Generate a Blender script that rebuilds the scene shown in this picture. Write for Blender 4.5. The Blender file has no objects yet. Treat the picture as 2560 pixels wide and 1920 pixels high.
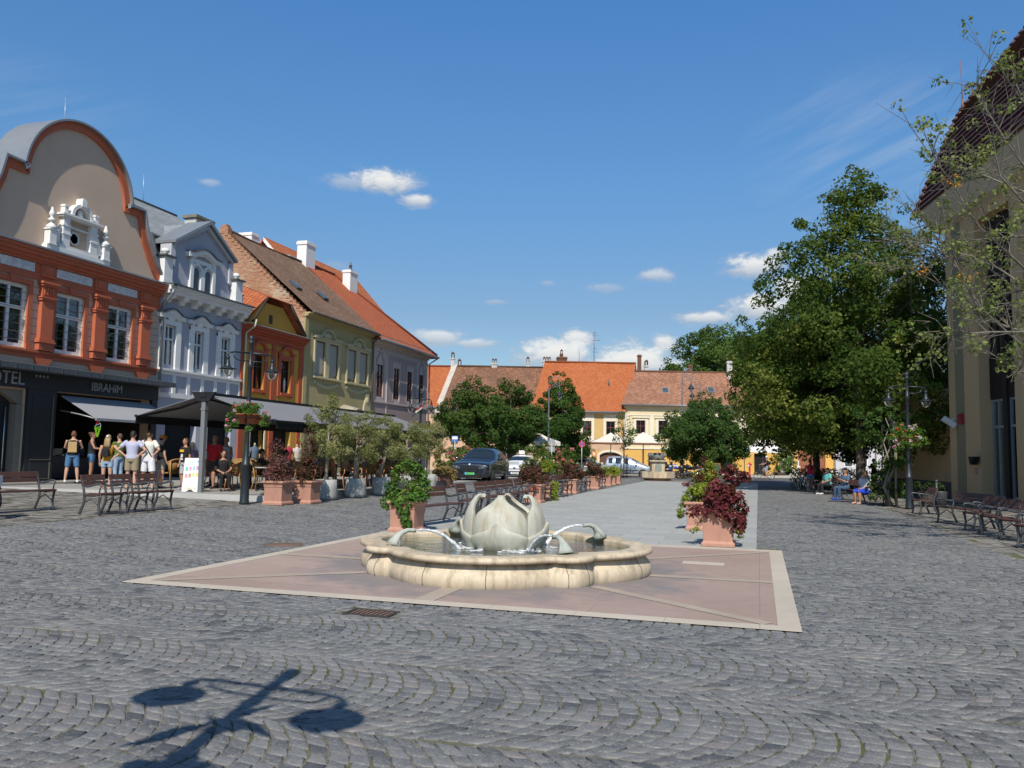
import bpy,bmesh,math,random
import numpy as np
from mathutils import Vector,Matrix,Euler
R = math.radians
PI = math.pi
random.seed(7)
rng = np.random.default_rng(11)
scene = bpy.context.scene
COL = scene.collection
# ------------------------------------------------------------------ frame of the place
# x runs across the square (to the right), y along the street, z up; the camera stands at x=0, y=0
FPX = 2071.0
YAW,PITCH,ROLL,EYE = R(16.6),math.atan(178/FPX),0.018,1.6
UX,UY = math.sin(YAW),math.cos(YAW)
def ab(X,Y):
 """metres right of / ahead of the camera -> the square's own x, y"""
 return (X*UY-Y*UX,X*UX+Y*UY)
def zg(a,b=20.0):
 """height of the ground: the square rises gently to the left hand houses"""
 t = min(max((-7.5-a)/6.0,0.0),1.0)
 z = 0.2*t*t*(3-2*t)
 if a<-13.5:
  z += min((-13.5-a)/10.0,1.0)*0.15
 f = min(max((62.0-b)/16.0,0.0),1.0)
 return z*f
def zgv(a,b):
 t = np.clip((-7.5-a)/6.0,0,1)
 z = 0.2*t*t*(3-2*t)
 z = z+np.clip((-13.5-a)/10.0,0,1)*0.15
 return z*np.clip((62.0-b)/16.0,0,1)
def _ray(px,py):
 x =(px-1280)/FPX; y =(960-py)/FPX
 c,s = math.cos(ROLL),math.sin(ROLL)
 x,y = x*c-y*s,x*s+y*c
 cp,sp = math.cos(PITCH),math.sin(PITCH)
 return (x,cp-y*sp,sp+y*cp)
def G(px,py,z=None):
 """measured spot of the photograph -> point of the ground (or of the level z)"""
 r = _ray(px,py); zz = 0.0 if z is None else z
 for _ in range(25):
  t =(zz-EYE)/r[2]
  a,b = ab(r[0]*t,r[1]*t)
  if z is None:
   zz = zg(a,b)
 return Vector((a,b,zz))
def AT(px,py,Y):
 """measured spot of the photograph at a distance Y ahead -> point"""
 r = _ray(px,py); t = Y/r[1]
 a,b = ab(r[0]*t,r[1]*t)
 return Vector((a,b,EYE+r[2]*t))
 # ------------------------------------------------------------------ objects
def link(o,parent=None):
 COL.objects.link(o)
 if parent is not None:
  o.parent = parent
 return o
def tag(o,label=None,cat=None,group=None,kind=None):
 if label:o['label'] = label
 if cat:o['category'] = cat
 if group:o['group'] = group
 if kind:o['kind'] = kind
 return o
def empty(name,loc=(0,0,0),rz=0.0,label=None,cat=None,group=None,parent=None):
 o = bpy.data.objects.new(name,None)
 o.empty_display_size = 0.2
 o.location = loc; o.rotation_euler =(0,0,rz)
 link(o,parent)
 return tag(o,label,cat,group)
def copy_tree(o,parent=None):
 kids = list(o.children)
 c = o.copy(); COL.objects.link(c)
 c.parent = parent
 if parent is not None:
  c.matrix_parent_inverse = o.matrix_parent_inverse.copy()
 for ch in kids:
  copy_tree(ch,c)
 return c
class MB:
 """collects faces and links them as ONE mesh object"""
 def __init__(self):
  self.v,self.f,self.uv,self.sm =[],[],[],[]
 def add(self,vs,fs,uvs=None,smooth=False):
  n = len(self.v)
  self.v.extend([tuple(p) for p in vs])
  for i,f in enumerate(fs):
   self.f.append(tuple(n+k for k in f))
   self.uv.append(uvs[i] if uvs else None)
   self.sm.append(smooth)
  return self
 def box(self,x0,x1,y0,y1,z0,z1):
  vs =[(x0,y0,z0),(x1,y0,z0),(x1,y1,z0),(x0,y1,z0),(x0,y0,z1),(x1,y0,z1),(x1,y1,z1),(x0,y1,z1)]
  return self.add(vs,[(3,2,1,0),(4,5,6,7),(0,1,5,4),(1,2,6,5),(2,3,7,6),(3,0,4,7)])
 def obox(self,c,sx,sy,sz,rz=0.0,rx=0.0,ry=0.0):
  m = Matrix.Translation(c)@Euler((rx,ry,rz)).to_matrix().to_4x4()
  vs =[m@Vector((a*sx/2,b*sy/2,d*sz/2)) for d in (-1,1) for b in (-1,1) for a in (-1,1)]
  return self.add(vs,[(2,3,1,0),(4,5,7,6),(0,1,5,4),(1,3,7,5),(3,2,6,7),(2,0,4,6)])
 def quad(self,p0,p1,p2,p3,uv=True):
  p =[Vector(q) for q in (p0,p1,p2,p3)]
  uvs = None
  if uv:
   ax =(p[1]-p[0]).normalized()
   n =(p[1]-p[0]).cross(p[2]-p[0]).normalized()
   ay = n.cross(ax)
   uvs =[[((q-p[0]).dot(ax)+p[0].dot(ax),(q-p[0]).dot(ay)) for q in p]]
  return self.add(p,[(0,1,2,3)],uvs)
 def poly(self,pts):
  p =[Vector(q) for q in pts]
  ax =(p[1]-p[0]).normalized()
  n =(p[1]-p[0]).cross(p[2]-p[0]).normalized(); ay = n.cross(ax)
  return self.add(p,[tuple(range(len(p)))],[[((q-p[0]).dot(ax),(q-p[0]).dot(ay)) for q in p]])
 def prism(self,pts,d0,d1,axis='y'):
  """a flat outline given thickness: axis y -> pts are (x, z); x -> (y, z); z -> (x, y)"""
  def P(q,d):
   return {'y':(q[0],d,q[1]),'x':(d,q[0],q[1]),'z':(q[0],q[1],d)}[axis]
  n = len(pts)
  vs =[P(q,d0) for q in pts]+[P(q,d1) for q in pts]
  fs =[tuple(range(n-1,-1,-1)),tuple(range(n,2*n))]+[(i,(i+1)%n,n+(i+1)%n,n+i) for i in range(n)]
  return self.add(vs,fs)
 def band(self,line,w,d0,d1,closed=False):
  """a strip of width w following an (x, z) line, thickness d0..d1 along y; w>0 lies left of the travel"""
  n = len(line); nor =[]
  for i in range(n):
   a = Vector(line[max(i-1,0)]); b = Vector(line[min(i+1,n-1)])
   t =(b-a).normalized(); nv = Vector((-t.y,t.x))
   if 0<i<n-1:
    q =(Vector(line[i])-a).normalized(); nv = nv/max(nv.dot(Vector((-q.y,q.x))),0.55)
   nor.append(nv)
  out =[Vector(line[i])+nor[i]*w for i in range(n)]
  for i in range(n-1):
   q =[line[i],line[i+1],out[i+1],out[i]]
   self.prism([tuple(k) for k in q],d0,d1)
  return self
 def tube(self,pts,r,seg=8,caps=True,flat=None,smooth=True):
  pts =[Vector(p) for p in pts]; n = len(pts)
  rs = r if isinstance(r,(list,tuple)) else [r]*n
  prev = None; vs =[]; base_up = Vector((0,0,1))
  for i in range(n):
   t =(pts[min(i+1,n-1)]-pts[max(i-1,0)])
   t = t.normalized() if t.length>1e-9 else Vector((0,0,1))
   if prev is None:
    ref = Vector((1,0,0)) if abs(t.z)>0.7 else base_up
    a =(ref-t*ref.dot(t)).normalized()
   else:
    a = prev-t*prev.dot(t)
    a = a.normalized() if a.length>1e-6 else Vector((1,0,0))
   prev = a; b = t.cross(a)
   rr = rs[i]
   ra,rb = rr if isinstance(rr,(list,tuple)) else (rr,rr)
   for k in range(seg):
    th = 2*PI*k/seg
    vs.append(pts[i]+a*(ra*math.cos(th))+b*(rb*math.sin(th)))
  fs =[]
  for i in range(n-1):
   for k in range(seg):
    k2 =(k+1)%seg
    fs.append((i*seg+k,i*seg+k2,(i+1)*seg+k2,(i+1)*seg+k))
  self.add(vs,fs,None,smooth)
  if caps:
   m = len(self.v)-len(vs)
   self.f.append(tuple(m+k for k in range(seg-1,-1,-1))); self.uv.append(None); self.sm.append(False)
   self.f.append(tuple(m+(n-1)*seg+k for k in range(seg))); self.uv.append(None); self.sm.append(False)
  return self
 def lathe(self,prof,c=(0,0,0),seg=16,smooth=True,sx=1.0,sy=1.0,ph=0.0):
  n = len(prof); vs =[]
  for (r,z) in prof:
   for k in range(seg):
    th = 2*PI*k/seg+ph
    vs.append((c[0]+r*math.cos(th)*sx,c[1]+r*math.sin(th)*sy,c[2]+z))
  fs =[(i*seg+k,i*seg+(k+1)%seg,(i+1)*seg+(k+1)%seg,(i+1)*seg+k) for i in range(n-1) for k in range(seg)]
  self.add(vs,fs,None,smooth)
  m = len(self.v)-len(vs)
  if prof[0][0]>1e-4:
   self.f.append(tuple(m+k for k in range(seg-1,-1,-1))); self.uv.append(None); self.sm.append(False)
  if prof[-1][0]>1e-4:
   self.f.append(tuple(m+(n-1)*seg+k for k in range(seg))); self.uv.append(None); self.sm.append(False)
  return self
 def ball(self,c,rx,ry=None,rz=None,seg=12,rings=8):
  ry = rx if ry is None else ry; rz = rx if rz is None else rz
  vs =[(c[0],c[1],c[2]-rz)]
  for i in range(1,rings):
   ph = -PI/2+PI*i/rings
   for k in range(seg):
    th = 2*PI*k/seg
    vs.append((c[0]+rx*math.cos(ph)*math.cos(th),c[1]+ry*math.cos(ph)*math.sin(th),c[2]+rz*math.sin(ph)))
  vs.append((c[0],c[1],c[2]+rz))
  fs =[(0,1+(k+1)%seg,1+k) for k in range(seg)]
  for i in range(rings-2):
   for k in range(seg):
    a = 1+i*seg
    fs.append((a+k,a+(k+1)%seg,a+seg+(k+1)%seg,a+seg+k))
  a = 1+(rings-2)*seg
  fs +=[(a+k,a+(k+1)%seg,len(vs)-1) for k in range(seg)]
  return self.add(vs,fs,None,True)
 def build(self,name,mat,parent=None,bevel=0.0,loc=None,rz=0.0,subsurf=0,remesh=0.0):
  me = bpy.data.meshes.new(name)
  me.from_pydata(self.v,[],self.f)
  if any(u is not None for u in self.uv):
   lay = me.uv_layers.new(name='UVMap'); flat =[]
   for f,u in zip(self.f,self.uv):
    flat.extend(u if u is not None else [(0,0)]*len(f))
   lay.data.foreach_set('uv',np.array(flat,dtype=np.float32).ravel())
  me.polygons.foreach_set('use_smooth',self.sm)
  me.materials.append(mat)
  me.update()
  o = bpy.data.objects.new(name,me)
  if loc is not None:o.location = loc
  if rz:o.rotation_euler =(0,0,rz)
  link(o,parent)
  if bevel>0:
   b = o.modifiers.new('edge','BEVEL'); b.width = bevel; b.segments = 2; b.limit_method = 'ANGLE'; b.angle_limit = R(40)
  if subsurf:
   s = o.modifiers.new('round','SUBSURF'); s.levels = subsurf; s.render_levels = subsurf
  if remesh:
   s = o.modifiers.new('fuse','REMESH'); s.mode = 'VOXEL'; s.voxel_size = remesh; s.use_smooth_shade = True
  return o
def text(name,s,size,mat,parent,loc,rot=(PI/2,0,0),depth=0.01,align='CENTER',sx=1.0):
 cu = bpy.data.curves.new(name,'FONT')
 cu.body = s; cu.size = size; cu.extrude = depth; cu.align_x = align; cu.align_y = 'CENTER'
 cu.materials.append(mat)
 f = bpy.data.objects.new(name,cu); COL.objects.link(f)
 me = bpy.data.meshes.new_from_object(f.evaluated_get(bpy.context.evaluated_depsgraph_get()))
 bpy.data.objects.remove(f)
 o = bpy.data.objects.new(name,me); o.location = loc; o.rotation_euler = rot; o.scale =(sx,1,1)
 return link(o,parent)
 # ------------------------------------------------------------------ materials
def srgb(h):
 h = h.lstrip('#'); c =[int(h[i:i+2],16)/255 for i in (0,2,4)]
 return tuple(((x+0.055)/1.055)**2.4 if x>0.04045 else x/12.92 for x in c)
class N:
 """short hand for shader nodes"""
 def __init__(self,m):
  m.use_nodes = True; self.t = m.node_tree; self.n = self.t.nodes; self.l = self.t.links
  self.n.clear()
 def new(self,typ,ins=None,**kw):
  d = self.n.new(typ)
  for k,v in kw.items():setattr(d,k,v)
  for k,v in (ins or {}).items():
   if isinstance(v,bpy.types.NodeSocket):self.l.new(v,d.inputs[k])
   elif isinstance(v,bpy.types.Node):self.l.new(v.outputs[0],d.inputs[k])
   else:
    if isinstance(v,tuple) and len(v)==3 and d.inputs[k].type=='RGBA':v = v+(1,)
    d.inputs[k].default_value = v
  return d
 def math(self,op,a,b=0.0,c=None):
  ins ={0:a,1:b}
  if c is not None:ins[2] = c
  return self.new('ShaderNodeMath',ins,operation=op).outputs[0]
 def mix(self,f,a,b,blend='MIX'):
  d = self.new('ShaderNodeMix',{0:f,6:a,7:b},data_type='RGBA',blend_type=blend)
  return d.outputs[2]
 def noise(self,vec,scale,detail=4.0,rough=0.55,dist=0.0):
  return self.new('ShaderNodeTexNoise',{'Vector':vec,'Scale':scale,'Detail':detail,'Roughness':rough,'Distortion':dist}).outputs[0]
 def ramp(self,f,stops):
  d = self.new('ShaderNodeValToRGB',{0:f}); e = d.color_ramp.elements
  while len(e)<len(stops):e.new(0.5)
  for i,(p,c) in enumerate(stops):
   e[i].position = p; e[i].color = tuple(c)+(1,) if len(c)==3 else c
  return d.outputs[0]
 def map(self,f,a,b,c=0.0,d=1.0):
  return self.new('ShaderNodeMapRange',{0:f,1:a,2:b,3:c,4:d}).outputs[0]
 def out(self,s):
  o = self.n.new('ShaderNodeOutputMaterial'); self.l.new(s.outputs[0] if isinstance(s,bpy.types.Node) else s,o.inputs[0])
 def bsdf(self,col,rough=0.7,bump=None,bstr=0.3,bdist=0.01,metal=0.0,spec=0.4,coat=0.0):
  ins ={'Base Color':col,'Roughness':rough,'Metallic':metal,'Specular IOR Level':spec}
  d = self.new('ShaderNodeBsdfPrincipled',ins)
  if coat:d.inputs['Coat Weight'].default_value = coat; d.inputs['Coat Roughness'].default_value = 0.04
  if bump is not None:
   b = self.new('ShaderNodeBump',{'Height':bump,'Strength':bstr,'Distance':bdist})
   self.l.new(b.outputs[0],d.inputs['Normal'])
  return d
def interp(tab):
 xs_,ys_ = zip(*tab)
 return lambda z:float(np.interp(z,xs_,ys_))
MATS ={}
def sc(c,k):return tuple(min(x*k,1.0) for x in c)
def M(name,col,rough=0.7,var=0.12,scale=3.0,fine=40.0,bump=0.15,bdist=0.004,metal=0.0,spec=0.35,coat=0.0,stain=0.0):
 """painted or plain surface with broad and fine unevenness"""
 if name in MATS:return MATS[name]
 if isinstance(col,str):col = srgb(col)
 m = bpy.data.materials.new(name); t = N(m)
 co = t.new('ShaderNodeTexCoord').outputs['Object']
 n1 = t.noise(co,scale,5.0,0.6); n2 = t.noise(co,fine,3.0,0.6)
 f = t.math('ADD',t.math('MULTIPLY',n1,0.7),t.math('MULTIPLY',n2,0.3))
 c = t.mix(t.map(f,0.3,0.7),sc(col,1-var),sc(col,1+var))
 if stain:
  mp = t.new('ShaderNodeMapping',{'Vector':co,'Scale':(1.6,1.6,0.22)})
  s = t.noise(mp.outputs[0],1.3,6.0,0.65)
  c = t.mix(t.math('MULTIPLY',t.map(s,0.5,0.72),stain),c,sc(col,0.55))
 r = t.map(n2,0.3,0.7,max(rough-0.08,0.02),min(rough+0.08,1.0))
 t.out(t.bsdf(c,r,n2 if bump else None,bump,bdist,metal,spec,coat))
 MATS[name] = m
 return m
def roof_mat(name,c1,c2,dark,row=0.17,wid=0.19,patch=0.5,big=0.35):
 m = bpy.data.materials.new(name); t = N(m)
 uv = t.new('ShaderNodeTexCoord').outputs['UV']
 b = t.new('ShaderNodeTexBrick',{'Vector':uv,'Color1':(0,0,0,1),'Color2':(1,1,1,1),'Mortar':(0.5,0.5,0.5,1),'Scale':1.0,'Mortar Size':0.012,'Mortar Smooth':0.4,'Brick Width':wid,'Row Height':row})
 n1 = t.noise(uv,0.45,6.0,0.62); n2 = t.noise(uv,3.5,5.0,0.7)
 bw = t.new('ShaderNodeRGBToBW',{0:b.outputs[0]}).outputs[0]
 f = t.math('ADD',t.math('MULTIPLY',bw,0.5),t.math('MULTIPLY',n2,0.6))
 c = t.mix(t.map(f,0.25,0.85),c1,c2)
 c = t.mix(t.math('MULTIPLY',t.map(n1,0.42,0.68),patch),c,dark)
 c = t.mix(t.math('MULTIPLY',b.outputs['Fac'],0.75),c,sc(dark,0.35))
 sp = t.new('ShaderNodeSeparateXYZ',{0:uv})
 saw = t.math('FRACT',t.math('DIVIDE',sp.outputs[1],row))
 h = t.math('SUBTRACT',t.math('ADD',t.math('MULTIPLY',saw,-0.8),t.math('MULTIPLY',bw,0.4)),b.outputs['Fac'])
 t.out(t.bsdf(c,0.85,h,0.9,0.035,spec=0.2))
 return m
def emit(name,col,k):
 m = bpy.data.materials.new(name); t = N(m)
 t.out(t.new('ShaderNodeEmission',{0:tuple(col)+(1,),1:k})); return m
def glass_mat(name,tint=(0.55,0.6,0.62),fr=1.0):
 m = bpy.data.materials.new(name); t = N(m)
 lw = t.new('ShaderNodeFresnel',{0:1.5}).outputs[0]
 f = t.math('MINIMUM',t.math('ADD',t.math('MULTIPLY',lw,1.7*fr),0.06),1.0)
 co = t.new('ShaderNodeTexCoord').outputs['Object']
 bp = t.new('ShaderNodeBump',{'Height':t.noise(co,1.2,2.0),'Strength':0.12,'Distance':0.02})
 g = t.new('ShaderNodeBsdfGlossy',{0:(0.9,0.93,0.95,1),'Roughness':0.02,'Normal':bp.outputs[0]})
 tr = t.new('ShaderNodeBsdfTransparent',{0:tuple(tint)+(1,)})
 mx = t.new('ShaderNodeMixShader',{0:f,1:tr.outputs[0],2:g.outputs[0]})
 t.out(mx); return m
def leaf_mat(name,cols,trans=0.3,rough=0.55):
 m = bpy.data.materials.new(name); t = N(m)
 a = t.new('ShaderNodeAttribute',attribute_name='rnd')
 k = len(cols)
 c = t.ramp(a.outputs['Fac'],[(i/max(k-1,1),srgb(x) if isinstance(x,str) else x) for i,x in enumerate(cols)])
 p = t.bsdf(c,rough,spec=0.12)
 tr = t.new('ShaderNodeBsdfTranslucent',{0:t.mix(0.5,c,(0.35,0.42,0.04),'MIX')})
 t.out(t.new('ShaderNodeMixShader',{0:trans,1:p.outputs[0],2:tr.outputs[0]}))
 return m
def np_mesh(name,verts,quads,mat,parent=None,face_attr=None,attr='rnd',smooth=False):
 me = bpy.data.meshes.new(name)
 nv,nf = len(verts),len(quads)
 k = quads.shape[1]
 me.vertices.add(nv); me.vertices.foreach_set('co',np.ascontiguousarray(verts,dtype=np.float32).ravel())
 me.loops.add(nf*k); me.loops.foreach_set('vertex_index',np.ascontiguousarray(quads,dtype=np.int32).ravel())
 me.polygons.add(nf)
 me.polygons.foreach_set('loop_start',np.arange(0,nf*k,k,dtype=np.int32))
 me.polygons.foreach_set('loop_total',np.full(nf,k,dtype=np.int32))
 if smooth:me.polygons.foreach_set('use_smooth',np.ones(nf,dtype=bool))
 me.update(calc_edges=True)
 if face_attr is not None:
  at = me.attributes.new(attr,'FLOAT','FACE'); at.data.foreach_set('value',np.ascontiguousarray(face_attr,dtype=np.float32))
 me.materials.append(mat)
 o = bpy.data.objects.new(name,me)
 return link(o,parent)
def leaves(name,P,Nn,size,mat,parent=None,aspect=0.55,rnd=None,droop=0.25,fold=0.18):
 """a leaf per point: two faces folded along the midrib, face normal near Nn"""
 n = len(P)
 Nn = Nn/(np.linalg.norm(Nn,axis=1,keepdims=True)+1e-9)
 d = rng.normal(size=(n,3)); d[:,2]-=droop*2
 d-=Nn*np.sum(d*Nn,axis=1,keepdims=True)
 d/=(np.linalg.norm(d,axis=1,keepdims=True)+1e-9)
 s = np.cross(Nn,d)
 L =(size*rng.uniform(0.65,1.25,n))[:,None]
 w = L*aspect*0.5
 v0 = P-d*L*0.5; v2 = P+d*L*0.5
 v1 = P+s*w+Nn*(w*fold*2)-d*L*0.06; v3 = P-s*w+Nn*(w*fold*2)-d*L*0.06
 V = np.stack([v0,v1,v2,v3],1).reshape(-1,3)
 i = np.arange(n)*4
 T = np.concatenate([np.stack([i,i+1,i+2],1),np.stack([i,i+2,i+3],1)],0)
 r = rng.uniform(0,1,n) if rnd is None else rnd
 return np_mesh(name,V,T,mat,parent,np.concatenate([r,r]))
def blob(centers,radii,per,spread=1.0,outward=0.5,up=0.35,hub=None,tone=None):
 """points and normals of leaves gathered in clumps"""
 P,Q,T =[],[],[]
 for k,c in enumerate(centers):
  c = np.array(c,dtype=float); r = np.array(radii[k] if hasattr(radii,'__len__') else (radii,)*3,dtype=float)
  n = int(per[k] if hasattr(per,'__len__') else per)
  d = rng.normal(size=(n,3)); d/=np.linalg.norm(d,axis=1,keepdims=True)
  rad = rng.uniform(0.35,1.0,(n,1))**0.6
  p = c+d*rad*r*spread
  h = c if hub is None else np.array(hub)
  o = p-h; o/=(np.linalg.norm(o,axis=1,keepdims=True)+1e-9)
  q = rng.normal(size=(n,3))*0.55+o*outward+d*0.5; q[:,2] += up
  P.append(p); Q.append(q)
  t = rng.uniform(0,1) if tone is None else tone[k]
  T.append(np.clip(0.55*t+0.45*rng.uniform(0,1,n),0,1))
 return np.concatenate(P),np.concatenate(Q),np.concatenate(T)
 # ================================================================== GROUND
def structure(o,name=None):
 o['kind'] = 'structure'; return o
def ground_mat():
 m = bpy.data.materials.new('joint_soil'); t = N(m)
 co = t.new('ShaderNodeTexCoord').outputs['Object']
 n1 = t.noise(co,2.2,5,0.65); n2 = t.noise(co,60,4,0.7); n3 = t.noise(co,0.5,3)
 c = t.mix(t.map(n2,0.35,0.65),(0.11,0.105,0.09),(0.25,0.235,0.20))
 moss = t.math('MULTIPLY',t.map(t.math('ADD',t.math('MULTIPLY',n1,0.7),t.math('MULTIPLY',n3,0.3)),0.47,0.58),0.85)
 c = t.mix(moss,c,t.mix(n2,(0.05,0.06,0.015),(0.14,0.135,0.035)))
 t.out(t.bsdf(c,0.95,n2,0.6,0.02,spec=0.1)); return m
def cobble_mat(name,lo,hi,warm=0.0):
 m = bpy.data.materials.new(name); t = N(m)
 co = t.new('ShaderNodeTexCoord').outputs['Object']
 a = t.new('ShaderNodeAttribute',attribute_name='rnd').outputs['Fac']
 n1 = t.noise(co,7.0,6,0.7,0.6); n2 = t.noise(co,55,4,0.7); n3 = t.noise(co,0.35,4)
 f = t.math('ADD',t.math('ADD',t.math('MULTIPLY',a,0.42),t.math('MULTIPLY',n1,0.55)),t.math('MULTIPLY',n3,0.3))
 c = t.mix(t.map(f,0.36,0.92),lo,hi)
 c = t.mix(t.math('MULTIPLY',t.map(n2,0.5,0.68),0.6),c,sc(hi,1.45))
 c = t.mix(t.math('MULTIPLY',t.map(t.noise(co,16,5,0.7),0.54,0.68),0.55),c,sc(hi,1.3))
 c = t.mix(t.math('MULTIPLY',t.map(t.noise(co,1.1,5,0.7),0.52,0.72),0.4),c,(0.26,0.25,0.225))
 c = t.mix(t.math('MULTIPLY',t.map(a,0.86,0.93),0.4),c,(0.20,0.15,0.13)); c = t.mix(t.math('MULTIPLY',t.map(a,0.16,0.10),0.55),c,(0.05,0.052,0.058))
 r = t.map(n1,0.3,0.7,0.48,0.78)
 t.out(t.bsdf(c,r,t.math('ADD',n1,t.math('MULTIPLY',n2,0.5)),0.55,0.006,spec=0.45)); return m
xs = sorted(set([-900,-400,-200,-120,-80,-60,-45]+list(np.arange(-36,26.1,0.75))+[32,45,60,90,150,300,600,900]))
ys = sorted(set([-120,-60,-30,-15,-8,-3]+list(np.arange(0,78.1,1.0))+[85,95,110,140,200,350,600,1000]))
gx,gy = np.meshgrid(np.array(xs,float),np.array(ys,float),indexing='ij')
gz = zgv(gx,gy)-0.0085
V = np.stack([gx,gy,gz],-1).reshape(-1,3)
ny = len(ys); ii,jj = np.meshgrid(np.arange(len(xs)-1),np.arange(ny-1),indexing='ij')
q =(ii*ny+jj).ravel()
structure(np_mesh('ground',V,np.stack([q,q+ny,q+ny+1,q+1],1),ground_mat(),smooth=True))
SQ =(-7.30,0.38,8.33,15.42)
ST =(-7.38,-0.05,15.42,57.0)
TE =(-12.85,20.0)
RW = 4.2
def cobbles(name,mat,test,a0,a1,b0,b1,W=1.5,pitch=0.125,n=13,bulge=0.40,near=True,gap=0.0065,seed=3):
 rg = np.random.default_rng(seed)
 cols = np.arange(math.floor(b0/W),math.ceil(b1/W))
 rows = np.arange(math.floor(a0/pitch)-4,math.ceil(a1/pitch)+1)
 J,I,K = np.meshgrid(cols,rows,np.arange(n),indexing='ij')
 J,I,K = J.ravel(),I.ravel(),K.ravel()
 off = rg.uniform(-0.45,0.45,(len(cols),len(rows)))
 tj = np.linspace(-1,1,n+1)
 o = off[J-cols[0],I-rows[0]]*2/n
 def edge(k):
  t = -1+2*k/n+np.where((k>0)&(k<n),o,0)
  return t
 t0,t1 = edge(K),edge(K+1)
 colshift = np.random.default_rng(5).uniform(0,pitch,4000)[J-cols[0]+40]
 def pos(i,t):
  b =(J+0.5+0.5*t)*W+0.05*np.sin(i*0.21+J)*1.0
  a = i*pitch+bulge*(1-t*t)+colshift+0.03*np.sin(i*0.13+J*2.1)
  return a,b
 c =[pos(I,t0),pos(I+1,t0),pos(I+1,t1),pos(I,t1)]
 A = np.stack([p[0] for p in c],1); B = np.stack([p[1] for p in c],1)
 A += rg.normal(0,0.0045,A.shape); B += rg.normal(0,0.0045,B.shape)
 ca,cb = A.mean(1),B.mean(1)
 keep = test(ca,cb)
 A,B,ca,cb = A[keep],B[keep],ca[keep],cb[keep]
 m = len(ca)
 lift = rg.normal(0,0.002,m); ta = rg.normal(0,0.017,m); tb = rg.normal(0,0.017,m)
 rnd = np.clip(rg.beta(2.2,2.2,m),0,1)
 def ring(inset,dz):
  da,db = A-ca[:,None],B-cb[:,None]
  L = np.sqrt(da*da+db*db)+1e-6
  k = np.maximum(1-inset*1.35/L,0.15)
  x,y = ca[:,None]+da*k,cb[:,None]+db*k
  z = zgv(x,y)+dz+lift[:,None]+ta[:,None]*da*k+tb[:,None]*db*k
  return np.stack([x,y,z],-1)
 if near:
  rs =[ring(gap*0.8,-0.03),ring(gap,-0.006),ring(gap+0.003,-0.001),ring(gap+0.012,0.0015)]
  V = np.concatenate(rs,1).reshape(-1,3); base = np.arange(m)*16; Q =[]
  for r in range(3):
   for k in range(4):
    k2 =(k+1)%4
    Q.append(np.stack([base+r*4+k,base+r*4+k2,base+r*4+4+k2,base+r*4+4+k],1))
  Q.append(np.stack([base+12,base+13,base+14,base+15],1))
  Q = np.concatenate(Q,0); at = np.tile(rnd,13)
 else:
  rs =[ring(gap,-0.002)]
  V = rs[0].reshape(-1,3); base = np.arange(m)*4
  Q = np.stack([base,base+1,base+2,base+3],1); at = rnd
  # make sure the tops face up
 o = np_mesh(name,V,Q,mat,None,at)
 return structure(o)
COB = cobble_mat('basalt',(0.072,0.073,0.075),(0.205,0.203,0.197))
SLAB = cobble_mat('brown_slab',(0.135,0.127,0.112),(0.27,0.252,0.222))
def cob_ok(a,b):
 sq =(a>SQ[0]+0.05)&(a<SQ[1]-0.05)&(b>SQ[2]+0.05)&(b<SQ[3]+0.6)
 st =(a>ST[0]+0.05)&(a<ST[1]-0.05)&(b>ST[2])&(b<ST[3])
 te =(a<TE[0]+0.05)
 rw = a>RW-0.05
 gr =(np.abs(a+3.73)<0.33)&(np.abs(b-7.78)<0.2)
 mh =(a+7.83)**2+(b-12.73)**2<0.36**2
 return~(sq|st|te|rw|gr|mh)
cobbles('cobblestones',COB,lambda a,b:cob_ok(a,b)&(b<15.0),-13.2,4.3,1.6,15,near=True)
cobbles('far_cobblestones',COB,lambda a,b:cob_ok(a,b)&(b>=15.0),-13.2,4.3,15,62,near=True,seed=4)
cobbles('pavement',SLAB,lambda a,b:(a<TE[0])&(a>-23.7)&(b<TE[1]),-24,-12.8,5,20,W=1.1,pitch=0.24,n=4,bulge=0.0,near=False,gap=0.012,seed=6)
cobbles('right_pavement',SLAB,lambda a,b:(a>RW)&(a<13),4.2,13,4,60,W=0.9,pitch=0.42,n=3,bulge=0.0,near=False,gap=0.012,seed=8)
def sheet(mb,a0,a1,b0,b1,dz,step=1.0):
 na = max(1,int((a1-a0)/step)); nb = max(1,int((b1-b0)/step))
 for i in range(na):
  for j in range(nb):
   x0,x1 = a0+(a1-a0)*i/na,a0+(a1-a0)*(i+1)/na
   y0,y1 = b0+(b1-b0)*j/nb,b0+(b1-b0)*(j+1)/nb
   mb.add([(x0,y0,zg(x0,y0)+dz),(x1,y0,zg(x1,y0)+dz),(x1,y1,zg(x1,y1)+dz),(x0,y1,zg(x0,y1)+dz)],[(0,1,2,3)])
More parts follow.
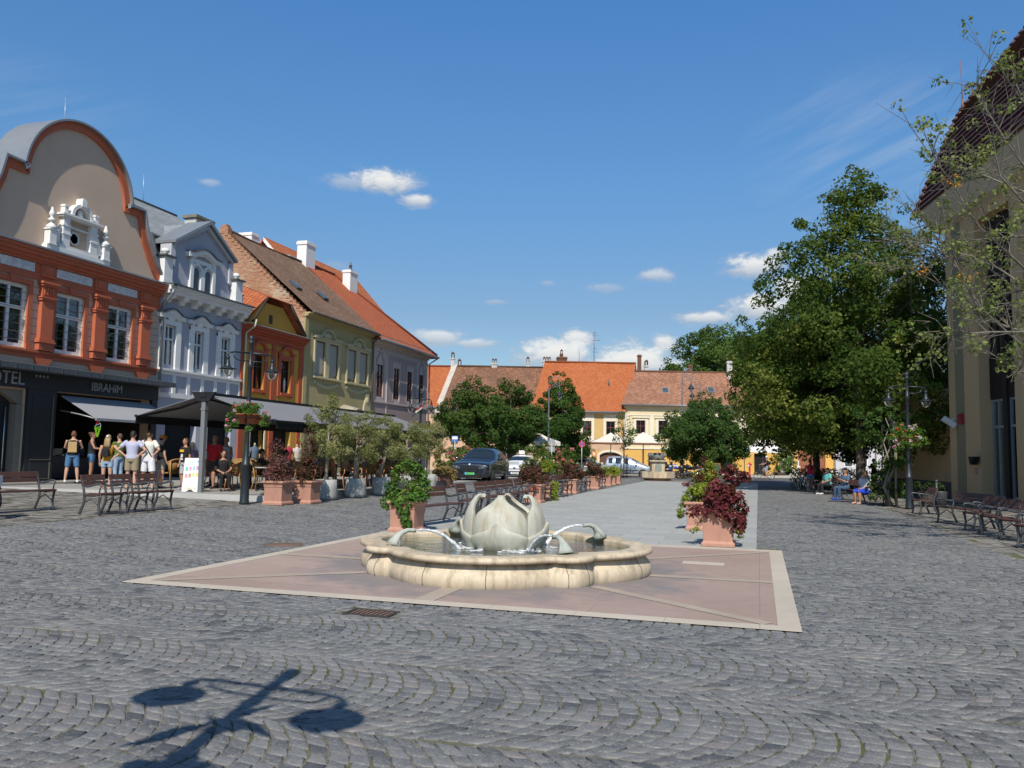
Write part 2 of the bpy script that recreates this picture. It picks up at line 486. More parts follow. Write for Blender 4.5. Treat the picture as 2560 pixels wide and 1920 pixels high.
def slab_mat(name,c1,c2,row,wid,mortar,stain=0.5,msz=0.006,wet=None,vary=0.16):
 m = bpy.data.materials.new(name); t = N(m)
 co = t.new('ShaderNodeTexCoord').outputs['Object']
 b = t.new('ShaderNodeTexBrick',{'Vector':co,'Color1':(0,0,0,1),'Color2':(1,1,1,1),'Mortar':(0.5,0.5,0.5,1),'Scale':1.0,'Mortar Size':msz,'Brick Width':wid,'Row Height':row})
 bw = t.new('ShaderNodeRGBToBW',{0:b.outputs[0]}).outputs[0]
 n1 = t.noise(co,0.6,6,0.62,0.4); n2 = t.noise(co,30,4,0.65); n3 = t.noise(co,4.5,5,0.65)
 f = t.math('ADD',t.math('ADD',t.math('MULTIPLY',bw,vary),t.math('MULTIPLY',n1,0.5)),t.math('MULTIPLY',n3,0.4))
 c = t.mix(t.map(f,0.3,0.75),c1,c2)
 c = t.mix(t.math('MULTIPLY',t.map(n3,0.56,0.72),stain*0.55),c,sc(c1,0.62))
 c = t.mix(t.math('MULTIPLY',t.map(n2,0.3,0.7),0.12),c,sc(c2,1.2))
 if wet:
  d = t.new('ShaderNodeVectorMath',{0:co,1:(-3.51,11.5,0)},operation='DISTANCE').outputs['Value']
  k = t.math('ADD',t.map(d,2.0,3.3,1.0,0.0),t.math('MULTIPLY',t.math('SUBTRACT',t.noise(co,1.3,6,0.65,0.6),0.5),2.2))
  c = t.mix(t.math('MULTIPLY',t.map(k,0.3,0.8),0.8),c,wet)
 c = t.mix(t.math('MULTIPLY',b.outputs['Fac'],0.6),c,mortar)
 t.out(t.bsdf(c,t.map(n3,0.3,0.7,0.62,0.85),t.math('SUBTRACT',n2,b.outputs['Fac']),0.3,0.004,spec=0.3)); return m
pink = slab_mat('pink_concrete',(0.285,0.205,0.175),(0.40,0.30,0.255),9.0,3.4,(0.2,0.16,0.14),0.75,wet=(0.19,0.18,0.185))
grey = slab_mat('grey_slab',(0.285,0.29,0.275),(0.375,0.38,0.362),0.62,0.9,(0.15,0.15,0.14),0.5,msz=0.009,vary=0.34)
white_stone = slab_mat('pale_stone',(0.40,0.35,0.28),(0.53,0.465,0.385),0.9,0.9,(0.3,0.26,0.2),0.5)
buff = M('buff_stone',(0.36,0.30,0.24),0.8,0.14,2.0,50,0.2)
mb = MB(); mb.box(SQ[0],SQ[1],SQ[2],SQ[3],-0.06,0.008)
structure(mb.build('paved_square',pink))
mb = MB(); w = 0.215
mb.box(SQ[0],SQ[1],SQ[2],SQ[2]+w,-0.05,0.013); mb.box(SQ[0],SQ[1],SQ[3]-0.14,SQ[3]+0.12,-0.05,0.013)
mb.box(SQ[0],SQ[0]+w,SQ[2]+w,SQ[3]-0.14,-0.05,0.013); mb.box(SQ[1]-w,SQ[1],SQ[2]+w,SQ[3]-0.14,-0.05,0.013)
structure(mb.build('square_border',white_stone))
FC =(-3.51,11.5)
mb = MB()
def strip(p,q,wd,z):
 p,q = Vector((p[0],p[1],0)),Vector((q[0],q[1],0)); d =(q-p).normalized(); s = Vector((-d.y,d.x,0))*wd/2
 vs =[p-s,q-s,q+s,p+s]
 mb.add([(k.x,k.y,z) for k in vs],[(0,1,2,3)])
for cx,cy in ((SQ[0],SQ[2]),(SQ[1],SQ[2]),(SQ[1],SQ[3]),(SQ[0],SQ[3])):
 strip((FC[0]+(cx-FC[0])*0.4,FC[1]+(cy-FC[1])*0.4),(cx-0.3*np.sign(cx-FC[0]),cy-0.28*np.sign(cy-FC[1])),0.17,0.0125)
strip((FC[0],FC[1]-1.9),(FC[0],SQ[2]+w),0.24,0.0125); strip((FC[0],FC[1]+1.9),(FC[0],SQ[3]-0.14),0.24,0.0125)
strip((FC[0]-1.9,FC[1]),(SQ[0]+w,FC[1]),0.2,0.0125); strip((FC[0]+1.9,FC[1]),(SQ[1]-w,FC[1]),0.2,0.0125)
structure(mb.build('paving_bands',buff))
mb = MB(); g0 = G(1706,1408); mb.box(g0.x,g0.x+0.62,g0.y-0.08,g0.y+0.2,-0.03,0.0135)
structure(mb.build('paving_slab',white_stone))
mb = MB(); mb.box(ST[0],ST[1],ST[2]+0.13,ST[3],-0.06,0.006)
structure(mb.build('slab_walk',grey))
mb = MB(); mb.box(ST[0],ST[1],ST[3],ST[3]+2.6,-0.06,0.007)
structure(mb.build('brick_band',slab_mat('brown_clinker',(0.2,0.13,0.11),(0.31,0.22,0.19),0.1,0.22,(0.2,0.17,0.15),0.4)))
# terrace of the left hand houses
mb = MB(); mb.box(-23.7,TE[0]-0.16,TE[1]+0.16,62,-0.1,0.36)
structure(mb.build('terrace_floor',slab_mat('terrace_slab',(0.25,0.24,0.22),(0.36,0.35,0.32),0.5,0.5,(0.14,0.13,0.12),0.4)))
mb = MB(); mb.box(-23.7,TE[0],TE[1],TE[1]+0.16,-0.1,0.363); mb.box(TE[0]-0.16,TE[0],TE[1]+0.16,62,-0.1,0.363)
structure(mb.build('terrace_kerb',M('kerb_stone',(0.42,0.41,0.39),0.8,0.12,2,40,0.2)))
mb = MB(); mb.box(-23.9,-22.6,15,29,0.2,0.43)
structure(mb.build('shop_step',M('step_stone',(0.3,0.28,0.25),0.8,0.12,2,40,0.2)))
# far street, square to the view
FAR = empty('street_frame',(0,0,0),YAW)
FAR['kind'] = 'group'
asphalt = M('asphalt',(0.105,0.107,0.11),0.85,0.16,1.2,60,0.3,0.006)
def far_sheet(name,x0,x1,y0,y1,z,mat):
 mb = MB(); mb.box(x0,x1,y0,y1,-0.1,z); o = mb.build(name,mat,None); o.rotation_euler =(0,0,YAW); return structure(o)
bpy.data.objects.remove(FAR)
far_sheet('road',-60,80,63.0,75.0,0.004,asphalt)
far_sheet('road_beyond',12.6,26,46,63.0,0.003,asphalt)
far_sheet('sidewalk',-60,80,75.0,90,0.12,M('far_paving',(0.46,0.42,0.36),0.85,0.14,1.0,30,0.2))
# ================================================================== FOUNTAIN
def stone_mat(name,c1,c2,tint,joints=False):
 m = bpy.data.materials.new(name); t = N(m)
 co = t.new('ShaderNodeTexCoord').outputs['Object']
 n1 = t.noise(co,1.8,6,0.65,0.5); n2 = t.noise(co,45,4,0.7)
 mp = t.new('ShaderNodeMapping',{'Vector':co,'Scale':(5.0,5.0,0.8)})
 n3 = t.noise(mp.outputs[0],1.5,5,0.65)
 c = t.mix(t.map(n1,0.32,0.68),c1,c2)
 c = t.mix(t.math('MULTIPLY',t.map(n3,0.47,0.66),0.72),c,tint)
 c = t.mix(t.math('MULTIPLY',t.map(n2,0.55,0.75),0.2),c,sc(c1,0.6))
 t.out(t.bsdf(c,t.map(n1,0.3,0.7,0.5,0.75),t.math('ADD',n2,n3),0.25,0.006,spec=0.35)); return m
limestone = stone_mat('limestone',(0.47,0.37,0.25),(0.63,0.53,0.39),(0.27,0.225,0.15))
marble = stone_mat('weathered_marble',(0.40,0.385,0.31),(0.56,0.55,0.47),(0.36,0.29,0.19))
fo = empty('lotus_fountain',(FC[0],FC[1],0.008),0,'stone fountain with a lotus bud and four water spouts in a lobed basin','fountain')
NA = 240
def outline(th):
 r = 0.0
 for k in range(4):
  a = k*PI/2
  d = 0.79; R1 = 1.256; q = th-a
  disc = R1*R1-(d*math.sin(q))**2
  if disc>0:r = max(r,d*math.cos(q)+math.sqrt(disc))
  a += PI/4; d = 1.64; R1 = 0.33; q = th-a
  disc = R1*R1-(d*math.sin(q))**2
  if disc>0 and math.cos(q)>0:r = max(r,d*math.cos(q)+math.sqrt(disc))
 return r
def rings(prof,mb,smooth=True):
 vs =[]
 for off,z in prof:
  for k in range(NA):
   th = 2*PI*k/NA; r = outline(th)+off
   vs.append((r*math.cos(th),r*math.sin(th),z))
 fs =[(i*NA+k,i*NA+(k+1)%NA,(i+1)*NA+(k+1)%NA,(i+1)*NA+k) for i in range(len(prof)-1) for k in range(NA)]
 mb.add(vs,fs,None,smooth)
mb = MB(); rings([(0.03,0),(0.045,0.03),(0.05,0.09),(0.035,0.15),(-0.015,0.21),(-0.06,0.29),(-0.075,0.29)],mb)
mb.build('basin_wall',limestone,fo)
mb = MB(); rings([(-0.08,0.285),(0.035,0.288),(0.06,0.30),(0.068,0.325),(0.06,0.348),(0.04,0.362),(0.0,0.368),(-0.22,0.368),(-0.245,0.36),(-0.25,0.33),(-0.26,0.05)],mb)
mb.build('basin_rim',limestone,fo)
for k in range(16):
 mb = MB(); th = 2*PI*(k+0.5)/16
 if k%4 in (1,2):th +=(0.12 if k%4==1 else -0.12)
 pts =[(outline(th)+o+0.002,z) for o,z in ((0.03,0.0),(0.045,0.03),(0.05,0.09),(0.035,0.15),(-0.015,0.21),(-0.06,0.29),(-0.075,0.287))]
 mb.tube([(r*math.cos(th),r*math.sin(th),z) for r,z in pts],0.0045,5)
 mb.build('joint',M('joint_dark',(0.14,0.11,0.08),0.9),fo)
mb = MB(); mb.add([(0,0,0.05)]+[((outline(2*PI*k/NA)-0.2)*math.cos(2*PI*k/NA),(outline(2*PI*k/NA)-0.2)*math.sin(2*PI*k/NA),0.05) for k in range(NA)],[(0,1+k,1+(k+1)%NA) for k in range(NA)])
mb.build('basin_floor',stone_mat('basin_bottom',(0.20,0.20,0.11),(0.30,0.29,0.18),(0.12,0.13,0.06)),fo)
def water_mat():
 m = bpy.data.materials.new('water'); t = N(m)
 co = t.new('ShaderNodeTexCoord').outputs['Object']
 w = t.noise(co,5.5,3,0.5,0.3); w2 = t.noise(co,18,2,0.5)
 bp = t.new('ShaderNodeBump',{'Height':t.math('ADD',w,t.math('MULTIPLY',w2,0.35)),'Strength':0.35,'Distance':0.05})
 f = t.new('ShaderNodeFresnel',{0:1.33,1:bp.outputs[0]}).outputs[0]
 g = t.new('ShaderNodeBsdfGlossy',{0:(0.95,0.97,1,1),'Roughness':0.03,'Normal':bp.outputs[0]})
 tr = t.new('ShaderNodeBsdfTransparent',{0:(0.62,0.64,0.42,1)})
 t.out(t.new('ShaderNodeMixShader',{0:t.math('MINIMUM',t.math('MULTIPLY',f,1.2),1.0),1:tr.outputs[0],2:g.outputs[0]})); return m
WATER = water_mat()
mb = MB(); mb.add([(0,0,0.29)]+[((outline(2*PI*k/NA)-0.25)*math.cos(2*PI*k/NA),(outline(2*PI*k/NA)-0.25)*math.sin(2*PI*k/NA),0.29) for k in range(NA)],[(0,1+k,1+(k+1)%NA) for k in range(NA)])
mb.build('water',WATER,fo)
def petal(name,az,path,ridge,thick):
 """path: (radius, height, half width) from the foot to the tip"""
 NS,NT = 22,40; vs =[]; d =[0.0]
 for i in range(1,len(path)):d.append(d[-1]+math.hypot(path[i][0]-path[i-1][0],path[i][1]-path[i-1][1]))
 f = lambda t,k:(float(np.interp(t-0.03,d,[p[k] for p in path]))+float(np.interp(t,d,[p[k] for p in path]))+float(np.interp(t+0.03,d,[p[k] for p in path])))/3
 for i in range(NS+1):
  s = -1+2*i/NS
  for j in range(NT+1):
   t = d[-1]*j/NT; r,z,w_ = f(t,0),f(t,1),f(t,2)
   a_ = min(w_/max(r,0.2),R(47))*s
   rr = r+ridge*math.exp(-(s*w_/0.05)**2)*(0.4+0.6*j/NT)-0.03*abs(s)**3
   vs.append((rr*math.cos(az+a_),rr*math.sin(az+a_),z))
 m = NT+1
 mb = MB(); mb.add(vs,[(i*m+j,(i+1)*m+j,(i+1)*m+j+1,i*m+j+1) for i in range(NS) for j in range(NT)],None,True)
 o = mb.build(name,marble,fo)
 k = o.modifiers.new('thick','SOLIDIFY'); k.thickness = thick; k.offset = -1
 k = o.modifiers.new('soft','BEVEL'); k.width = 0.008; k.segments = 2; k.limit_method = 'ANGLE'; k.angle_limit = R(50)
AZ0 = math.atan2(-0.99,0.15)
UPP =[(0.34,0.10,0.27),(0.44,0.20,0.35),(0.535,0.32,0.42),(0.58,0.45,0.45),(0.588,0.56,0.46),(0.575,0.66,0.44),(0.555,0.74,0.405),(0.53,0.80,0.35),(0.50,0.86,0.24),(0.46,0.93,0.12),(0.405,1.0,0.055),(0.35,1.035,0.045),(0.30,1.035,0.028),(0.27,1.0,0.008)]
LOW =[(0.34,0.10,0.27),(0.43,0.17,0.35),(0.52,0.26,0.43),(0.585,0.36,0.475),(0.615,0.44,0.49),(0.625,0.485,0.43),(0.63,0.52,0.28),(0.63,0.57,0.14),(0.628,0.62,0.06),(0.625,0.66,0.012)]
for k in range(4):
 petal('petal',AZ0+k*PI/2,UPP,0.024,0.05)
 petal('sepal',AZ0+k*PI/2,LOW,0.022,0.04)
mb = MB(); mb.lathe([(0.30,0.05),(0.36,0.12),(0.38,0.2),(0.36,0.26),(0.0,0.3)],seg=40)
mb.build('bud_base',marble,fo)
foam = bpy.data.materials.new('falling_water'); _t = N(foam)
_co = _t.new('ShaderNodeTexCoord').outputs['Object']
_f = _t.map(_t.noise(_co,26,3,0.6),0.36,0.6,0.3,0.95)
_t.out(_t.new('ShaderNodeMixShader',{0:_f,1:_t.new('ShaderNodeBsdfTransparent',{0:(0.95,0.97,1,1)}).outputs[0],2:_t.bsdf((0.86,0.88,0.9),0.2,spec=0.6).outputs[0]}))
bronze = stone_mat('patina_bronze',(0.30,0.30,0.26),(0.46,0.46,0.40),(0.26,0.34,0.30))
for k in range(4):
 az = PI/4+k*PI/2; d = Vector((math.cos(az),math.sin(az),0)); s = Vector((-d.y,d.x,0))
 b = d*1.66+Vector((0,0,0.366))
 mb = MB()
 path =[b,b-d*0.015+Vector((0,0,0.05)),b-d*0.05+Vector((0,0,0.11)),b-d*0.11+Vector((0,0,0.165)),b-d*0.19+Vector((0,0,0.192)),b-d*0.26+Vector((0,0,0.188)),b-d*0.30+Vector((0,0,0.184))]
 mb.tube(path,[(0.12,0.1),(0.085,0.065),(0.055,0.045),(0.038,0.035),(0.03,0.03),(0.028,0.028),(0.03,0.03)],12)
 for w_ in (-1,1):
  mb.tube([b+s*0.075*w_,b-d*0.03+s*0.05*w_+Vector((0,0,0.08)),b-d*0.1+s*0.02*w_+Vector((0,0,0.165))],[0.03,0.022,0.012],6)
 mb.build('spout',bronze,fo)
 tip = path[-1]; end = d*0.70+Vector((0,0,0.29)); mb = MB(); pts =[]; rr =[]
 for i in range(23):
  t = i/22; p = tip.lerp(end,t); p.z = tip.z+0.11*t-(0.11+tip.z-0.29)*t*t
  pts.append(p+Vector((random.gauss(0,1),random.gauss(0,1),random.gauss(0,1)))*0.006*t)
  rr.append(0.013+0.012*t+random.uniform(0,0.012)*t)
 mb.tube(pts,rr,8)
 mb.build('water_jet',foam,fo)
 mb = MB()
 for i in range(16):
  a_ = random.uniform(-0.7,0.7)+az; r_ = random.uniform(0.5,0.75)
  mb.ball((r_*math.cos(a_),r_*math.sin(a_),0.2915),random.uniform(0.03,0.075),None,random.uniform(0.003,0.008),9,5)
 mb.build('splash',foam,fo)['kind'] = 'stuff'
 # ------------------------------------------------------------------ small things set in the ground
iron = M('cast_iron',(0.06,0.05,0.045),0.7,0.25,8,60,0.3,metal=0.3)
rust = M('rusty_iron',(0.16,0.10,0.075),0.85,0.3,6,60,0.4)
g = G(928,1532)
d_ = empty('drain_grate',(g.x,g.y,0),0.0,'rusty slotted drain grate in the cobbles in front of the pink square','drain')
mb = MB(); mb.box(-0.25,0.25,-0.15,-0.11,-0.03,0.006); mb.box(-0.25,0.25,0.11,0.15,-0.03,0.006); mb.box(-0.25,-0.21,-0.11,0.11,-0.03,0.006); mb.box(0.21,0.25,-0.11,0.11,-0.03,0.006)
mb.build('frame',iron,d_)
mb = MB()
for k in range(8):mb.box(-0.19+k*0.052,-0.165+k*0.052,-0.11,0.11,-0.03,0.004)
mb.build('grating',rust,d_)
mb = MB(); mb.box(-0.21,0.21,-0.11,0.11,-0.028,-0.016); mb.build('pit',M('pit_black',(0.008,0.008,0.008),0.9),d_)
mb = MB(); mb.lathe([(0.31,-0.03),(0.31,0.004),(0.29,0.006),(0.285,0.001),(0.27,0.001),(0.265,0.005),(0.0,0.006)],(0,0,0),40)
o = mb.build('manhole_cover',rust,None); g = G(711,1361); o.location =(g.x,g.y,0)
tag(o,'round rusty manhole cover in the cobbles left of the pink square','manhole cover')
# ================================================================== HOUSES ON THE LEFT (local x along the street, y into the house, z up)
GLASS = glass_mat('window_glass',(0.5,0.54,0.56));
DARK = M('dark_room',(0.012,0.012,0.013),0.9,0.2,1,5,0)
CURT = M('net_curtain',(0.66,0.66,0.65),0.9,0.12,6,30,0.2)
WHITE = M('white_paint',(0.74,0.74,0.73),0.55,0.05,3,40,0.1)
STUCCO = M('white_stucco',(0.74,0.735,0.72),0.75,0.06,3,60,0.2,stain=0.1)
ZINC = M('zinc_sheet',(0.27,0.285,0.30),0.42,0.10,1.5,20,0.1,metal=0.35,spec=0.5)
ZINC_D = M('dark_zinc',(0.085,0.095,0.105),0.5,0.14,1.5,20,0.1,metal=0.2)
GUT = M('gutter_metal',(0.24,0.25,0.26),0.4,0.15,3,30,0.1,metal=0.5)
def wall(mb,x0,x1,z0,z1,holes=(),y=0.0,depth=0.22,back=None):
 """a wall face at y with openings; the openings have reveals `depth` deep"""
 X = sorted({x0,x1,*[h[0] for h in holes],*[h[1] for h in holes]}); Z = sorted({z0,z1,*[h[2] for h in holes],*[h[3] for h in holes]})
 for i in range(len(X)-1):
  for j in range(len(Z)-1):
   cx,cz =(X[i]+X[i+1])/2,(Z[j]+Z[j+1])/2
   if any(h[0]<cx<h[1] and h[2]<cz<h[3] for h in holes):continue
   mb.add([(X[i],y,Z[j]),(X[i+1],y,Z[j]),(X[i+1],y,Z[j+1]),(X[i],y,Z[j+1])],[(0,1,2,3)])
 for a,b,c,d in [h[:4] for h in holes]:
  e = y+depth
  mb.add([(a,y,c),(a,e,c),(a,e,d),(a,y,d)],[(0,1,2,3)]); mb.add([(b,y,c),(b,y,d),(b,e,d),(b,e,c)],[(0,1,2,3)])
  mb.add([(a,y,d),(a,e,d),(b,e,d),(b,y,d)],[(0,1,2,3)]); mb.add([(a,y,c),(b,y,c),(b,e,c),(a,e,c)],[(0,1,2,3)])
def window(parent,x0,x1,z0,z1,y,frame=None,cols=2,transom=0.68,fw=0.07,bar=0.05,curtain=CURT,blind=None,cw=0.30,rows=(),name='window'):
 """frame with sashes; panes and curtains are children of it"""
 frame = frame or WHITE
 mb = MB()
 mb.box(x0,x0+fw,y-0.03,y+0.06,z0,z1); mb.box(x1-fw,x1,y-0.03,y+0.06,z0,z1)
 mb.box(x0+fw,x1-fw,y-0.03,y+0.06,z0,z0+fw); mb.box(x0+fw,x1-fw,y-0.03,y+0.06,z1-fw,z1)
 zt = z0+(z1-z0)*transom if transom else None
 if zt:mb.box(x0+fw,x1-fw,y-0.045,y+0.05,zt-bar*0.7,zt+bar*0.7)
 for k in range(1,cols):
  xm = x0+(x1-x0)*k/cols
  if zt:
   mb.box(xm-bar/2*1.3,xm+bar/2*1.3,y-0.04,y+0.045,z0+fw,zt-bar*0.7); mb.box(xm-bar/2,xm+bar/2,y-0.035,y+0.045,zt+bar*0.7,z1-fw)
  else:mb.box(xm-bar/2*1.3,xm+bar/2*1.3,y-0.04,y+0.045,z0+fw,z1-fw)
 for r_ in rows:
  zr = z0+(z1-z0)*r_; mb.box(x0+fw,x1-fw,y-0.02,y+0.03,zr-0.015,zr+0.015)
 f = mb.build(name,frame,parent)
 g = MB(); g.add([(x0+0.02,y+0.02,z0+0.02),(x1-0.02,y+0.02,z0+0.02),(x1-0.02,y+0.02,z1-0.02),(x0+0.02,y+0.02,z1-0.02)],[(0,1,2,3)])
 g.build('pane',GLASS,f)
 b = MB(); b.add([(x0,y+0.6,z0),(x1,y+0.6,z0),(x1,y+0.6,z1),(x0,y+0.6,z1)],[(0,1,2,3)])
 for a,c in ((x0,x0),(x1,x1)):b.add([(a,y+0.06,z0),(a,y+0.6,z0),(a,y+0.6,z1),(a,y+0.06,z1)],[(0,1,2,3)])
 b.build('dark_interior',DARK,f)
 if curtain:
  c = MB(); n = 14
  for side in (0,1):
   w_ =(x1-x0)*cw; xa = x0 if side==0 else x1-w_
   vs =[]
   for i in range(n+1):
    xx = xa+w_*i/n; yy = y+0.16+0.03*math.sin(i*1.9)
    vs +=[(xx,yy,z0+0.03),(xx,yy,z1-0.05)]
   c.add(vs,[(2*i,2*i+2,2*i+3,2*i+1) for i in range(n)])
  c.build('curtain',curtain,f)
 if blind:
  c = MB(); c.add([(x0+fw,y+0.0,z0+0.14),(x1-fw,y+0.0,z0+0.14),(x1-fw,y+0.0,z1-fw),(x0+fw,y+0.0,z1-fw)],[(0,1,2,3)])
  c.build('roller_shutter',blind,f)
 return f
def arc(cx,cz,r,a0,a1,n=24,rz=None):
 rz = r if rz is None else rz
 return [(cx+r*math.cos(R(a0+(a1-a0)*i/n)),cz+rz*math.sin(R(a0+(a1-a0)*i/n))) for i in range(n+1)]
def cornice(mb,x0,x1,zs,y=0.0,ret=0.0):
 """profile zs = [(z0, z1, proud), ...] of stacked mouldings"""
 for i,(a,b,p) in enumerate(zs):
  mb.box(x0-ret,x1+ret,y-p,y+0.02,a,b)
X0 = -23.7
def house(name,label,cat='house'):
 return empty(name,(X0,0,0),PI/2,label,cat)
 # ------------------------------------------------------------------ hotel
ho = house('hotel_building','hotel with a rounded gable, brick red pilasters and a dark shopfront','hotel')
WALL = M('beige_plaster',(0.56,0.42,0.32),0.88,0.06,1.2,50,0.25,stain=0.08)
RED = M('brick_red_paint',(0.46,0.125,0.062),0.7,0.08,2,50,0.15)
CX = 23.75
WN =[(CX-1.25-2.45+0.62,CX-2.45+0.62)]
wins =[(20.55,21.85),(23.03,24.31),(25.45,26.73)]
outl =[(19.25,8.4),(19.55,8.5),(19.85,8.85),(20.15,9.3),(20.45,9.85),(20.65,10.35),(20.76,10.8),(21.3,10.8),(21.53,10.8),(21.55,10.95)]+arc(CX,10.88,2.2,176,4,40)+[(25.95,10.95),(25.97,10.8),(26.2,10.8),(26.74,10.8),(26.85,10.35),(27.05,9.85),(27.35,9.3),(27.65,8.85),(27.95,8.5),(28.25,8.4)]
mb = MB(); wall(mb,17.0,28.3,4.2,8.4,[(a,b,4.92,7.05) for a,b in wins]+[(17.9,19.2,4.92,7.05)])
wall(mb,17.0,28.3,0.2,4.2,[(18.6,22.0,0.43,3.5),(23.24,28.0,0.43,3.55)],depth=0.4)
mb.box(17,28.3,0.0,0.4,8.35,8.42)
mb.add([(28.3,0,0.2),(28.3,9,0.2),(28.3,9,9),(28.3,0,9)],[(0,1,2,3)])
mb.build('wall',WALL,ho)
mb = MB(); mb.prism([(x,z) for x,z in outl],0.0,0.35); mb.build('gable_wall',WALL,ho)
half = len(outl)
mb = MB(); mb.band(outl,0.26,-0.10,0.36); mb.build('gable_trim',RED,ho)
mb = MB()
def offs(line,w):
 n = len(line); o =[]
 for i in range(n):
  a = Vector(line[max(i-1,0)]); b = Vector(line[min(i+1,n-1)]); t =(b-a).normalized(); k = 1.0
  if 0<i<n-1:
   q =(Vector(line[i])-a).normalized(); k = 1/max(t.dot(q),0.55)
  o.append((line[i][0]-t.y*w*k,line[i][1]+t.x*w*k))
 return o
cop = offs(outl,0.262)
mb.band(cop,0.07,-0.24,1.3); mb.build('gable_coping',ZINC,ho)
# mouldings, pilasters, panels
mb = MB(); cornice(mb,17.0,28.32,[(7.45,7.52,0.05),(7.88,7.98,0.10),(7.98,8.1,0.18),(8.1,8.22,0.28),(8.22,8.34,0.34)])
mb.box(17,28.3,-0.035,0.02,7.3,7.45); mb.box(17,28.3,-0.02,0.02,7.52,7.88)
mb.build('main_cornice',RED,ho)
mb = MB(); mb.box(17,28.4,-0.40,0.3,8.341,8.40); mb.build('cornice_flashing',ZINC,ho)
mb = MB(); cornice(mb,17.0,28.25,[(4.62,4.74,0.06),(4.74,4.80,0.10),(4.80,4.87,0.14)]); mb.build('sill_band',RED,ho)
mb = MB()
for z in np.arange(5.15,7.3,0.27):mb.box(17,28.25,-0.004,0.0,z,z+0.018)
mb.build('wall_joint',M('joint_brown',(0.20,0.14,0.11),0.9),ho)
for px in (19.85,22.28,24.69,27.09):
 w_ = 0.60; mb = MB(); a,b = px,px+w_
 mb.box(a,b,-0.20,0.0,4.9,5.16); mb.box(a-0.05,b+0.05,-0.25,0.0,5.16,5.22); mb.box(a-0.02,b+0.02,-0.22,0.0,5.22,5.30)
 mb.box(a+0.05,b-0.05,-0.17,0.0,5.30,6.62)
 mb.box(a+0.0,b-0.0,-0.21,0.0,6.62,6.70); mb.box(a-0.03,b+0.03,-0.24,0.0,6.70,6.75)
 mb.box(a+0.04,b-0.04,-0.17,0.0,6.75,7.12)
 for k in range(4):mb.box(a+0.09+k*0.11,a+0.15+k*0.11,-0.2,-0.1,6.82,7.08)
 mb.box(a-0.02,b+0.02,-0.23,0.0,7.12,7.2); mb.box(a-0.06,b+0.06,-0.28,0.0,7.2,7.28); mb.box(a+0.03,b-0.03,-0.10,0.0,7.45,7.9); mb.box(a+0.12,b-0.12,-0.13,0.0,7.56,7.82)
 mb.build('pilaster',RED,ho)
 mb = MB(); mb.prism([(a-0.05,4.62),(b+0.05,4.62),(b-0.03,4.5),(b-0.13,4.35),(a+0.13,4.35),(a+0.03,4.5)],-0.16,0.0); mb.build('console',RED,ho)
relief = stone_mat('relief',(0.5,0.5,0.5),(0.72,0.72,0.71),(0.42,0.41,0.4))
def relief_m():
 m = bpy.data.materials.new('stucco_relief'); t = N(m); co = t.new('ShaderNodeTexCoord').outputs['Object']
 n = t.noise(co,7,4,0.6,1.2)
 t.out(t.bsdf(t.mix(t.map(n,0.35,0.65),(0.5,0.5,0.51),(0.74,0.74,0.73)),0.75,n,1.0,0.06)); return m
RELIEF = relief_m()
for a,b in ((18.2,19.8),(20.5,22.1),(22.93,24.66),(25.33,26.98)):
 mb = MB(); mb.box(a+0.06,b-0.06,-0.055,0.0,7.545,7.855); mb.build('relief_panel',RELIEF,ho)
for a,b in [(17.9,19.2)]+wins:
 mb = MB(); w_ = 0.17
 mb.box(a-w_,a-0.002,-0.07,0.0,4.88,7.22); mb.box(b+0.002,b+w_,-0.07,0.0,4.88,7.22); mb.box(a-w_,b+w_,-0.072,0.0,7.06,7.24)
 mb.box(a-w_-0.03,a+0.0,-0.1,0.0,4.88,5.06); mb.box(b,b+w_+0.03,-0.1,0.0,4.88,5.06)
 mb.prism([((a+b)/2-0.1,7.05),((a+b)/2+0.1,7.05),((a+b)/2+0.16,7.28),((a+b)/2-0.16,7.28)],-0.13,0)
 mb.build('window_surround',RED,ho)
 window(ho,a,b,4.92,7.05,0.1,WHITE,2,0.62,0.12,0.085,cw=0.36)
 # white aedicule
mb = MB(); x0,x1 = 22.3,25.2
mb.box(x0,x1,-0.24,0,8.4,8.60); mb.box(x0+0.55,x1-0.55,-0.2,0,8.6,8.74)
for xx in (22.98,24.25):
 mb.box(xx,xx+0.32,-0.2,0,8.74,9.5); mb.box(xx-0.03,xx+0.35,-0.23,0,9.12,9.17); mb.box(xx-0.03,xx+0.35,-0.23,0,9.42,9.48); mb.box(xx+0.02,xx+0.30,-0.19,0,9.5,9.74)
mb.box(23.3,24.25,-0.08,0,9.44,9.5)
mb.box(22.9,24.65,-0.26,0,9.74,9.80); mb.box(22.85,24.7,-0.32,0,9.80,9.87)
a_ = arc(23.77,9.87,0.38,180,0,20); mb.band(a_,0.13,-0.26,0)
mb.box(23.66,23.88,-0.3,0,10.3,10.52); mb.prism(arc(23.77,10.52,0.1,0,180,8),-0.28,0)
for xx in (23.0,24.4):mb.box(xx,xx+0.16,-0.2,0,9.87,10.2); mb.box(xx-0.02,xx+0.18,-0.22,0,10.12,10.17)
mb.ball((23.77,-0.1,10.02),0.12,0.08,0.2)
for xx,s in ((22.92,-1),(24.63,1)):
 mb.prism([(xx,8.74),(xx+s*0.3,8.74),(xx+s*0.2,9.0),(xx+s*0.1,9.25),(xx,9.4)],-0.14,0)
mb.build('gable_aedicule',STUCCO,ho)
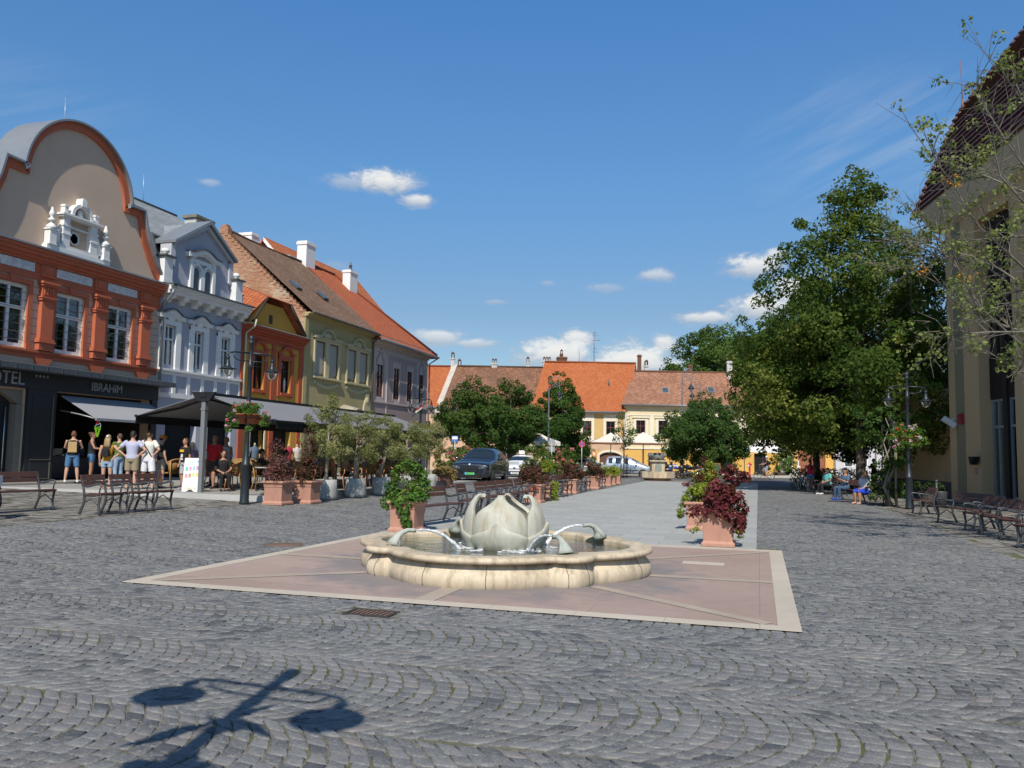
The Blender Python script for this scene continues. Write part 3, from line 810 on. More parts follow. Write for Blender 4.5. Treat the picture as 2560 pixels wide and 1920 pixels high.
for xx in (22.5,24.98):
 mb = MB(); mb.box(xx-0.17,xx+0.17,-0.3,-0.02,8.6,8.66); mb.box(xx-0.14,xx+0.14,-0.28,-0.02,8.66,9.12); mb.box(xx-0.18,xx+0.18,-0.31,-0.02,9.12,9.17)
 mb.lathe([(0.18,9.17),(0.17,9.25),(0.1,9.33),(0.05,9.38),(0.06,9.42),(0.13,9.46),(0.13,9.5),(0.05,9.56),(0.05,9.6),(0.1,9.66),(0.09,9.74),(0.05,9.84),(0.03,9.93),(0.0,9.95)],(xx,-0.16,0),12)
 mb.build('finial',STUCCO,ho)
mb = MB(); mb.lathe([(0.24,0),(0.24,0.07),(0.2,0.07),(0.2,0.0)],(0,0,0),8,smooth=False,ph=PI/8)
o = mb.build('oculus',STUCCO,ho); o.location =(23.63,-0.002,9.1); o.rotation_euler =(PI/2,0,0)
mb = MB(); mb.lathe([(0.2,0.012),(0.0,0.012)],(0,0,0),8,ph=PI/8); mb.build('pane',M('dim_pane',(0.05,0.055,0.06),0.15,0.1,3,20,0,spec=0.6),o)
# roof behind the gable
ROOF_O = roof_mat('new_red_tile',(0.42,0.125,0.05),(0.56,0.20,0.085),(0.30,0.085,0.04),0.2,0.18,0.25)
mb = MB(); zr = 13.0
mb.quad((15,0.4,8.45),(20.4,0.4,8.45),(20.4,5,11.9),(15,5,11.9)); mb.quad((15,5,11.9),(23.2,5,11.9),(23.2,9,12.5),(15,9,12.5))
mb.quad((21.1,1.2,10.7),(21.1,9,10.7),(23.75,9,12.75),(23.75,1.2,12.75)); mb.quad((26.4,9,10.7),(26.4,1.2,10.7),(23.75,1.2,12.75),(23.75,9,12.75))
mb.quad((20.4,0.4,8.45),(28.3,0.4,8.45),(28.3,5,11.9),(20.4,5,11.9))
mb.build('roof',ROOF_O,ho)
mb = MB(); mb.tube([(23.05,0.1,12.9),(22.98,0.1,14.15)],[0.018,0.008],6); mb.build('lightning_rod',M('steel_rod',(0.5,0.5,0.5),0.4,0.1,metal=0.6),ho)
# shop front
SHOP = M('shopfront_anthracite',(0.022,0.026,0.030),0.45,0.15,2,40,0.1)
mb = MB(); mb.box(17,28.32,-0.16,0.0,3.55,4.12); mb.box(22.05,23.24,-0.14,0.0,0.43,3.55); mb.box(28.0,28.32,-0.14,0.0,0.3,3.55)
for xa,xb,za,zb_ in ((22.25,23.05,1.2,3.3),(22.25,23.05,0.55,1.05)):
 mb.box(xa,xb,-0.16,-0.1,za,zb_);
mb.build('shopfront',SHOP,ho,bevel=0.01)
trimg = M('panel_trim',(0.12,0.12,0.095),0.5)
mb = MB()
for za,zb_ in ((1.15,3.35),(0.5,1.08)):
 mb.box(23.06,23.10,-0.175,-0.14,za,zb_); mb.box(22.25,23.06,-0.17,-0.14,za,za+0.03)
mb.build('panel_trim',trimg,ho)
mb = MB(); mb.box(17,28.62,-0.75,0.0,4.12,4.30); mb.prism([(0,4.30),(-0.75,4.302),(0,4.42)],17,28.62,'x');
for k in range(20):mb.box(17.2+k*0.62,17.22+k*0.62,-0.765,-0.72,4.12,4.32)
mb.build('canopy',ZINC_D,ho)
LET = M('steel_letters',(0.34,0.36,0.37),0.4,0.08,metal=0.3)
text('lettering','HOTEL',0.60,LET,ho,(20.95,-0.175,3.83),depth=0.02,sx=0.92)
text('lettering','IBRAHIM',0.44,LET,ho,(25.5,-0.175,3.83),depth=0.02,sx=0.92)
for k in range(4):
 mb = MB(); pts =[]
 for i in range(10):
  r_ = 0.06 if i%2==0 else 0.025; th = PI/2+i*PI/5; pts.append((22.28+k*0.155+r_*math.cos(th),4.0+r_*math.sin(th)))
 mb.prism(pts,-0.19,-0.165); mb.build('star',LET,ho)
 # portal and shop inside
mb = MB(); mb.box(22.02,22.06,0.4,3.2,0.4,3.6); mb.box(23.2,23.24,0.4,4,0.4,3.6); mb.box(28.0,28.05,0.4,4,0.4,3.6); mb.box(18.5,28.1,3.9,4.0,0.4,3.6); mb.box(18.5,28.1,0.4,4,3.55,3.6)
mb.build('shop_interior',M('interior_brown',(0.035,0.03,0.027),0.8,0.3,1.2,8,0.1),ho)
mb = MB(); mb.box(21.75,22.04,0.02,0.5,0.43,3.0); mb.prism(arc(20.3,2.6,1.7,0,180,24,0.9)+[(18.6,3.5),(22.0,3.5)],0.06,0.4)
mb.build('portal_stone',M('portal_stone',(0.20,0.18,0.15),0.85,0.1,2,40,0.2),ho)
dr = MB(); dr.box(18.7,21.75,0.32,0.38,0.43,3.3); drd = dr.build('door',M('door_dark',(0.02,0.022,0.024),0.4),ho)
mb = MB(); mb.tube([(21.55,0.25,0.6),(21.55,0.25,2.9)],0.02,8); mb.build('handle',M('brushed_steel',(0.55,0.58,0.6),0.3,0.05,metal=0.8),drd)
mb = MB(); mb.box(23.6,27.6,1.5,2.1,0.43,1.2); mb.box(23.6,27.6,1.45,1.5,0.5,1.15)
ct = mb.build('counter',M('counter_grey',(0.07,0.07,0.07),0.4),ho)
mb = MB(); mb.box(23.6,27.6,1.48,1.5,1.2,1.55); mb.build('display_glass',GLASS,ct)
mb = MB()
for k in range(14):mb.ball((23.85+k*0.27,1.72,1.22),0.11,0.15,0.07,8,6)
mb.build('ice_cream',M('ice_cream',(0.55,0.42,0.2),0.6,0.5,2.2,5,0.1),ct)
# awning over the counter
aw = MB(); n_ = 12; zt,zb_ = 3.42,2.62
for (dz,) in ((0.0,),):
 aw.add([(23.5,-0.05,zt),(27.9,-0.05,zt),(27.9,-1.65,zb_),(23.5,-1.65,zb_),(23.5,-0.05,zt-0.03),(27.9,-0.05,zt-0.03),(27.9,-1.65,zb_-0.03),(23.5,-1.65,zb_-0.03)],[(0,1,2,3),(7,6,5,4),(0,3,7,4),(1,5,6,2),(3,2,6,7)])
AWN = M('awning_grey',(0.30,0.30,0.32),0.85,0.05,1.5,90,0.2)
a1 = aw.build('shop_awning',AWN,ho)
mb = MB(); mb.box(23.45,27.95,-1.70,-1.64,zb_-0.08,zb_+0.01); mb.tube([(23.55,0,2.9),(23.55,-0.9,2.75),(23.55,-1.62,zb_-0.02)],0.025,6); mb.tube([(27.8,0,2.9),(27.8,-0.9,2.75),(27.8,-1.62,zb_-0.02)],0.025,6)
mb.build('awning_arm',M('awning_metal',(0.35,0.36,0.37),0.5,metal=0.4),a1)
# neon ice cream cone hanging behind the awning
ne = empty('neon_sign',(X0-0.9,26.3,2.38),PI/2,'lit neon ice cream cone sign hanging in the ice cream shop','neon sign')
for k,(nm,col,pts) in enumerate((('cone',(0.45,1.0,0.05),[(-0.17,0),(-0.03,-0.42),(0.03,-0.42),(0.17,0),(-0.17,0),(-0.17,-0.06),(0.17,-0.06)]),('cone',(0.45,1.0,0.05),[(-0.07,-0.06),(0.0,-0.38),(0.07,-0.06)]),('scoop',(0.6,0.75,1.0),[(-0.18,0.03),(-0.12,0.1),(0.14,0.2),(0.18,0.1),(0.17,0.03)]),('scoop',(0.1,0.9,0.2),[(0.0,0.03),(0.1,0.06),(0.16,0.02)]),('scoop',(1.0,0.05,0.08),[(-0.12,0.14),(0.0,0.3),(0.04,0.36),(0.1,0.24)]))):
 mb = MB(); mb.tube([(x*0.85,0,z*0.85) for x,z in pts],0.007,6,smooth=True); mb.build(nm,emit('neon_'+nm+str(k),col,0.9),ne)
 # rain pipe on the party wall
mb = MB(); mb.tube([(28.42,-0.55,8.2),(28.42,-0.52,8.02),(28.4,-0.1,7.6),(28.4,-0.1,4.1)],0.06,10); mb.tube([(28.3,-0.55,8.36),(28.55,-0.55,8.36)],0.06,8)
mb.build('rain_pipe',GUT,ho)
# ------------------------------------------------------------------ pale blue house
gr = house('blue_house','pale grey blue house with white stucco hoods and a slate mansard roof')
LAV = M('lavender_plaster',(0.40,0.405,0.465),0.85,0.05,1.2,50,0.2,stain=0.05)
SLATE = roof_mat('slate',(0.21,0.23,0.245),(0.30,0.32,0.335),(0.17,0.185,0.20),0.22,0.6,0.2)
gw =[(28.65,29.33),(30.53,31.2),(32.44,33.12)]
mb = MB(); wall(mb,28.3,34.0,0.2,8.0,[(a,b,5.07,6.79) for a,b in gw]+[(29.0,31.0,0.4,3.0),(31.8,33.5,0.4,3.0)],depth=0.3); mb.build('wall',LAV,gr)
mb = MB(); mb.box(28.9,33.6,0.35,0.4,0.3,3.1); mb.build('dark_interior',DARK,gr)
gout =[(28.6,8.45),(28.6,8.75),(28.75,8.85),(28.95,9.1),(29.05,9.5),(29.05,10.35),(31.0,11.6),(32.75,10.5),(32.75,9.5),(32.85,9.1),(33.05,8.85),(33.25,8.75),(33.25,8.45)]
hole =[(30.2,30.72),(31.0,31.52)]
mb = MB(); mb.prism(gout,0.02,0.3); mb.build('gable_wall',LAV,gr)
mb = MB(); mb.box(28.32,28.6,-0.0,0.3,8.45,9.15); mb.box(33.25,34.0,-0.0,0.3,8.45,9.0); mb.build('parapet',LAV,gr)
mb = MB(); mb.box(28.3,28.62,-0.04,0.34,9.15,9.2); mb.box(33.22,34.02,-0.04,0.34,9.0,9.05); mb.build('parapet_cap',ZINC_D,gr)
mb = MB()
mb.prism([(28.72,10.28),(28.72,10.4),(31.0,11.82),(33.08,10.5),(33.08,10.38),(31.0,11.66)],-0.28,1.0)
mb.build('gable_coping',ZINC,gr)
mb = MB(); mb.prism([(28.85,10.2),(28.85,10.3),(31.0,11.62),(32.95,10.4),(32.95,10.3),(31.0,11.45)],-0.14,0.0);
for x_,s in ((29.05,-1),(32.75,1)):
 mb.prism([(x_+s*0.02,10.3),(x_+s*0.3,10.3),(x_+s*0.3,9.7),(x_+s*0.22,9.4),(x_+s*0.02,9.25)],-0.05,0.5)
mb.build('gable_moulding',M('pale_grey_moulding',(0.5,0.5,0.53),0.8),gr)
mb = MB(); wx0,wx1 = 30.0,31.72
mb.box(wx0,wx0+0.2,-0.1,0.02,8.5,9.95); mb.box(wx1-0.2,wx1,-0.1,0.02,8.5,9.95); mb.box(30.72,31.0,-0.08,0.02,8.5,9.5); mb.box(wx0+0.2,wx1-0.2,-0.06,0.02,9.78,9.95)
for c_ in (30.46,31.26):
 mb.band(arc(c_,9.4,0.26,180,0,16),0.12,-0.09,0.02)
 mb.box(c_-0.28,c_+0.28,-0.1,0.02,8.45,8.55)
hood =[(29.75,10.15),(30.1,10.18),(30.4,10.32),(30.7,10.42),(31.0,10.42),(31.3,10.32),(31.6,10.18),(31.97,10.15)]
mb.band([(x,z-0.2) for x,z in hood],0.2,-0.2,0.02); mb.band([(x,z-0.28) for x,z in hood[1:-1]],0.08,-0.12,0.02)
mb.build('twin_window_surround',STUCCO,gr)
mb = MB(); mb.band([(x,z) for x,z in hood],0.05,-0.27,0.02); mb.build('hood_flashing',ZINC_D,gr)
for c_ in (30.46,31.26):
 mb = MB(); mb.prism([(c_-0.24,8.56),(c_+0.24,8.56)]+arc(c_,9.4,0.24,0,180,14),-0.02,0.015); w0 = mb.build('arched_window',WHITE,gr)
 mb = MB(); mb.prism([(c_-0.18,8.64),(c_+0.18,8.64)]+arc(c_,9.4,0.18,0,180,14),-0.03,-0.021); mb.build('pane',M('dim_pane',0),w0)
for x_ in (28.1,33.0):
 mb = MB(); mb.box(x_,x_+0.5,-0.3,0.15,8.45,9.55); mb.box(x_-0.02,x_+0.52,-0.32,0.17,8.45,8.6); mb.build('corner_pier',STUCCO,gr)
 mb = MB(); mb.box(x_-0.1,x_+0.6,-0.4,0.25,9.55,9.62); mb.build('pier_cap',ZINC_D,gr)
 mb = MB(); mb.lathe([(0.1,0),(0.07,0.06),(0.16,0.14),(0.18,0.22),(0.12,0.3),(0.0,0.33)],(x_+0.25,-0.08,9.62),14); mb.build('ball_finial',STUCCO,gr)
mb = MB(); cornice(mb,28.32,34.02,[(7.95,8.05,0.08),(8.05,8.2,0.42),(8.2,8.3,0.5),(8.3,8.40,0.58)])
mb.build('main_cornice',STUCCO,gr)
mb = MB(); mb.box(28.3,34.1,-0.66,0.1,8.401,8.45); mb.build('cornice_flashing',ZINC_D,gr)
for k in range(7):
 x_ = 28.5+k*0.86; mb = MB(); mb.prism([(0.0,7.7),(-0.12,7.72),(-0.18,7.84),(-0.34,7.9),(-0.4,8.05),(0.0,8.05)],x_,x_+0.3,'x'); mb.build('modillion',STUCCO,gr)
for a,b in gw:
 c_ =(a+b)/2; mb = MB()
 mb.box(a-0.32,a-0.003,-0.07,0.0,4.95,6.95); mb.box(b+0.003,b+0.32,-0.07,0.0,4.95,6.95); mb.box(a-0.32,b+0.32,-0.072,0.0,6.8,7.0)
 hd =[(a-0.45,7.22),(a-0.2,7.24),(c_-0.3,7.36),(c_-0.1,7.45),(c_+0.1,7.45),(c_+0.3,7.36),(b+0.2,7.24),(b+0.45,7.22)]
 mb.band([(x,z-0.18) for x,z in hd],0.18,-0.17,0.0); mb.band([(x,z-0.28) for x,z in hd[1:-1]],0.1,-0.1,0.0); mb.ball((c_,-0.06,7.08),0.24,0.08,0.12)
 mb.build('window_surround',STUCCO,gr)
 mb = MB(); mb.band(hd,0.04,-0.24,0.0); mb.build('hood_flashing',ZINC_D,gr)
 window(gr,a,b,5.07,6.79,0.1,WHITE,2,0.66,0.07,0.05)
mb = MB(); mb.box(28.32,34.0,-0.14,0,4.86,4.95); mb.box(28.32,34,-0.05,0,4.7,4.86); mb.box(28.32,34,-0.05,0,3.75,3.95)
for k in range(7):mb.box(28.35+k*0.93,28.55+k*0.93,-0.045,0,3.95,4.7)
mb.build('string_course',STUCCO,gr)
mb = MB(); mb.quad((28.3,0.3,8.45),(34.0,0.3,8.45),(34.0,1.0,10.7),(28.3,1.0,10.7)); mb.build('mansard',ZINC,gr)
mb = MB();
for k in range(14):
 for s in (-1,1):
  xa = 28.4+k*0.42-(0 if s>0 else 1.1); pts =[]
  for q in range(2):pass
  p = Vector((xa,0.30-0.012,8.5)); q = Vector((xa+s*1.2 if s>0 else xa+1.1,0.98-0.012,10.66))
  if s<0:p.x,q.x = xa+1.1,xa
  if 28.3<=min(p.x,q.x) and max(p.x,q.x)<=34:mb.tube([p,q],0.018,4)
mb.tube([(28.3,0.98,10.7),(34,0.98,10.7)],0.07,6); mb.tube([(28.62,0.25,8.5),(28.62,0.95,10.7)],0.12,6)
mb.build('roof_ribs',ZINC_D,gr)
mb = MB(); mb.quad((28.3,0.95,10.7),(34.0,0.95,10.7),(34.0,4.0,13.15),(28.3,4.0,13.15)); mb.quad((28.3,8,10.7),(28.3,4,13.15),(34.0,4,13.15),(34.0,8,10.7))
mb.quad((29.0,0.95,10.4),(29.0,4,10.4),(31.0,4,11.75),(31.0,0.95,11.75)); mb.quad((32.8,4,10.4),(32.8,0.95,10.4),(31.0,0.95,11.75),(31.0,4,11.75))
mb.add([(34,0.3,8.45),(34,0.95,10.7),(34,4,13.15),(34,8,10.7),(34,8,8)],[(0,4,3,2,1)])
mb.build('roof',SLATE,gr)
mb = MB(); mb.tube([(28.3,4.0,13.17),(33.9,4.0,13.17)],0.07,6); mb.build('ridge_cap',ZINC_D,gr)
CHIMW = M('old_white_render',(0.52,0.50,0.46),0.9,0.2,2.5,30,0.4,stain=0.5)
mb = MB(); mb.box(34.9,36.2,3.6,4.3,10.5,13.35); mb.build('chimney',CHIMW,gr)
mb = MB(); mb.box(34.8,36.3,3.5,4.4,13.35,13.5); mb.build('chimney_cap',M('mossy_concrete',(0.2,0.19,0.15),0.9,0.3),gr)
mb = MB(); mb.tube([(31.6,4,13.1),(31.5,4,14.5)],0.012,5); mb.build('lightning_rod',M('steel_rod',0),gr)
# ------------------------------------------------------------------ small orange shop house
og = house('orange_house','small orange and red house with a half hipped gable and clothes posters in its windows')
OCH = M('ochre_plaster',(0.55,0.30,0.055),0.85,0.06,1.5,50,0.2,stain=0.05)
GRED = M('oxide_red',(0.40,0.085,0.04),0.75,0.07,2,50,0.15)
ow =[(35.02,35.95),(37.46,38.4)]
mb = MB(); wall(mb,34.0,39.6,0.2,7.3,[(a,b,4.63,6.33) for a,b in ow]+[(35.0,36.2,0.4,2.7),(37.0,38.7,1.2,2.7)],depth=0.3)
mb.build('wall',OCH,og)
mb = MB(); mb.box(34.2,39.4,0.32,0.36,0.3,3.0); mb.build('dark_interior',DARK,og)
mb = MB(); mb.prism([(34.75,7.75),(34.75,8.05),(35.8,9.05),(37.72,9.05),(39.2,7.85),(39.2,7.75)],0.12,0.4); mb.build('gable_wall',OCH,og)
mb = MB(); cornice(mb,34.0,39.6,[(7.0,7.12,0.05),(7.12,7.3,0.1),(7.3,7.42,0.2),(7.42,7.55,0.34),(7.55,7.66,0.44)])
for a in (34.02,36.6,39.22):mb.box(a,a+0.36,-0.06,0,0.4,7.0)
mb.build('red_mouldings',GRED,og)
mb = MB(); mb.prism([(-0.5,7.662),(-0.5,7.70),(0.12,7.80),(0.12,7.662)],33.98,39.66,'x'); mb.build('ledge_flashing',M('old_tin',(0.42,0.40,0.36),0.6,0.2,metal=0.3),og)
for a,b in ow:
 c_ =(a+b)/2; mb = MB(); w_ = 0.26
 mb.box(a-w_,a-0.003,-0.08,0,4.4,6.7); mb.box(b+0.003,b+w_,-0.08,0,4.4,6.7); mb.box(a-w_,b+w_,-0.082,0,6.34,6.55)
 mb.band(arc(c_,6.45,0.5,155,25,16,0.45),0.14,-0.14,0); mb.box(a-w_-0.08,a-0.02,-0.15,0,6.62,6.72); mb.box(b+0.02,b+w_+0.08,-0.15,0,6.62,6.72)
 mb.box(a-0.05,b+0.05,-0.14,0,4.46,4.6)
 mb.build('window_surround',GRED,og)
 BRN = M('dark_brown_frame',(0.025,0.016,0.012),0.5,0.2,3,40,0.1)
 w0 = window(og,a,b,4.63,6.33,0.14,BRN,2,0.66,0.07,0.06,curtain=None)
 PST = M('poster_white',(0.62,0.62,0.66),0.6,0.1)
 l1,l2 =('NŐI','DIVAT') if a<36 else ('FÉRFI','DIVAT')
 text('lettering',l1,0.2,PST,og,(c_-0.14,0.148,6.12),depth=0.003); text('lettering',l2,0.2,PST,og,(c_-0.14,0.148,5.94),depth=0.003)
 mb = MB(); xx = a+0.12 if a<36 else b-0.26
 mb.prism([(xx-0.03,5.42),(xx+0.03,5.42),(xx+0.04,5.34),(xx+0.1,5.28),(xx+0.1,5.05),(xx+0.08,4.98),(xx+0.07,4.75),(xx+0.02,4.72),(xx,4.9),(xx-0.03,4.72),(xx-0.07,4.75),(xx-0.08,4.98),(xx-0.1,5.05),(xx-0.1,5.28),(xx-0.04,5.34)],0.142,0.148)
 mb.build('figure_poster',PST,w0)
mb = MB(); mb.box(36.45,36.72,0.09,0.13,8.05,8.5); mb.build('attic_window',BRN,og)
mb = MB()
# main roof with the half hip: ridge runs into the block
mb.quad((34.0,-0.2,7.9),(35.75,-0.2,9.3),(35.75+1.05,2.4,10.3),(34.0,4.0,7.9)); mb.poly([(36.8,2.4,10.3),(36.8,7,10.3),(34.0,7,7.9),(34.0,4,7.9)])
mb.quad((37.78,-0.2,9.3),(39.55,-0.2,7.8),(39.55,5.0,7.8),(36.8,2.4,10.3)); mb.poly([(36.8,2.4,10.3),(39.55,5,7.8),(39.55,7,7.8),(36.8,7,10.3)])
mb.poly([(35.72,-0.3,9.27),(37.81,-0.3,9.27),(36.8,2.4,10.32)])
mb.build('roof',roof_mat('orange_tile',(0.38,0.10,0.04),(0.50,0.165,0.075),(0.25,0.07,0.04),0.24,0.2,0.3),og)
mb = MB()
mb.tube([(34.55,-0.22,7.86),(35.72,-0.24,9.24)],0.06,6); mb.tube([(37.8,-0.24,9.24),(39.45,-0.22,7.8)],0.09,6); mb.tube([(36.8,2.4,10.36),(36.8,7,10.36)],0.08,6)
mb.build('verge_board',M('dark_timber',(0.05,0.035,0.028),0.8,0.2),og)
mb = MB(); mb.tube([(34.35,-0.55,7.9),(34.35,-0.5,7.6),(34.2,-0.12,7.25),(34.2,-0.12,3.0)],0.055,8); mb.build('rain_pipe',M('cream_pipe',(0.48,0.46,0.32),0.6),og)
mb = MB(); mb.box(35.35,36.35,-0.05,0.1,2.7,2.85); mb.box(34.95,35.0,-0.06,0.1,0.4,2.85); mb.box(36.2,36.3,-0.06,0.1,0.4,2.85); mb.build('door_frame',M('cream_frame',(0.6,0.5,0.33),0.7),og)
# ------------------------------------------------------------------ yellow house with the bare brick gable
ye = house('yellow_house','dull yellow house with roller shutters and a bare brick gable end')
YEL = M('dull_yellow_plaster',(0.40,0.335,0.165),0.9,0.09,1.0,40,0.3,stain=0.22)
mb = MB(); hw =[(40.75,43.68),(44.56,47.48)]
pan =[]
for a,b in hw:pan +=[(a+0.12,(a+b)/2-0.22,5.87,7.82),((a+b)/2+0.22,b-0.12,5.87,7.82)]
wall(mb,39.6,48.1,0.2,9.0,[(p[0],p[1],p[2],p[3]) for p in pan]+[(41,43.5,0.4,3.2),(44.5,47,0.4,3.2)],depth=0.2)
mb.build('wall',YEL,ye)
mb = MB(); mb.box(40,48,0.25,0.3,0.3,3.3); mb.build('dark_interior',DARK,ye)
def brick_gable():
 m = bpy.data.materials.new('old_brick'); t = N(m); co = t.new('ShaderNodeTexCoord').outputs['Object']
 s = t.new('ShaderNodeSeparateXYZ',{0:co}); v = t.new('ShaderNodeCombineXYZ',{0:s.outputs[1],1:s.outputs[2]})
 b = t.new('ShaderNodeTexBrick',{'Vector':v.outputs[0],'Color1':(0,0,0,1),'Color2':(1,1,1,1),'Mortar':(0.5,0.5,0.5,1),'Scale':1.0,'Mortar Size':0.012,'Brick Width':0.28,'Row Height':0.085})
 bw = t.new('ShaderNodeRGBToBW',{0:b.outputs[0]}).outputs[0]
 n1 = t.noise(v.outputs[0],0.55,6,0.7,0.3); n2 = t.noise(v.outputs[0],6,4,0.7)
 mp = t.new('ShaderNodeMapping',{'Vector':v.outputs[0],'Scale':(1,3.5,1)}); n3 = t.noise(mp.outputs[0],2.0,5,0.7)
 c = t.mix(t.math('ADD',t.math('MULTIPLY',bw,0.6),t.math('MULTIPLY',n2,0.4)),(0.27,0.095,0.05),(0.50,0.22,0.11))
 c = t.mix(t.math('MULTIPLY',b.outputs['Fac'],0.8),c,(0.46,0.37,0.27))
 f = t.map(t.math('ADD',t.math('MULTIPLY',n1,0.55),t.math('MULTIPLY',n3,0.5)),0.5,0.6)
 z = t.map(s.outputs[2],13.2,11.2,0.0,1.0)
 c = t.mix(t.math('MULTIPLY',t.math('MULTIPLY',f,z),0.8),c,t.mix(n2,(0.46,0.36,0.24),(0.62,0.52,0.38)))
 t.out(t.bsdf(c,0.92,t.math('SUBTRACT',n2,b.outputs['Fac']),0.8,0.02,spec=0.15)); return m
mb = MB(); mb.prism([(0.0,0.2),(0.0,9.2),(5.26,14.0),(5.5,14.0),(10.5,9.4),(10.5,0.2)],39.6,39.95,'x')
for k in range(24):
 t = k/24; y_ = 0.1+5.2*t; z_ = 9.3+4.75*t; mb.box(39.57,39.95,y_,y_+0.2,z_-0.1,z_+0.1)
mb.box(39.58,39.95,5.1,5.65,13.9,14.25); mb.box(39.58,39.95,5.2,5.5,14.25,14.4)
mb.build('brick_gable',brick_gable(),ye)
ROOF_B = roof_mat('old_brown_tile',(0.17,0.10,0.065),(0.30,0.185,0.125),(0.135,0.085,0.05),0.17,0.18,0.6)
mb = MB(); n_ = 18; sag = lambda t,s:-0.10*math.sin(PI*t)*math.sin(PI*s)+random.uniform(-0.012,0.012)
gv ={}
for i in range(n_+1):
 for j in range(9):
  t,s = i/n_,j/8; gv[i,j] =(39.85+8.2*t,-0.45+5.75*s,9.2+4.9*s+sag(t,s))
for i in range(n_):
 for j in range(8):
  p =[gv[i,j],gv[i+1,j],gv[i+1,j+1],gv[i,j+1]]
  uvs =[[(q[0],math.hypot(q[1]+0.45,q[2]-9.2)) for q in p]]
  mb.add(p,[(0,1,2,3)],uvs)
mb.quad((48.05,10.6,9.3),(39.85,10.6,9.3),(39.85,5.3,14.1),(48.05,5.3,14.1))
mb.build('roof',ROOF_B,ye)
mb = MB(); mb.tube([(39.9,5.3,14.14),(42,5.3,14.06),(45,5.3,14.05),(48.05,5.3,14.14)],0.11,6); mb.build('ridge_tile',ROOF_B,ye)
for x_,y_ in ((41.45,1.75),(44.5,1.72)):
 mb = MB(); z_ = 9.2+4.9*(y_+0.45)/5.75
 mb.obox((x_,y_,z_+0.05),0.55,0.75,0.1,0,math.atan2(4.9,5.75)); o = mb.build('skylight',ZINC_D,ye)
 mb = MB(); mb.obox((x_,y_-0.03,z_+0.095),0.42,0.6,0.02,0,math.atan2(4.9,5.75)); mb.build('pane',M('sky_pane',(0.07,0.085,0.1),0.08,0.1,3,20,0,spec=0.8),o)
mb = MB(); cornice(mb,39.62,48.08,[(8.30,8.36,0.04),(8.95,9.02,0.12),(9.02,9.12,0.24),(9.12,9.2,0.36)]); mb.box(39.6,39.95,-0.1,0.0,0.3,8.9); mb.build('main_cornice',YEL,ye)
mb = MB(); mb.tube([(39.7,-0.52,9.24),(48.0,-0.52,9.12)],0.085,8); mb.tube([(48.0,-0.5,9.1),(47.97,-0.3,8.85),(47.97,-0.1,8.6),(47.97,-0.1,3)],0.06,8); mb.build('gutter',M('rusty_gutter',(0.15,0.12,0.10),0.7,0.3,metal=0.2),ye)
LY = M('pale_yellow_moulding',(0.48,0.43,0.27),0.85,0.1,2,40,0.2,stain=0.2)
SHUT = M('shutter_grey',(0.36,0.34,0.30),0.7,0.05,2,30,0.1)
for a,b in hw:
 c_ =(a+b)/2; mb = MB()
 mb.box(a-0.02,a+0.117,-0.07,0,5.8,7.95); mb.box(b-0.117,b+0.02,-0.07,0,5.8,7.95); mb.box(c_-0.217,c_+0.217,-0.06,0,5.8,7.83); mb.box(a-0.02,b+0.02,-0.072,0,7.83,7.97)
 mb.box(a-0.12,b+0.12,-0.17,0,5.7,5.8); mb.box(a-0.1,b+0.1,-0.15,0,7.97,8.03)
 mb.band([(a-0.1,8.03),(c_-0.75,8.06)]+arc(c_,8.02,0.72,165,15,14,0.5)+[(c_+0.75,8.06),(b+0.1,8.03)],0.08,-0.15,0)
 mb.ball((c_,-0.02,8.2),0.5,0.07,0.2); mb.ball((c_-0.2,-0.05,8.24),0.16,0.07,0.12); mb.ball((c_+0.2,-0.05,8.24),0.16,0.07,0.12)
 for k in range(9):
  x_ = a+0.2+k*(b-a-0.4)/8; mb.ball((x_,-0.02,5.5-0.22*math.sin(PI*k/8)),0.17,0.05,0.13,8,6)
 mb.build('window_surround',LY,ye)
 for p in [q for q in pan if a<=q[0]<=b]:window(ye,p[0],p[1],p[2],p[3],0.08,M('brown_frame',(0.10,0.06,0.04),0.6),1,None,0.05,0.04,curtain=None,blind=SHUT)
mb = MB(); mb.prism([(46.9,4.2),(47.9,4.2),(47.8,4.6),(47.6,5.0),(47.62,5.3),(47.2,5.3),(47.2,5.0),(47.0,4.6)],-0.08,0); mb.ball((47.4,-0.08,4.85),0.2,0.06,0.22); mb.build('stucco_cartouche',LY,ye)
mb = MB(); vs =[]
for i in range(13):
 th = PI*i/12
 vs +=[(44.6+0.85*math.cos(th),0.0,3.7+0.7*math.sin(th)),(44.6+0.85*math.cos(th),-1.0,3.55+0.6*math.sin(th))]
mb.add(vs,[(2*i,2*i+1,2*i+3,2*i+2) for i in range(12)],None,True); o = mb.build('door_canopy',M('canopy_buff',(0.38,0.34,0.25),0.8),ye)
k = o.modifiers.new('thick','SOLIDIFY'); k.thickness = 0.04
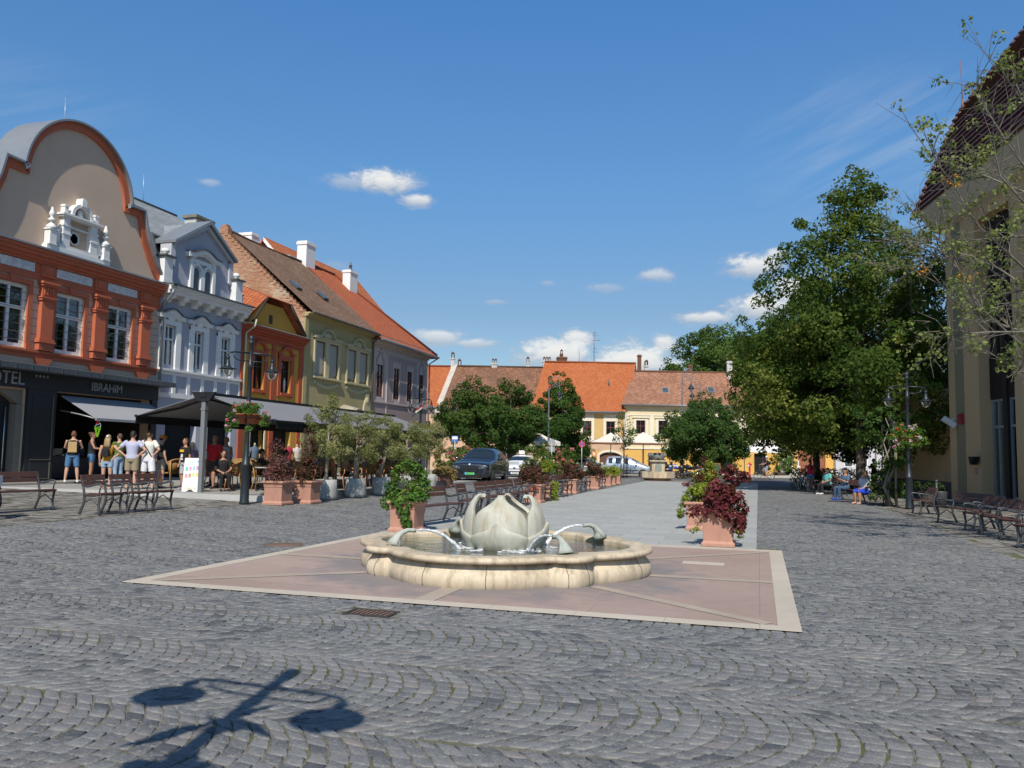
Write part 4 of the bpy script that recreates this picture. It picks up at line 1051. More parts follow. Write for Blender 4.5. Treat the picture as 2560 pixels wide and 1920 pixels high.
# ------------------------------------------------------------------ mauve house at the corner
pk = house('mauve_house','mauve and cream corner house with an orange tiled roof and tall white chimneys')
MAU = M('cream_mauve_plaster',(0.49,0.41,0.385),0.88,0.05,1.2,50,0.2,stain=0.06)
MAU2 = M('mauve_plaster',(0.36,0.275,0.255),0.88,0.05,1.2,50,0.2)
pw =[(48.72,49.72),(51.32,52.3),(53.6,54.48),(55.76,56.6)]
mb = MB(); wall(mb,48.1,57.3,0.2,8.85,[(a,b,5.25,7.36) for a,b in pw]+[(50.5,54.5,0.4,3.1)],depth=0.2)
mb.add([(57.3,0,0.2),(57.3,11,0.2),(57.3,11,8.85),(57.3,0,8.85)],[(0,1,2,3)])
mb.build('wall',MAU,pk)
mb = MB()
for (xa,xb,za,zb_) in ((50.35,51.3,4.95,8.1),(52.32,53.58,4.95,8.1),(54.5,55.3,4.95,8.1),(51.3,52.32,7.75,8.1),(53.58,54.5,7.75,8.1),(48.1,57.3,3.6,4.85)):mb.box(xa,xb,-0.02,0,za,zb_)
for a,b in (pw[0],pw[3]):
 c_ =(a+b)/2;
 mb.prism([(a-0.14,7.38),(a-0.12,7.7),(c_-0.25,8.05),(c_,8.5),(c_+0.25,8.05),(b+0.12,7.7),(b+0.14,7.38),(b,7.38),(c_+0.2,7.9),(c_,8.2),(c_-0.2,7.9),(a,7.38)],-0.03,0)
 mb.box(a-0.14,a-0.003,-0.02,0,5.2,7.38); mb.box(b+0.003,b+0.14,-0.02,0,5.2,7.38)
mb.build('mauve_panels',MAU2,pk)
mb = MB(); mb.box(50.2,50.35,-0.05,0,3.4,8.1); mb.box(48.1,57.3,-0.09,0,4.85,4.95)
for a,b in pw[1:3]:mb.box(a-0.12,b+0.12,-0.04,0,7.38,7.72); mb.box(a-0.18,b+0.18,-0.09,0,7.72,7.8); mb.box(a-0.12,a-0.003,-0.03,0,5.1,7.38); mb.box(b+0.003,b+0.12,-0.03,0,5.1,7.38)
cornice(mb,48.1,57.3,[(8.2,8.3,0.06),(8.55,8.65,0.14),(8.65,8.78,0.3),(8.78,8.86,0.42)])
mb.build('mouldings',MAU,pk)
for a,b in pw:window(pk,a,b,5.25,7.36,0.08,M('oxblood_frame',(0.085,0.03,0.022),0.5),2,0.66,0.07,0.05)
mb = MB(); mb.box(48.6,56.6,0.22,0.28,0.3,3.2); mb.build('dark_interior',DARK,pk)
mb = MB(); mb.prism([(-0.05,3.55),(-1.0,3.2),(-1.0,3.1),(-0.05,3.2)],50.3,56.8,'x'); mb.build('shop_hood',M('hood_brown',(0.16,0.10,0.08),0.7),pk)
ROOF_P = roof_mat('red_flat_tile',(0.40,0.105,0.045),(0.52,0.155,0.07),(0.30,0.08,0.04),0.16,0.18,0.3)
mb = MB(); mb.quad((47.95,-0.5,8.92),(57.9,-0.5,8.92),(52.3,5.3,14.2),(48.05,5.3,14.2)); mb.quad((57.9,-0.5,8.92),(57.9,11.2,8.92),(52.3,5.3,14.2),(52.3,5.3,14.2))
mb.quad((57.9,11.2,8.92),(48,11.2,8.92),(48,5.3,14.2),(52.3,5.3,14.2)); mb.add([(48.02,-0.45,8.9),(48.02,11,8.9),(48.02,5.3,14.2)],[(0,1,2)])
mb.build('roof',ROOF_P,pk)
mb = MB(); mb.tube([(48.0,5.3,14.24),(52.3,5.3,14.24)],0.1,6); mb.tube([(52.3,5.3,14.24),(57.9,-0.5,8.98)],0.1,6); mb.build('ridge_tile',ROOF_P,pk)
mb = MB(); mb.tube([(48.1,-0.6,8.9),(57.95,-0.6,8.82),(57.98,3,8.82)],0.09,8); mb.tube([(57.9,-0.6,8.78),(57.4,-0.12,8.3),(57.4,-0.12,0.4)],0.06,8); mb.build('gutter',GUT,pk)
for k in range(26):mb = MB(); mb.box(48.4+k*0.36,48.43+k*0.36,-0.22,-0.1,9.16,9.3); mb.build('snow_guard',ZINC_D,pk)
CW = M('fresh_white_render',(0.76,0.74,0.72),0.85,0.05,2,40,0.15)
mb = MB(); mb.box(47.75,48.9,4.9,5.6,13.4,15.55); mb.box(47.7,48.95,4.85,5.65,15.3,15.5); mb.build('chimney',CW,pk)
mb = MB(); mb.box(52.25,53.35,4.0,4.6,12.3,14.55); mb.box(52.2,53.4,3.95,4.65,14.35,14.5); c0 = mb.build('chimney',CW,pk)
mb = MB(); mb.lathe([(0.2,14.55),(0.2,14.65),(0.1,14.68),(0.1,14.9),(0.14,14.92),(0.04,15.05),(0.04,15.2),(0.0,15.22)],(52.8,4.3,0),10); mb.build('chimney_pot',ZINC_D,c0)
mb = MB(); mb.box(53.0,54.6,4.2,5.0,10.5,12.5); mb.build('chimney',M('grey_render',(0.27,0.25,0.21),0.9,0.2),pk)
# ------------------------------------------------------------------ roof seen behind the ridge
bh = empty('rear_house',(-37.1,56,0),PI/2,'house behind the brown roof with an orange tiled gable and roof windows','house')
mb = MB(); mb.prism([(-4.5,13.2),(0,18.0),(4.5,13.2),(4.5,8),(-4.5,8)],0,14,'x'); mb.build('wall',brick_gable(),bh)
mb = MB(); mb.quad((-0.4,-5,12.85),(15,-5,12.85),(15,0,18.35),(-0.4,0,18.35)); mb.quad((15,5,12.85),(-0.4,5,12.85),(-0.4,0,18.35),(15,0,18.35)); o = mb.build('roof',ROOF_O,bh)
k = o.modifiers.new('thick','SOLIDIFY'); k.thickness = 0.12
mb = MB(); mb.quad((-0.45,-5.0,12.8),(-0.45,-5.0,12.5),(-0.45,0,17.95),(-0.45,0,18.3)); o = mb.build('barge_board',STUCCO,bh); k = o.modifiers.new('thick','SOLIDIFY'); k.thickness = 0.05
for x_,y_ in ((3.0,-1.6),(6.0,-2.4)):
 z_ = 18.35+y_*1.1; mb = MB(); mb.obox((x_,y_,z_+0.06),1.0,1.3,0.1,0,math.atan(1.1)); o = mb.build('skylight',ZINC_D,bh)
 mb = MB(); mb.obox((x_,y_-0.05,z_+0.12),0.8,1.1,0.02,0,math.atan(1.1)); mb.build('pane',M('sky_pane',0),o)
mb = MB(); mb.box(-0.6,0.4,1.0,2.2,16.5,18.75); mb.box(-0.65,0.45,0.95,2.25,18.5,18.65); mb.build('chimney',CW,bh)
mb = MB(); mb.box(-0.8,0.2,-2.6,-1.6,14,16.5); mb.box(-0.9,0.3,-2.7,-1.5,16.5,16.65); mb.build('chimney',CHIMW,bh)
# ================================================================== HOUSES ACROSS THE FAR STREET (local x to the right, y away, facade at y = 84)
FY = 84.0
def far(name,label,cat='house'):
 return empty(name,(0,0,0),YAW,label,cat)
def dz(z,d):return EYE+(z-EYE)*(FY+d)/FY
def dx(x,d):return x*(FY+d)/FY
ROOF_OLD = roof_mat('mottled_old_tile',(0.185,0.085,0.05),(0.40,0.20,0.12),(0.10,0.075,0.055),0.19,0.2,0.65)
ROOF_BR = roof_mat('pale_red_old_tile',(0.28,0.12,0.07),(0.50,0.27,0.17),(0.20,0.09,0.06),0.2,0.22,0.5)
ROOF_OR = roof_mat('bright_orange_tile',(0.42,0.115,0.04),(0.55,0.185,0.075),(0.36,0.095,0.04),0.2,0.2,0.35)
OLDBRICK = roof_mat('chimney_brick',(0.33,0.14,0.08),(0.5,0.24,0.14),(0.2,0.12,0.08),0.08,0.26,0.3)
CRM = M('cream_plaster',(0.66,0.55,0.34),0.88,0.05,1.2,40,0.2,stain=0.06)
CRM2 = M('pale_cream_trim',(0.70,0.64,0.50),0.85,0.05,2,40,0.15)
YLW = M('warm_yellow_plaster',(0.64,0.38,0.10),0.88,0.07,1.2,40,0.2,stain=0.08)
OCH2 = M('pale_ochre_plaster',(0.56,0.38,0.155),0.88,0.07,1.2,40,0.2,stain=0.08)
PNK = M('peach_plaster',(0.56,0.37,0.25),0.88,0.08,1.2,40,0.2,stain=0.15)
BRF = M('red_brown_frame',(0.13,0.045,0.03),0.6,0.1)
def gable_roof(parent,mat,x0,x1,xr0,xr1,ze,zr,dep,over=0.45):
 D = dep; mb = MB(); n_ = 10
 a0,a1 = Vector((x0,FY-over,ze)),Vector((x1,FY-over,ze)); b0,b1 = Vector((dx(xr0,D),FY+D,dz(zr,D))),Vector((dx(xr1,D),FY+D,dz(zr,D)))
 def P(s,t):
  p = a0.lerp(a1,s).lerp(b0.lerp(b1,s),t); p.z += -0.10*math.sin(PI*t)+0.03*math.sin(s*9+t*3); return p
 L =(b0-a0).length
 for i in range(n_):
  for j in range(6):
   q =[(i/n_,j/6),((i+1)/n_,j/6),((i+1)/n_,(j+1)/6),(i/n_,(j+1)/6)]
   mb.add([P(*k) for k in q],[(0,1,2,3)],[[(x0+(x1-x0)*k[0],L*k[1]) for k in q]])
 mb.quad(b1+Vector((0.2,D+2,-(dz(zr,D)-ze)*1.2)),b0+Vector((0.2,D+2,-(dz(zr,D)-ze)*1.2)),b0,b1)
 mb.add([a0+Vector((0,0.3,-0.15)),b0+Vector((0,0,-0.1)),b0+Vector((0,D,ze-dz(zr,D)))],[(0,1,2)]); mb.add([a1+Vector((0,0.3,-0.15)),b1+Vector((0,D,ze-dz(zr,D))),b1+Vector((0,0,-0.1))],[(0,1,2)])
 o = mb.build('roof',mat,parent)
 mb = MB(); mb.tube([b0,b1],0.13,6); mb.build('ridge_tile',mat,parent)
 mb = MB(); mb.tube([a0+Vector((0,-0.05,-0.05)),a1+Vector((0,-0.05,-0.05))],0.09,6); mb.build('gutter',GUT,parent)
 return o
def chimney(parent,px0,px1,py0,py1,d,mat,pots=0,potmat=None):
 """chimney standing between two spots measured against the sky, at depth FY + d"""
 a = AT(px0,py1,FY+d); b = AT(px1,py0,FY+d)
 # to the local frame of the street
 inv = Matrix.Rotation(-YAW,4,'Z'); a = inv@a; b = inv@b
 mb = MB(); w_ = b.x-a.x
 mb.box(a.x,b.x,FY+d-w_*0.4,FY+d+w_*0.4,a.z-1.2,b.z); mb.box(a.x-0.06,b.x+0.06,FY+d-w_*0.4-0.06,FY+d+w_*0.4+0.06,b.z-0.22,b.z-0.1)
 c = mb.build('chimney',mat,parent)
 if pots:
  mb = MB(); s = w_/pots
  for k in range(pots):
   xx = a.x+s*(k+0.5); h = min(s,0.7)*1.0
   mb.box(xx-s*0.42,xx-s*0.25,FY+d-0.3,FY+d+0.3,b.z,b.z+h); mb.box(xx+s*0.25,xx+s*0.42,FY+d-0.3,FY+d+0.3,b.z,b.z+h)
   mb.prism([(xx-s*0.45,b.z+h),(xx+s*0.45,b.z+h),(xx+s*0.25,b.z+h+s*0.35),(xx,b.z+h+s*0.5),(xx-s*0.25,b.z+h+s*0.35)],FY+d-0.32,FY+d+0.32)
  mb.build('chimney_pot',potmat or OLDBRICK,c)
 return c
 # --- row from the left: house with orange roof
h0 = far('corner_house','pale house at the far left with a faded orange tiled roof')
mb = MB(); wall(mb,-16,-7.35,0,6.2,[(-14.5,-13.3,3.4,5.2),(-11.6,-10.4,3.4,5.2),(-9.2,-8.2,3.2,4.9),(-9.4,-8.2,0.2,2.4)],y=FY); mb.build('wall',PNK,h0)
for a,b,c,d in ((-14.5,-13.3,3.4,5.2),(-11.6,-10.4,3.4,5.2),(-9.2,-8.2,3.2,4.9)):window(h0,a,b,c,d,FY+0.08,BRF,2,0.6)
mb = MB(); mb.box(-9.4,-8.2,FY+0.15,FY+0.2,0.1,2.4); mb.build('door',M('green_door',(0.05,0.08,0.06),0.6),h0)
gable_roof(h0,ROOF_OR,-17,-7.5,-15.5,-6.0,6.3,10.5,5.5)
# --- mottled roof with the fire wall
h1 = far('mottled_roof_house','long low house with a mottled brown tiled roof and a whitewashed fire wall')
mb = MB(); w1 =[(-6.2,-5.2,2.9,4.6),(-3.8,-2.8,2.9,4.6),(-1.4,-0.4,2.9,4.6),(0.6,1.5,2.9,4.6)]
wall(mb,-7.35,2.2,0,6.1,w1+[(-5.5,-3.6,0.2,2.3),(-1.8,0.8,0.2,2.3)],y=FY); mb.build('wall',PNK,h1)
for q in w1:window(h1,*q,FY+0.08,BRF,2,0.6,cw=0.5)
mb = MB(); mb.box(-7,2,FY+0.3,FY+0.35,0.1,2.5); mb.build('dark_interior',DARK,h1)
gable_roof(h1,ROOF_OLD,-7.5,2.3,-5.9,3.3,6.15,10.55,5.5)
mb = MB(); d = 5.5
p0,p1 = Vector((-7.75,FY-0.5,6.2)),Vector((dx(-6.1,d),FY+d,dz(10.75,d)))
for q0,q1,w_ in ((p0,p1,0.55),):
 mb.add([q0,q0+Vector((w_,0,0)),q1+Vector((w_,0,0)),q1,q0-Vector((0,0,0.9)),q0+Vector((w_,0,-0.9)),q1+Vector((w_,0,-0.9)),q1-Vector((0,0,0.9))],[(0,1,2,3),(0,4,5,1),(1,5,6,2),(3,2,6,7),(0,3,7,4)])
mb.build('fire_wall',M('whitewash',(0.50,0.44,0.38),0.9,0.15,2,30,0.3,stain=0.4),h1)
chimney(h1,1127,1137,894,916,5.4,CHIMW,1); chimney(h1,1144,1154,912,920,6.4,CHIMW,1); chimney(h1,1229,1243,907,922,5.6,CHIMW,2); chimney(h1,1315,1324,905,918,5.6,CHIMW,1); chimney(h1,1357,1377,902,916,7.0,CHIMW,3)
# --- orange roof
h2 = far('orange_roof_house','ochre house with a big plain orange roof, a brick chimney and a tall aerial')
w2 =[(4.6,5.5,3.65,5.2),(7.24,8.12,3.65,5.2),(9.62,10.5,3.65,5.2),(2.5,3.4,3.65,5.2)]
mb = MB(); wall(mb,2.2,11.4,0,6.1,w2+[(8.95,11.15,0.1,2.0),(5.2,7.2,0.1,2.2)],y=FY); mb.build('wall',OCH2,h2)
mb = MB()
for a,b,c,d in w2:mb.box(a-0.28,a-0.01,FY-0.05,FY,2.9,5.9); mb.box(b+0.01,b+0.28,FY-0.05,FY,2.9,5.9); mb.box(a-0.01,b+0.01,FY-0.05,FY,d,5.9); mb.box(a-0.01,b+0.01,FY-0.05,FY,2.9,c)
mb.box(2.2,11.4,FY-0.12,FY,5.9,6.1)
mb.band([(8.75,0.1),(8.75,1.75)]+arc(10.05,1.7,1.3,165,15,16,0.62)+[(11.35,1.75),(11.35,0.1)],-0.22,FY-0.08,FY)
mb.build('pale_surrounds',CRM2,h2)
mb = MB(); mb.box(2.2,11.36,FY-0.02,FY,2.3,2.85); mb.prism([(8.95,1.6)]+arc(10.05,1.6,1.1,180,0,14,0.45)[1:-1]+[(11.15,1.6),(11.15,2.3),(8.95,2.3)],FY-0.03,FY+0.2); mb.build('peach_band',PNK,h2)
for q in w2:window(h2,*q,FY+0.08,BRF,2,0.6,cw=0.5)
mb = MB(); mb.box(8.9,11.2,FY+0.2,FY+0.26,0.05,2.1); mb.build('gate',M('brown_gate',(0.12,0.055,0.035),0.7,0.2,3,30,0.2),h2)
mb = MB(); mb.box(5.2,7.2,FY+0.2,FY+0.26,0.05,2.2); mb.build('door',M('brown_gate',0),h2)
gable_roof(h2,ROOF_OR,1.9,11.5,3.3,12.6,6.15,11.15,5.5)
mb = MB(); D_ = 5.5
mb.add([(11.45,FY-0.2,6.0),(dx(12.62,D_),FY+D_,dz(11.1,D_)),(dx(13.1,11),FY+11,6.0)],[(0,2,1)]); mb.build('gable_wall',M('grey_gable_render',(0.35,0.32,0.27),0.9,0.2),h2)
chimney(h2,1392,1417,893,908,6.5,OLDBRICK,0); chimney(h2,1400,1407,884,894,6.5,OLDBRICK,1); chimney(h2,1594,1603,887,905,6.0,OLDBRICK,0)
mb = MB(); p = Matrix.Rotation(-YAW,4,'Z')@AT(1485,910,FY+5.5); z = p.z
mb.tube([(p.x,p.y,z),(p.x,p.y,z+3.6)],0.035,6)
for k,w_ in ((3.4,0.35),(3.1,0.45),(2.6,0.6),(1.7,0.3),(1.3,0.4)):mb.tube([(p.x-w_*0.4,p.y,z+k),(p.x+w_,p.y,z+k)],0.018,4)
for k in range(7):mb.tube([(p.x+0.1+k*0.1,p.y-0.25,z+2.6),(p.x+0.1+k*0.1,p.y+0.25,z+2.6)],0.012,4)
mb.build('aerial',M('aerial_metal',(0.2,0.2,0.2),0.5,metal=0.5),h2)
mb = MB(); p = Matrix.Rotation(-YAW,4,'Z')@AT(1448,908,FY+5.5); mb.tube([(p.x,p.y,p.z),(p.x,p.y,p.z+1.1)],0.02,4); mb.build('lightning_rod',M('aerial_metal',0),h2)
def roof_window(parent,px,py,d,w_=0.75,h=0.9,sl=0.75):
 p = Matrix.Rotation(-YAW,4,'Z')@AT(px,py,FY+d)
 mb = MB(); mb.obox((p.x,p.y,p.z),w_,h,0.12,0,sl); o = mb.build('skylight',ZINC,parent)
 mb = MB(); mb.obox((p.x,p.y-0.05,p.z+0.06),w_*0.75,h*0.75,0.03,0,sl); mb.build('pane',M('sky_pane',0),o)
roof_window(h2,1506,990,2.15); roof_window(h2,1586,992,2.1,0.5,0.6)
mb = MB(); p = Matrix.Rotation(-YAW,4,'Z')@AT(1522,966,FY+2.8); mb.tube([(p.x,p.y,p.z-0.3),(p.x,p.y,p.z+0.25),(p.x,p.y,p.z+0.8)],[0.14,0.1,0.03],8); mb.build('vent_cowl',M('dark_zinc',0),h2)
# --- cream house
h3 = far('cream_house','cream house with white trim, brown windows and a mottled red tiled roof')
w3 =[(12.66,13.58),(14.92,15.84),(17.2,18.1),(19.4,20.3),(21.9,22.9),(24.6,25.76)]
g3 =[(13.9,15.3,0.5,2.1),(20.5,22.4,0.1,2.3),(24.6,25.8,0.1,2.2)]
mb = MB(); wall(mb,11.4,28.5,2.55,7.0,[(a,b,4.0,5.36) for a,b in w3],y=FY); mb.build('wall',CRM,h3)
mb = MB(); wall(mb,11.4,27.2,0,2.55,g3,y=FY); mb.build('ground_floor_wall',YLW,h3)
mb = MB(); mb.box(27.2,28.5,FY-0.06,FY+0.3,0,2.55); mb.build('corner_pier',CRM2,h3)
mb = MB(); mb.box(11.4,28.5,FY-0.16,FY,6.75,7.0); mb.box(11.4,28.5,FY-0.08,FY,2.45,2.62)
for a,b in w3:
 mb.box(a-0.25,a-0.01,FY-0.05,FY,3.9,5.5); mb.box(b+0.01,b+0.25,FY-0.05,FY,3.9,5.5); mb.box(a-0.01,b+0.01,FY-0.05,FY,5.36,5.5); mb.box(a-0.4,b+0.4,FY-0.14,FY,5.6,5.72); mb.box(a-0.25,b+0.25,FY-0.1,FY,3.85,3.95)
for x_ in (11.5,14.05,16.3,18.5,23.4,27.2):mb.box(x_,x_+0.38,FY-0.05,FY,2.62,5.85)
mb.box(11.4,28.5,FY-0.06,FY,5.85,5.95)
for x_ in (13.12,15.4,17.6,19.8,22.4,25.2):mb.lathe([(0.16,0),(0.12,0.05),(0,0.06)],(x_,FY-0.03,6.3),12,sy=0.3)
mb.build('white_trim',CRM2,h3)
for a,b in w3:window(h3,a,b,4.0,5.36,FY+0.08,BRF,2,0.58,cw=0.5)
mb = MB(); mb.box(13.5,27,FY+0.3,FY+0.35,0.05,2.45); mb.build('dark_interior',DARK,h3)
mb = MB(); mb.box(13.85,15.35,FY-0.05,FY+0.05,0.4,0.5); mb.box(13.3,13.45,FY-0.06,FY+0.02,0.1,2.4); mb.build('door_frame',BRF,h3)
text('lettering','CIPŐSZ',0.5,M('dark_letters',(0.16,0.09,0.04),0.6),h3,(15.98,FY-0.02,2.24),depth=0.01)
gable_roof(h3,ROOF_BR,11.1,29.0,12.3,28.2,6.95,10.35,5.0)
chimney(h3,1611,1620,913,930,6.5,CHIMW,1); chimney(h3,1720,1730,912,930,5.5,OLDBRICK,0); chimney(h3,1817,1829,903,937,4.2,CHIMW,0); chimney(h3,1831,1838,917,930,5.5,CHIMW,0)
roof_window(h3,1663,976,2.0); roof_window(h3,1777,975,2.0)
# --- gate wall and grey house on the right, seen under the lime trees
h4 = far('gate_wall','yellow wall with a brown wooden double gate beyond the lime trees','gate')
mb = MB(); mb.box(28.5,29.0,FY,FY+0.5,0,3.6); mb.box(31.8,32.6,FY,FY+0.5,0,3.6); mb.box(29.0,31.8,FY,FY+0.5,2.9,3.6); mb.build('wall',YLW,h4)
mb = MB(); mb.box(28.3,29.05,FY-0.1,FY-0.002,0,0.7); mb.box(31.75,32.5,FY-0.1,FY-0.002,0,0.7); mb.build('plinth',CRM2,h4)
for s in (0,1):
 mb = MB(); a = 29.0+s*1.4; mb.box(a,a+1.39,FY+0.2,FY+0.25,0,2.9)
 for zz in (0.3,1.1,1.9):mb.box(a+0.15,a+1.25,FY+0.17,FY+0.2,zz,zz+0.65)
 mb.build('door',M('gate_wood',(0.26,0.10,0.05),0.7,0.2,4,40,0.2),h4)
h5 = far('grey_villa','pale grey house with a rain pipe beyond the lime trees')
mb = MB(); mb.box(32.6,46,FY-0.6,FY+8,0,7.5); mb.build('wall',M('pale_grey_plaster',(0.50,0.48,0.50),0.88,0.06,1.2,40,0.2),h5)
mb = MB(); mb.tube([(36.6,FY-0.7,7.4),(36.6,FY-0.7,0)],0.06,6); mb.build('rain_pipe',GUT,h5)
mb = MB(); mb.quad((32.2,FY-1,7.4),(47,FY-1,7.4),(47,FY+4,11),(32.2,FY+4,11)); mb.quad((47,FY+9,7.4),(32.2,FY+9,7.4),(32.2,FY+4,11),(47,FY+4,11)); mb.build('roof',ROOF_BR,h5)
for x_ in (33.4,34.9,38.2):
 mb = MB(); mb.box(x_,x_+0.9,FY-0.68,FY-0.6,1.0,2.9); wf = mb.build('window',WHITE,h5)
 mb = MB(); mb.box(x_+0.1,x_+0.8,FY-0.69,FY-0.682,1.1,2.8); mb.build('pane',M('dim_pane',0),wf)
 # ================================================================== CIVIC BUILDING ON THE RIGHT
ra,rb = ab(18.4,33.0)
rt = empty('civic_building',(ra,rb,0),R(-80.4),'tall ochre building with a steep dark brown tiled roof and glazed bays','building')
TAN = M('tan_plaster',(0.54,0.37,0.20),0.9,0.07,1.0,60,0.3,stain=0.1)
OLV = M('olive_plaster',(0.25,0.215,0.13),0.9,0.06,1.0,60,0.3)
mb = MB()
wall(mb,-2.3,0.63,0,11.9,[],y=0); wall(mb,3.65,14,0,11.9,[(5.2,8.2,0.3,11.0),(9.8,12.8,0.3,11.0)],y=-0.05,depth=0.6)
mb.add([(0.63,0,0),(0.63,0.6,0),(0.63,0.6,11.9),(0.63,0,11.9)],[(0,1,2,3)]); mb.add([(3.65,0.6,0),(3.65,-0.05,0),(3.65,-0.05,11.9),(3.65,0.6,11.9)],[(0,1,2,3)])
mb.add([(0.63,0,11.2),(0.63,0.6,11.2),(3.65,0.6,11.2),(3.65,0,11.2)],[(0,1,2,3)]); mb.add([(0.63,0,11.2),(3.65,0,11.2),(3.65,0,11.9),(0.63,0,11.9)],[(0,1,2,3)])
mb.add([(-2.3,0,0),(-2.3,0,11.9),(-2.3,0.9,11.9),(-2.3,0.9,0)],[(0,1,2,3)])
wall(mb,-14,-2.3,0,5.0,[(-3.6,-2.4,0.1,3.2)],y=0.9,depth=0.5)
mb.add([(-14,0.9,0),(-14,0.9,5),(-14,12,5),(-14,12,0)],[(0,1,2,3)])
mb.add([(-2.3,0.9,5),(-2.3,0.9,16),(-2.3,9,19),(-2.3,9,5)],[(0,1,2,3)])
mb.add([(-14,0.9,5),(-2.3,0.9,5),(-2.3,12,5),(-14,12,5)],[(0,1,2,3)])
mb.build('wall',TAN,rt)
mb = MB(); mb.box(-1.55,-0.75,-0.03,0.0,0.1,11.8); mb.build('olive_strip',OLV,rt)
mb = MB(); mb.box(-14,-3.7,0.86,0.9,0,0.75); mb.build('plinth',M('dark_plinth',(0.10,0.09,0.08),0.9,0.2),rt)
DBR = M('brown_slatted_panel',(0.022,0.015,0.012),0.7,0.3,3,30,0.2)
ALU = M('aluminium_frame',(0.30,0.33,0.34),0.4,0.08,metal=0.4)
DKF = M('dark_bronze_frame',(0.035,0.028,0.024),0.5)
for bx0,bx1 in ((0.63,3.65),(5.2,8.2),(9.8,12.8)):
 mb = MB(); mb.box(bx0,bx1,0.42,0.6,4.1,5.8); mb.box(bx0,bx1,0.42,0.6,7.4,9.3); mb.box(bx0,bx1,0.42,0.6,10.9,11.2)
 for k in range(26):
  for z0_ in (4.12,7.42):
   if z0_+k*0.07<z0_+1.65:mb.box(bx0,bx1,0.395,0.42,z0_+k*0.07,z0_+k*0.07+0.03)
 mb.box((bx0+bx1)/2-0.35,(bx0+bx1)/2-0.02,0.35,0.5,0.3,11.2)
 mb.build('dark_panel',DBR,rt)
 m_ =(bx0+bx1)/2
 for a,b in ((bx0,m_-0.35),(m_-0.02,bx1)):
  window(rt,a,b,5.8,7.4,0.48,DKF,2,None,0.06,0.05,curtain=None); window(rt,a,b,9.3,10.9,0.48,DKF,2,None,0.06,0.05,curtain=None)
  window(rt,a,b,0.3,4.08,0.48,ALU,2,0.72,0.09,0.07,curtain=None,name='glazed_door')
 mb = MB(); mb.box(bx0,bx1,-0.1,0.6,0,0.3); mb.build('door_step',M('step_stone',0),rt)
mb = MB(); mb.box(-3.6,-2.4,1.2,1.25,0.1,3.2); mb.build('door',M('door_dark',0),rt)
mb = MB(); mb.prism([(-0.9,12.62),(-0.92,12.5),(-0.35,11.75),(0.0,11.6),(0.0,11.9),(0.4,12.3)],-2.8,16,'x'); mb.build('fascia',M('fascia_buff',(0.50,0.44,0.34),0.85,0.06,1.2,40,0.2),rt)
ROOF_C = M('brown_glazed_tile',(0.085,0.035,0.026),0.45,0.3,4,30,0.2,spec=0.4)
mb = MB(); prof =[(-0.95,12.6),(0.8,16.7),(1.1,17.2),(3.9,20.9),(9,27.0)]; seg =[]
L = 0
for i in range(len(prof)-1):
 (y0,z0_),(y1,z1_) = prof[i],prof[i+1]; l = math.hypot(y1-y0,z1_-z0_); n_ = max(1,round(l/0.34))
 ny_,nz_ = -(z1_-z0_)/l,(y1-y0)/l
 for k in range(n_):
  t0,t1 = k/n_,(k+1)/n_
  a =(y0+(y1-y0)*t0+ny_*0.11,z0_+(z1_-z0_)*t0+nz_*0.11); b =(y0+(y1-y0)*t1+ny_*0.015,z0_+(z1_-z0_)*t1+nz_*0.015)
  c =(y0+(y1-y0)*t0,z0_+(z1_-z0_)*t0)
  mb.add([(-2.85,a[0],a[1]),(16,a[0],a[1]),(16,b[0],b[1]),(-2.85,b[0],b[1])],[(0,1,2,3)]); mb.add([(-2.85,c[0],c[1]),(16,c[0],c[1]),(16,a[0],a[1]),(-2.85,a[0],a[1])],[(0,1,2,3)])
mb.add([(-2.8,p_[0],p_[1]) for p_ in prof]+[(-2.8,9,12.6)],[(5,4,3,2,1,0)])
mb.build('roof',ROOF_C,rt)
mb = MB()
for i in range(len(prof)-1):
 (y0,z0_),(y1,z1_) = prof[i],prof[i+1]; n_ = max(1,round(math.hypot(y1-y0,z1_-z0_)/0.34))
 for k in range(n_):
  t0,t1 = k/n_,(k+1)/n_; mb.tube([(-2.85,y0+(y1-y0)*t0-0.06,z0_+(z1_-z0_)*t0+0.05),(-2.85,y0+(y1-y0)*t1-0.0,z0_+(z1_-z0_)*t1+0.02)],[0.13,0.1],6)
mb.build('verge_tile',ROOF_C,rt)
mb = MB(); mb.tube([(-2.9,1.15,17.2),(-2.95,1.12,19.6)],[0.03,0.015],6); mb.tube([(-2.9,1.15,17.1),(-2.9,1.13,17.8)],0.05,6); mb.build('lightning_rod',M('reddish_rod',(0.22,0.11,0.10),0.6),rt)
mb = MB(); mb.tube([(-2.95,1.13,17.6),(-3.05,0.5,16.2),(-3.15,-0.3,14.4),(-3.2,-1.1,12.6),(-3.2,-1.15,8.0)],0.012,5)
for y_,z_ in ((0.5,16.2),(-0.3,14.4)):mb.tube([(-3.1,y_,z_),(-2.85,y_+0.1,z_-0.1)],0.015,4)
mb.build('conductor_wire',M('aerial_metal',0),rt)
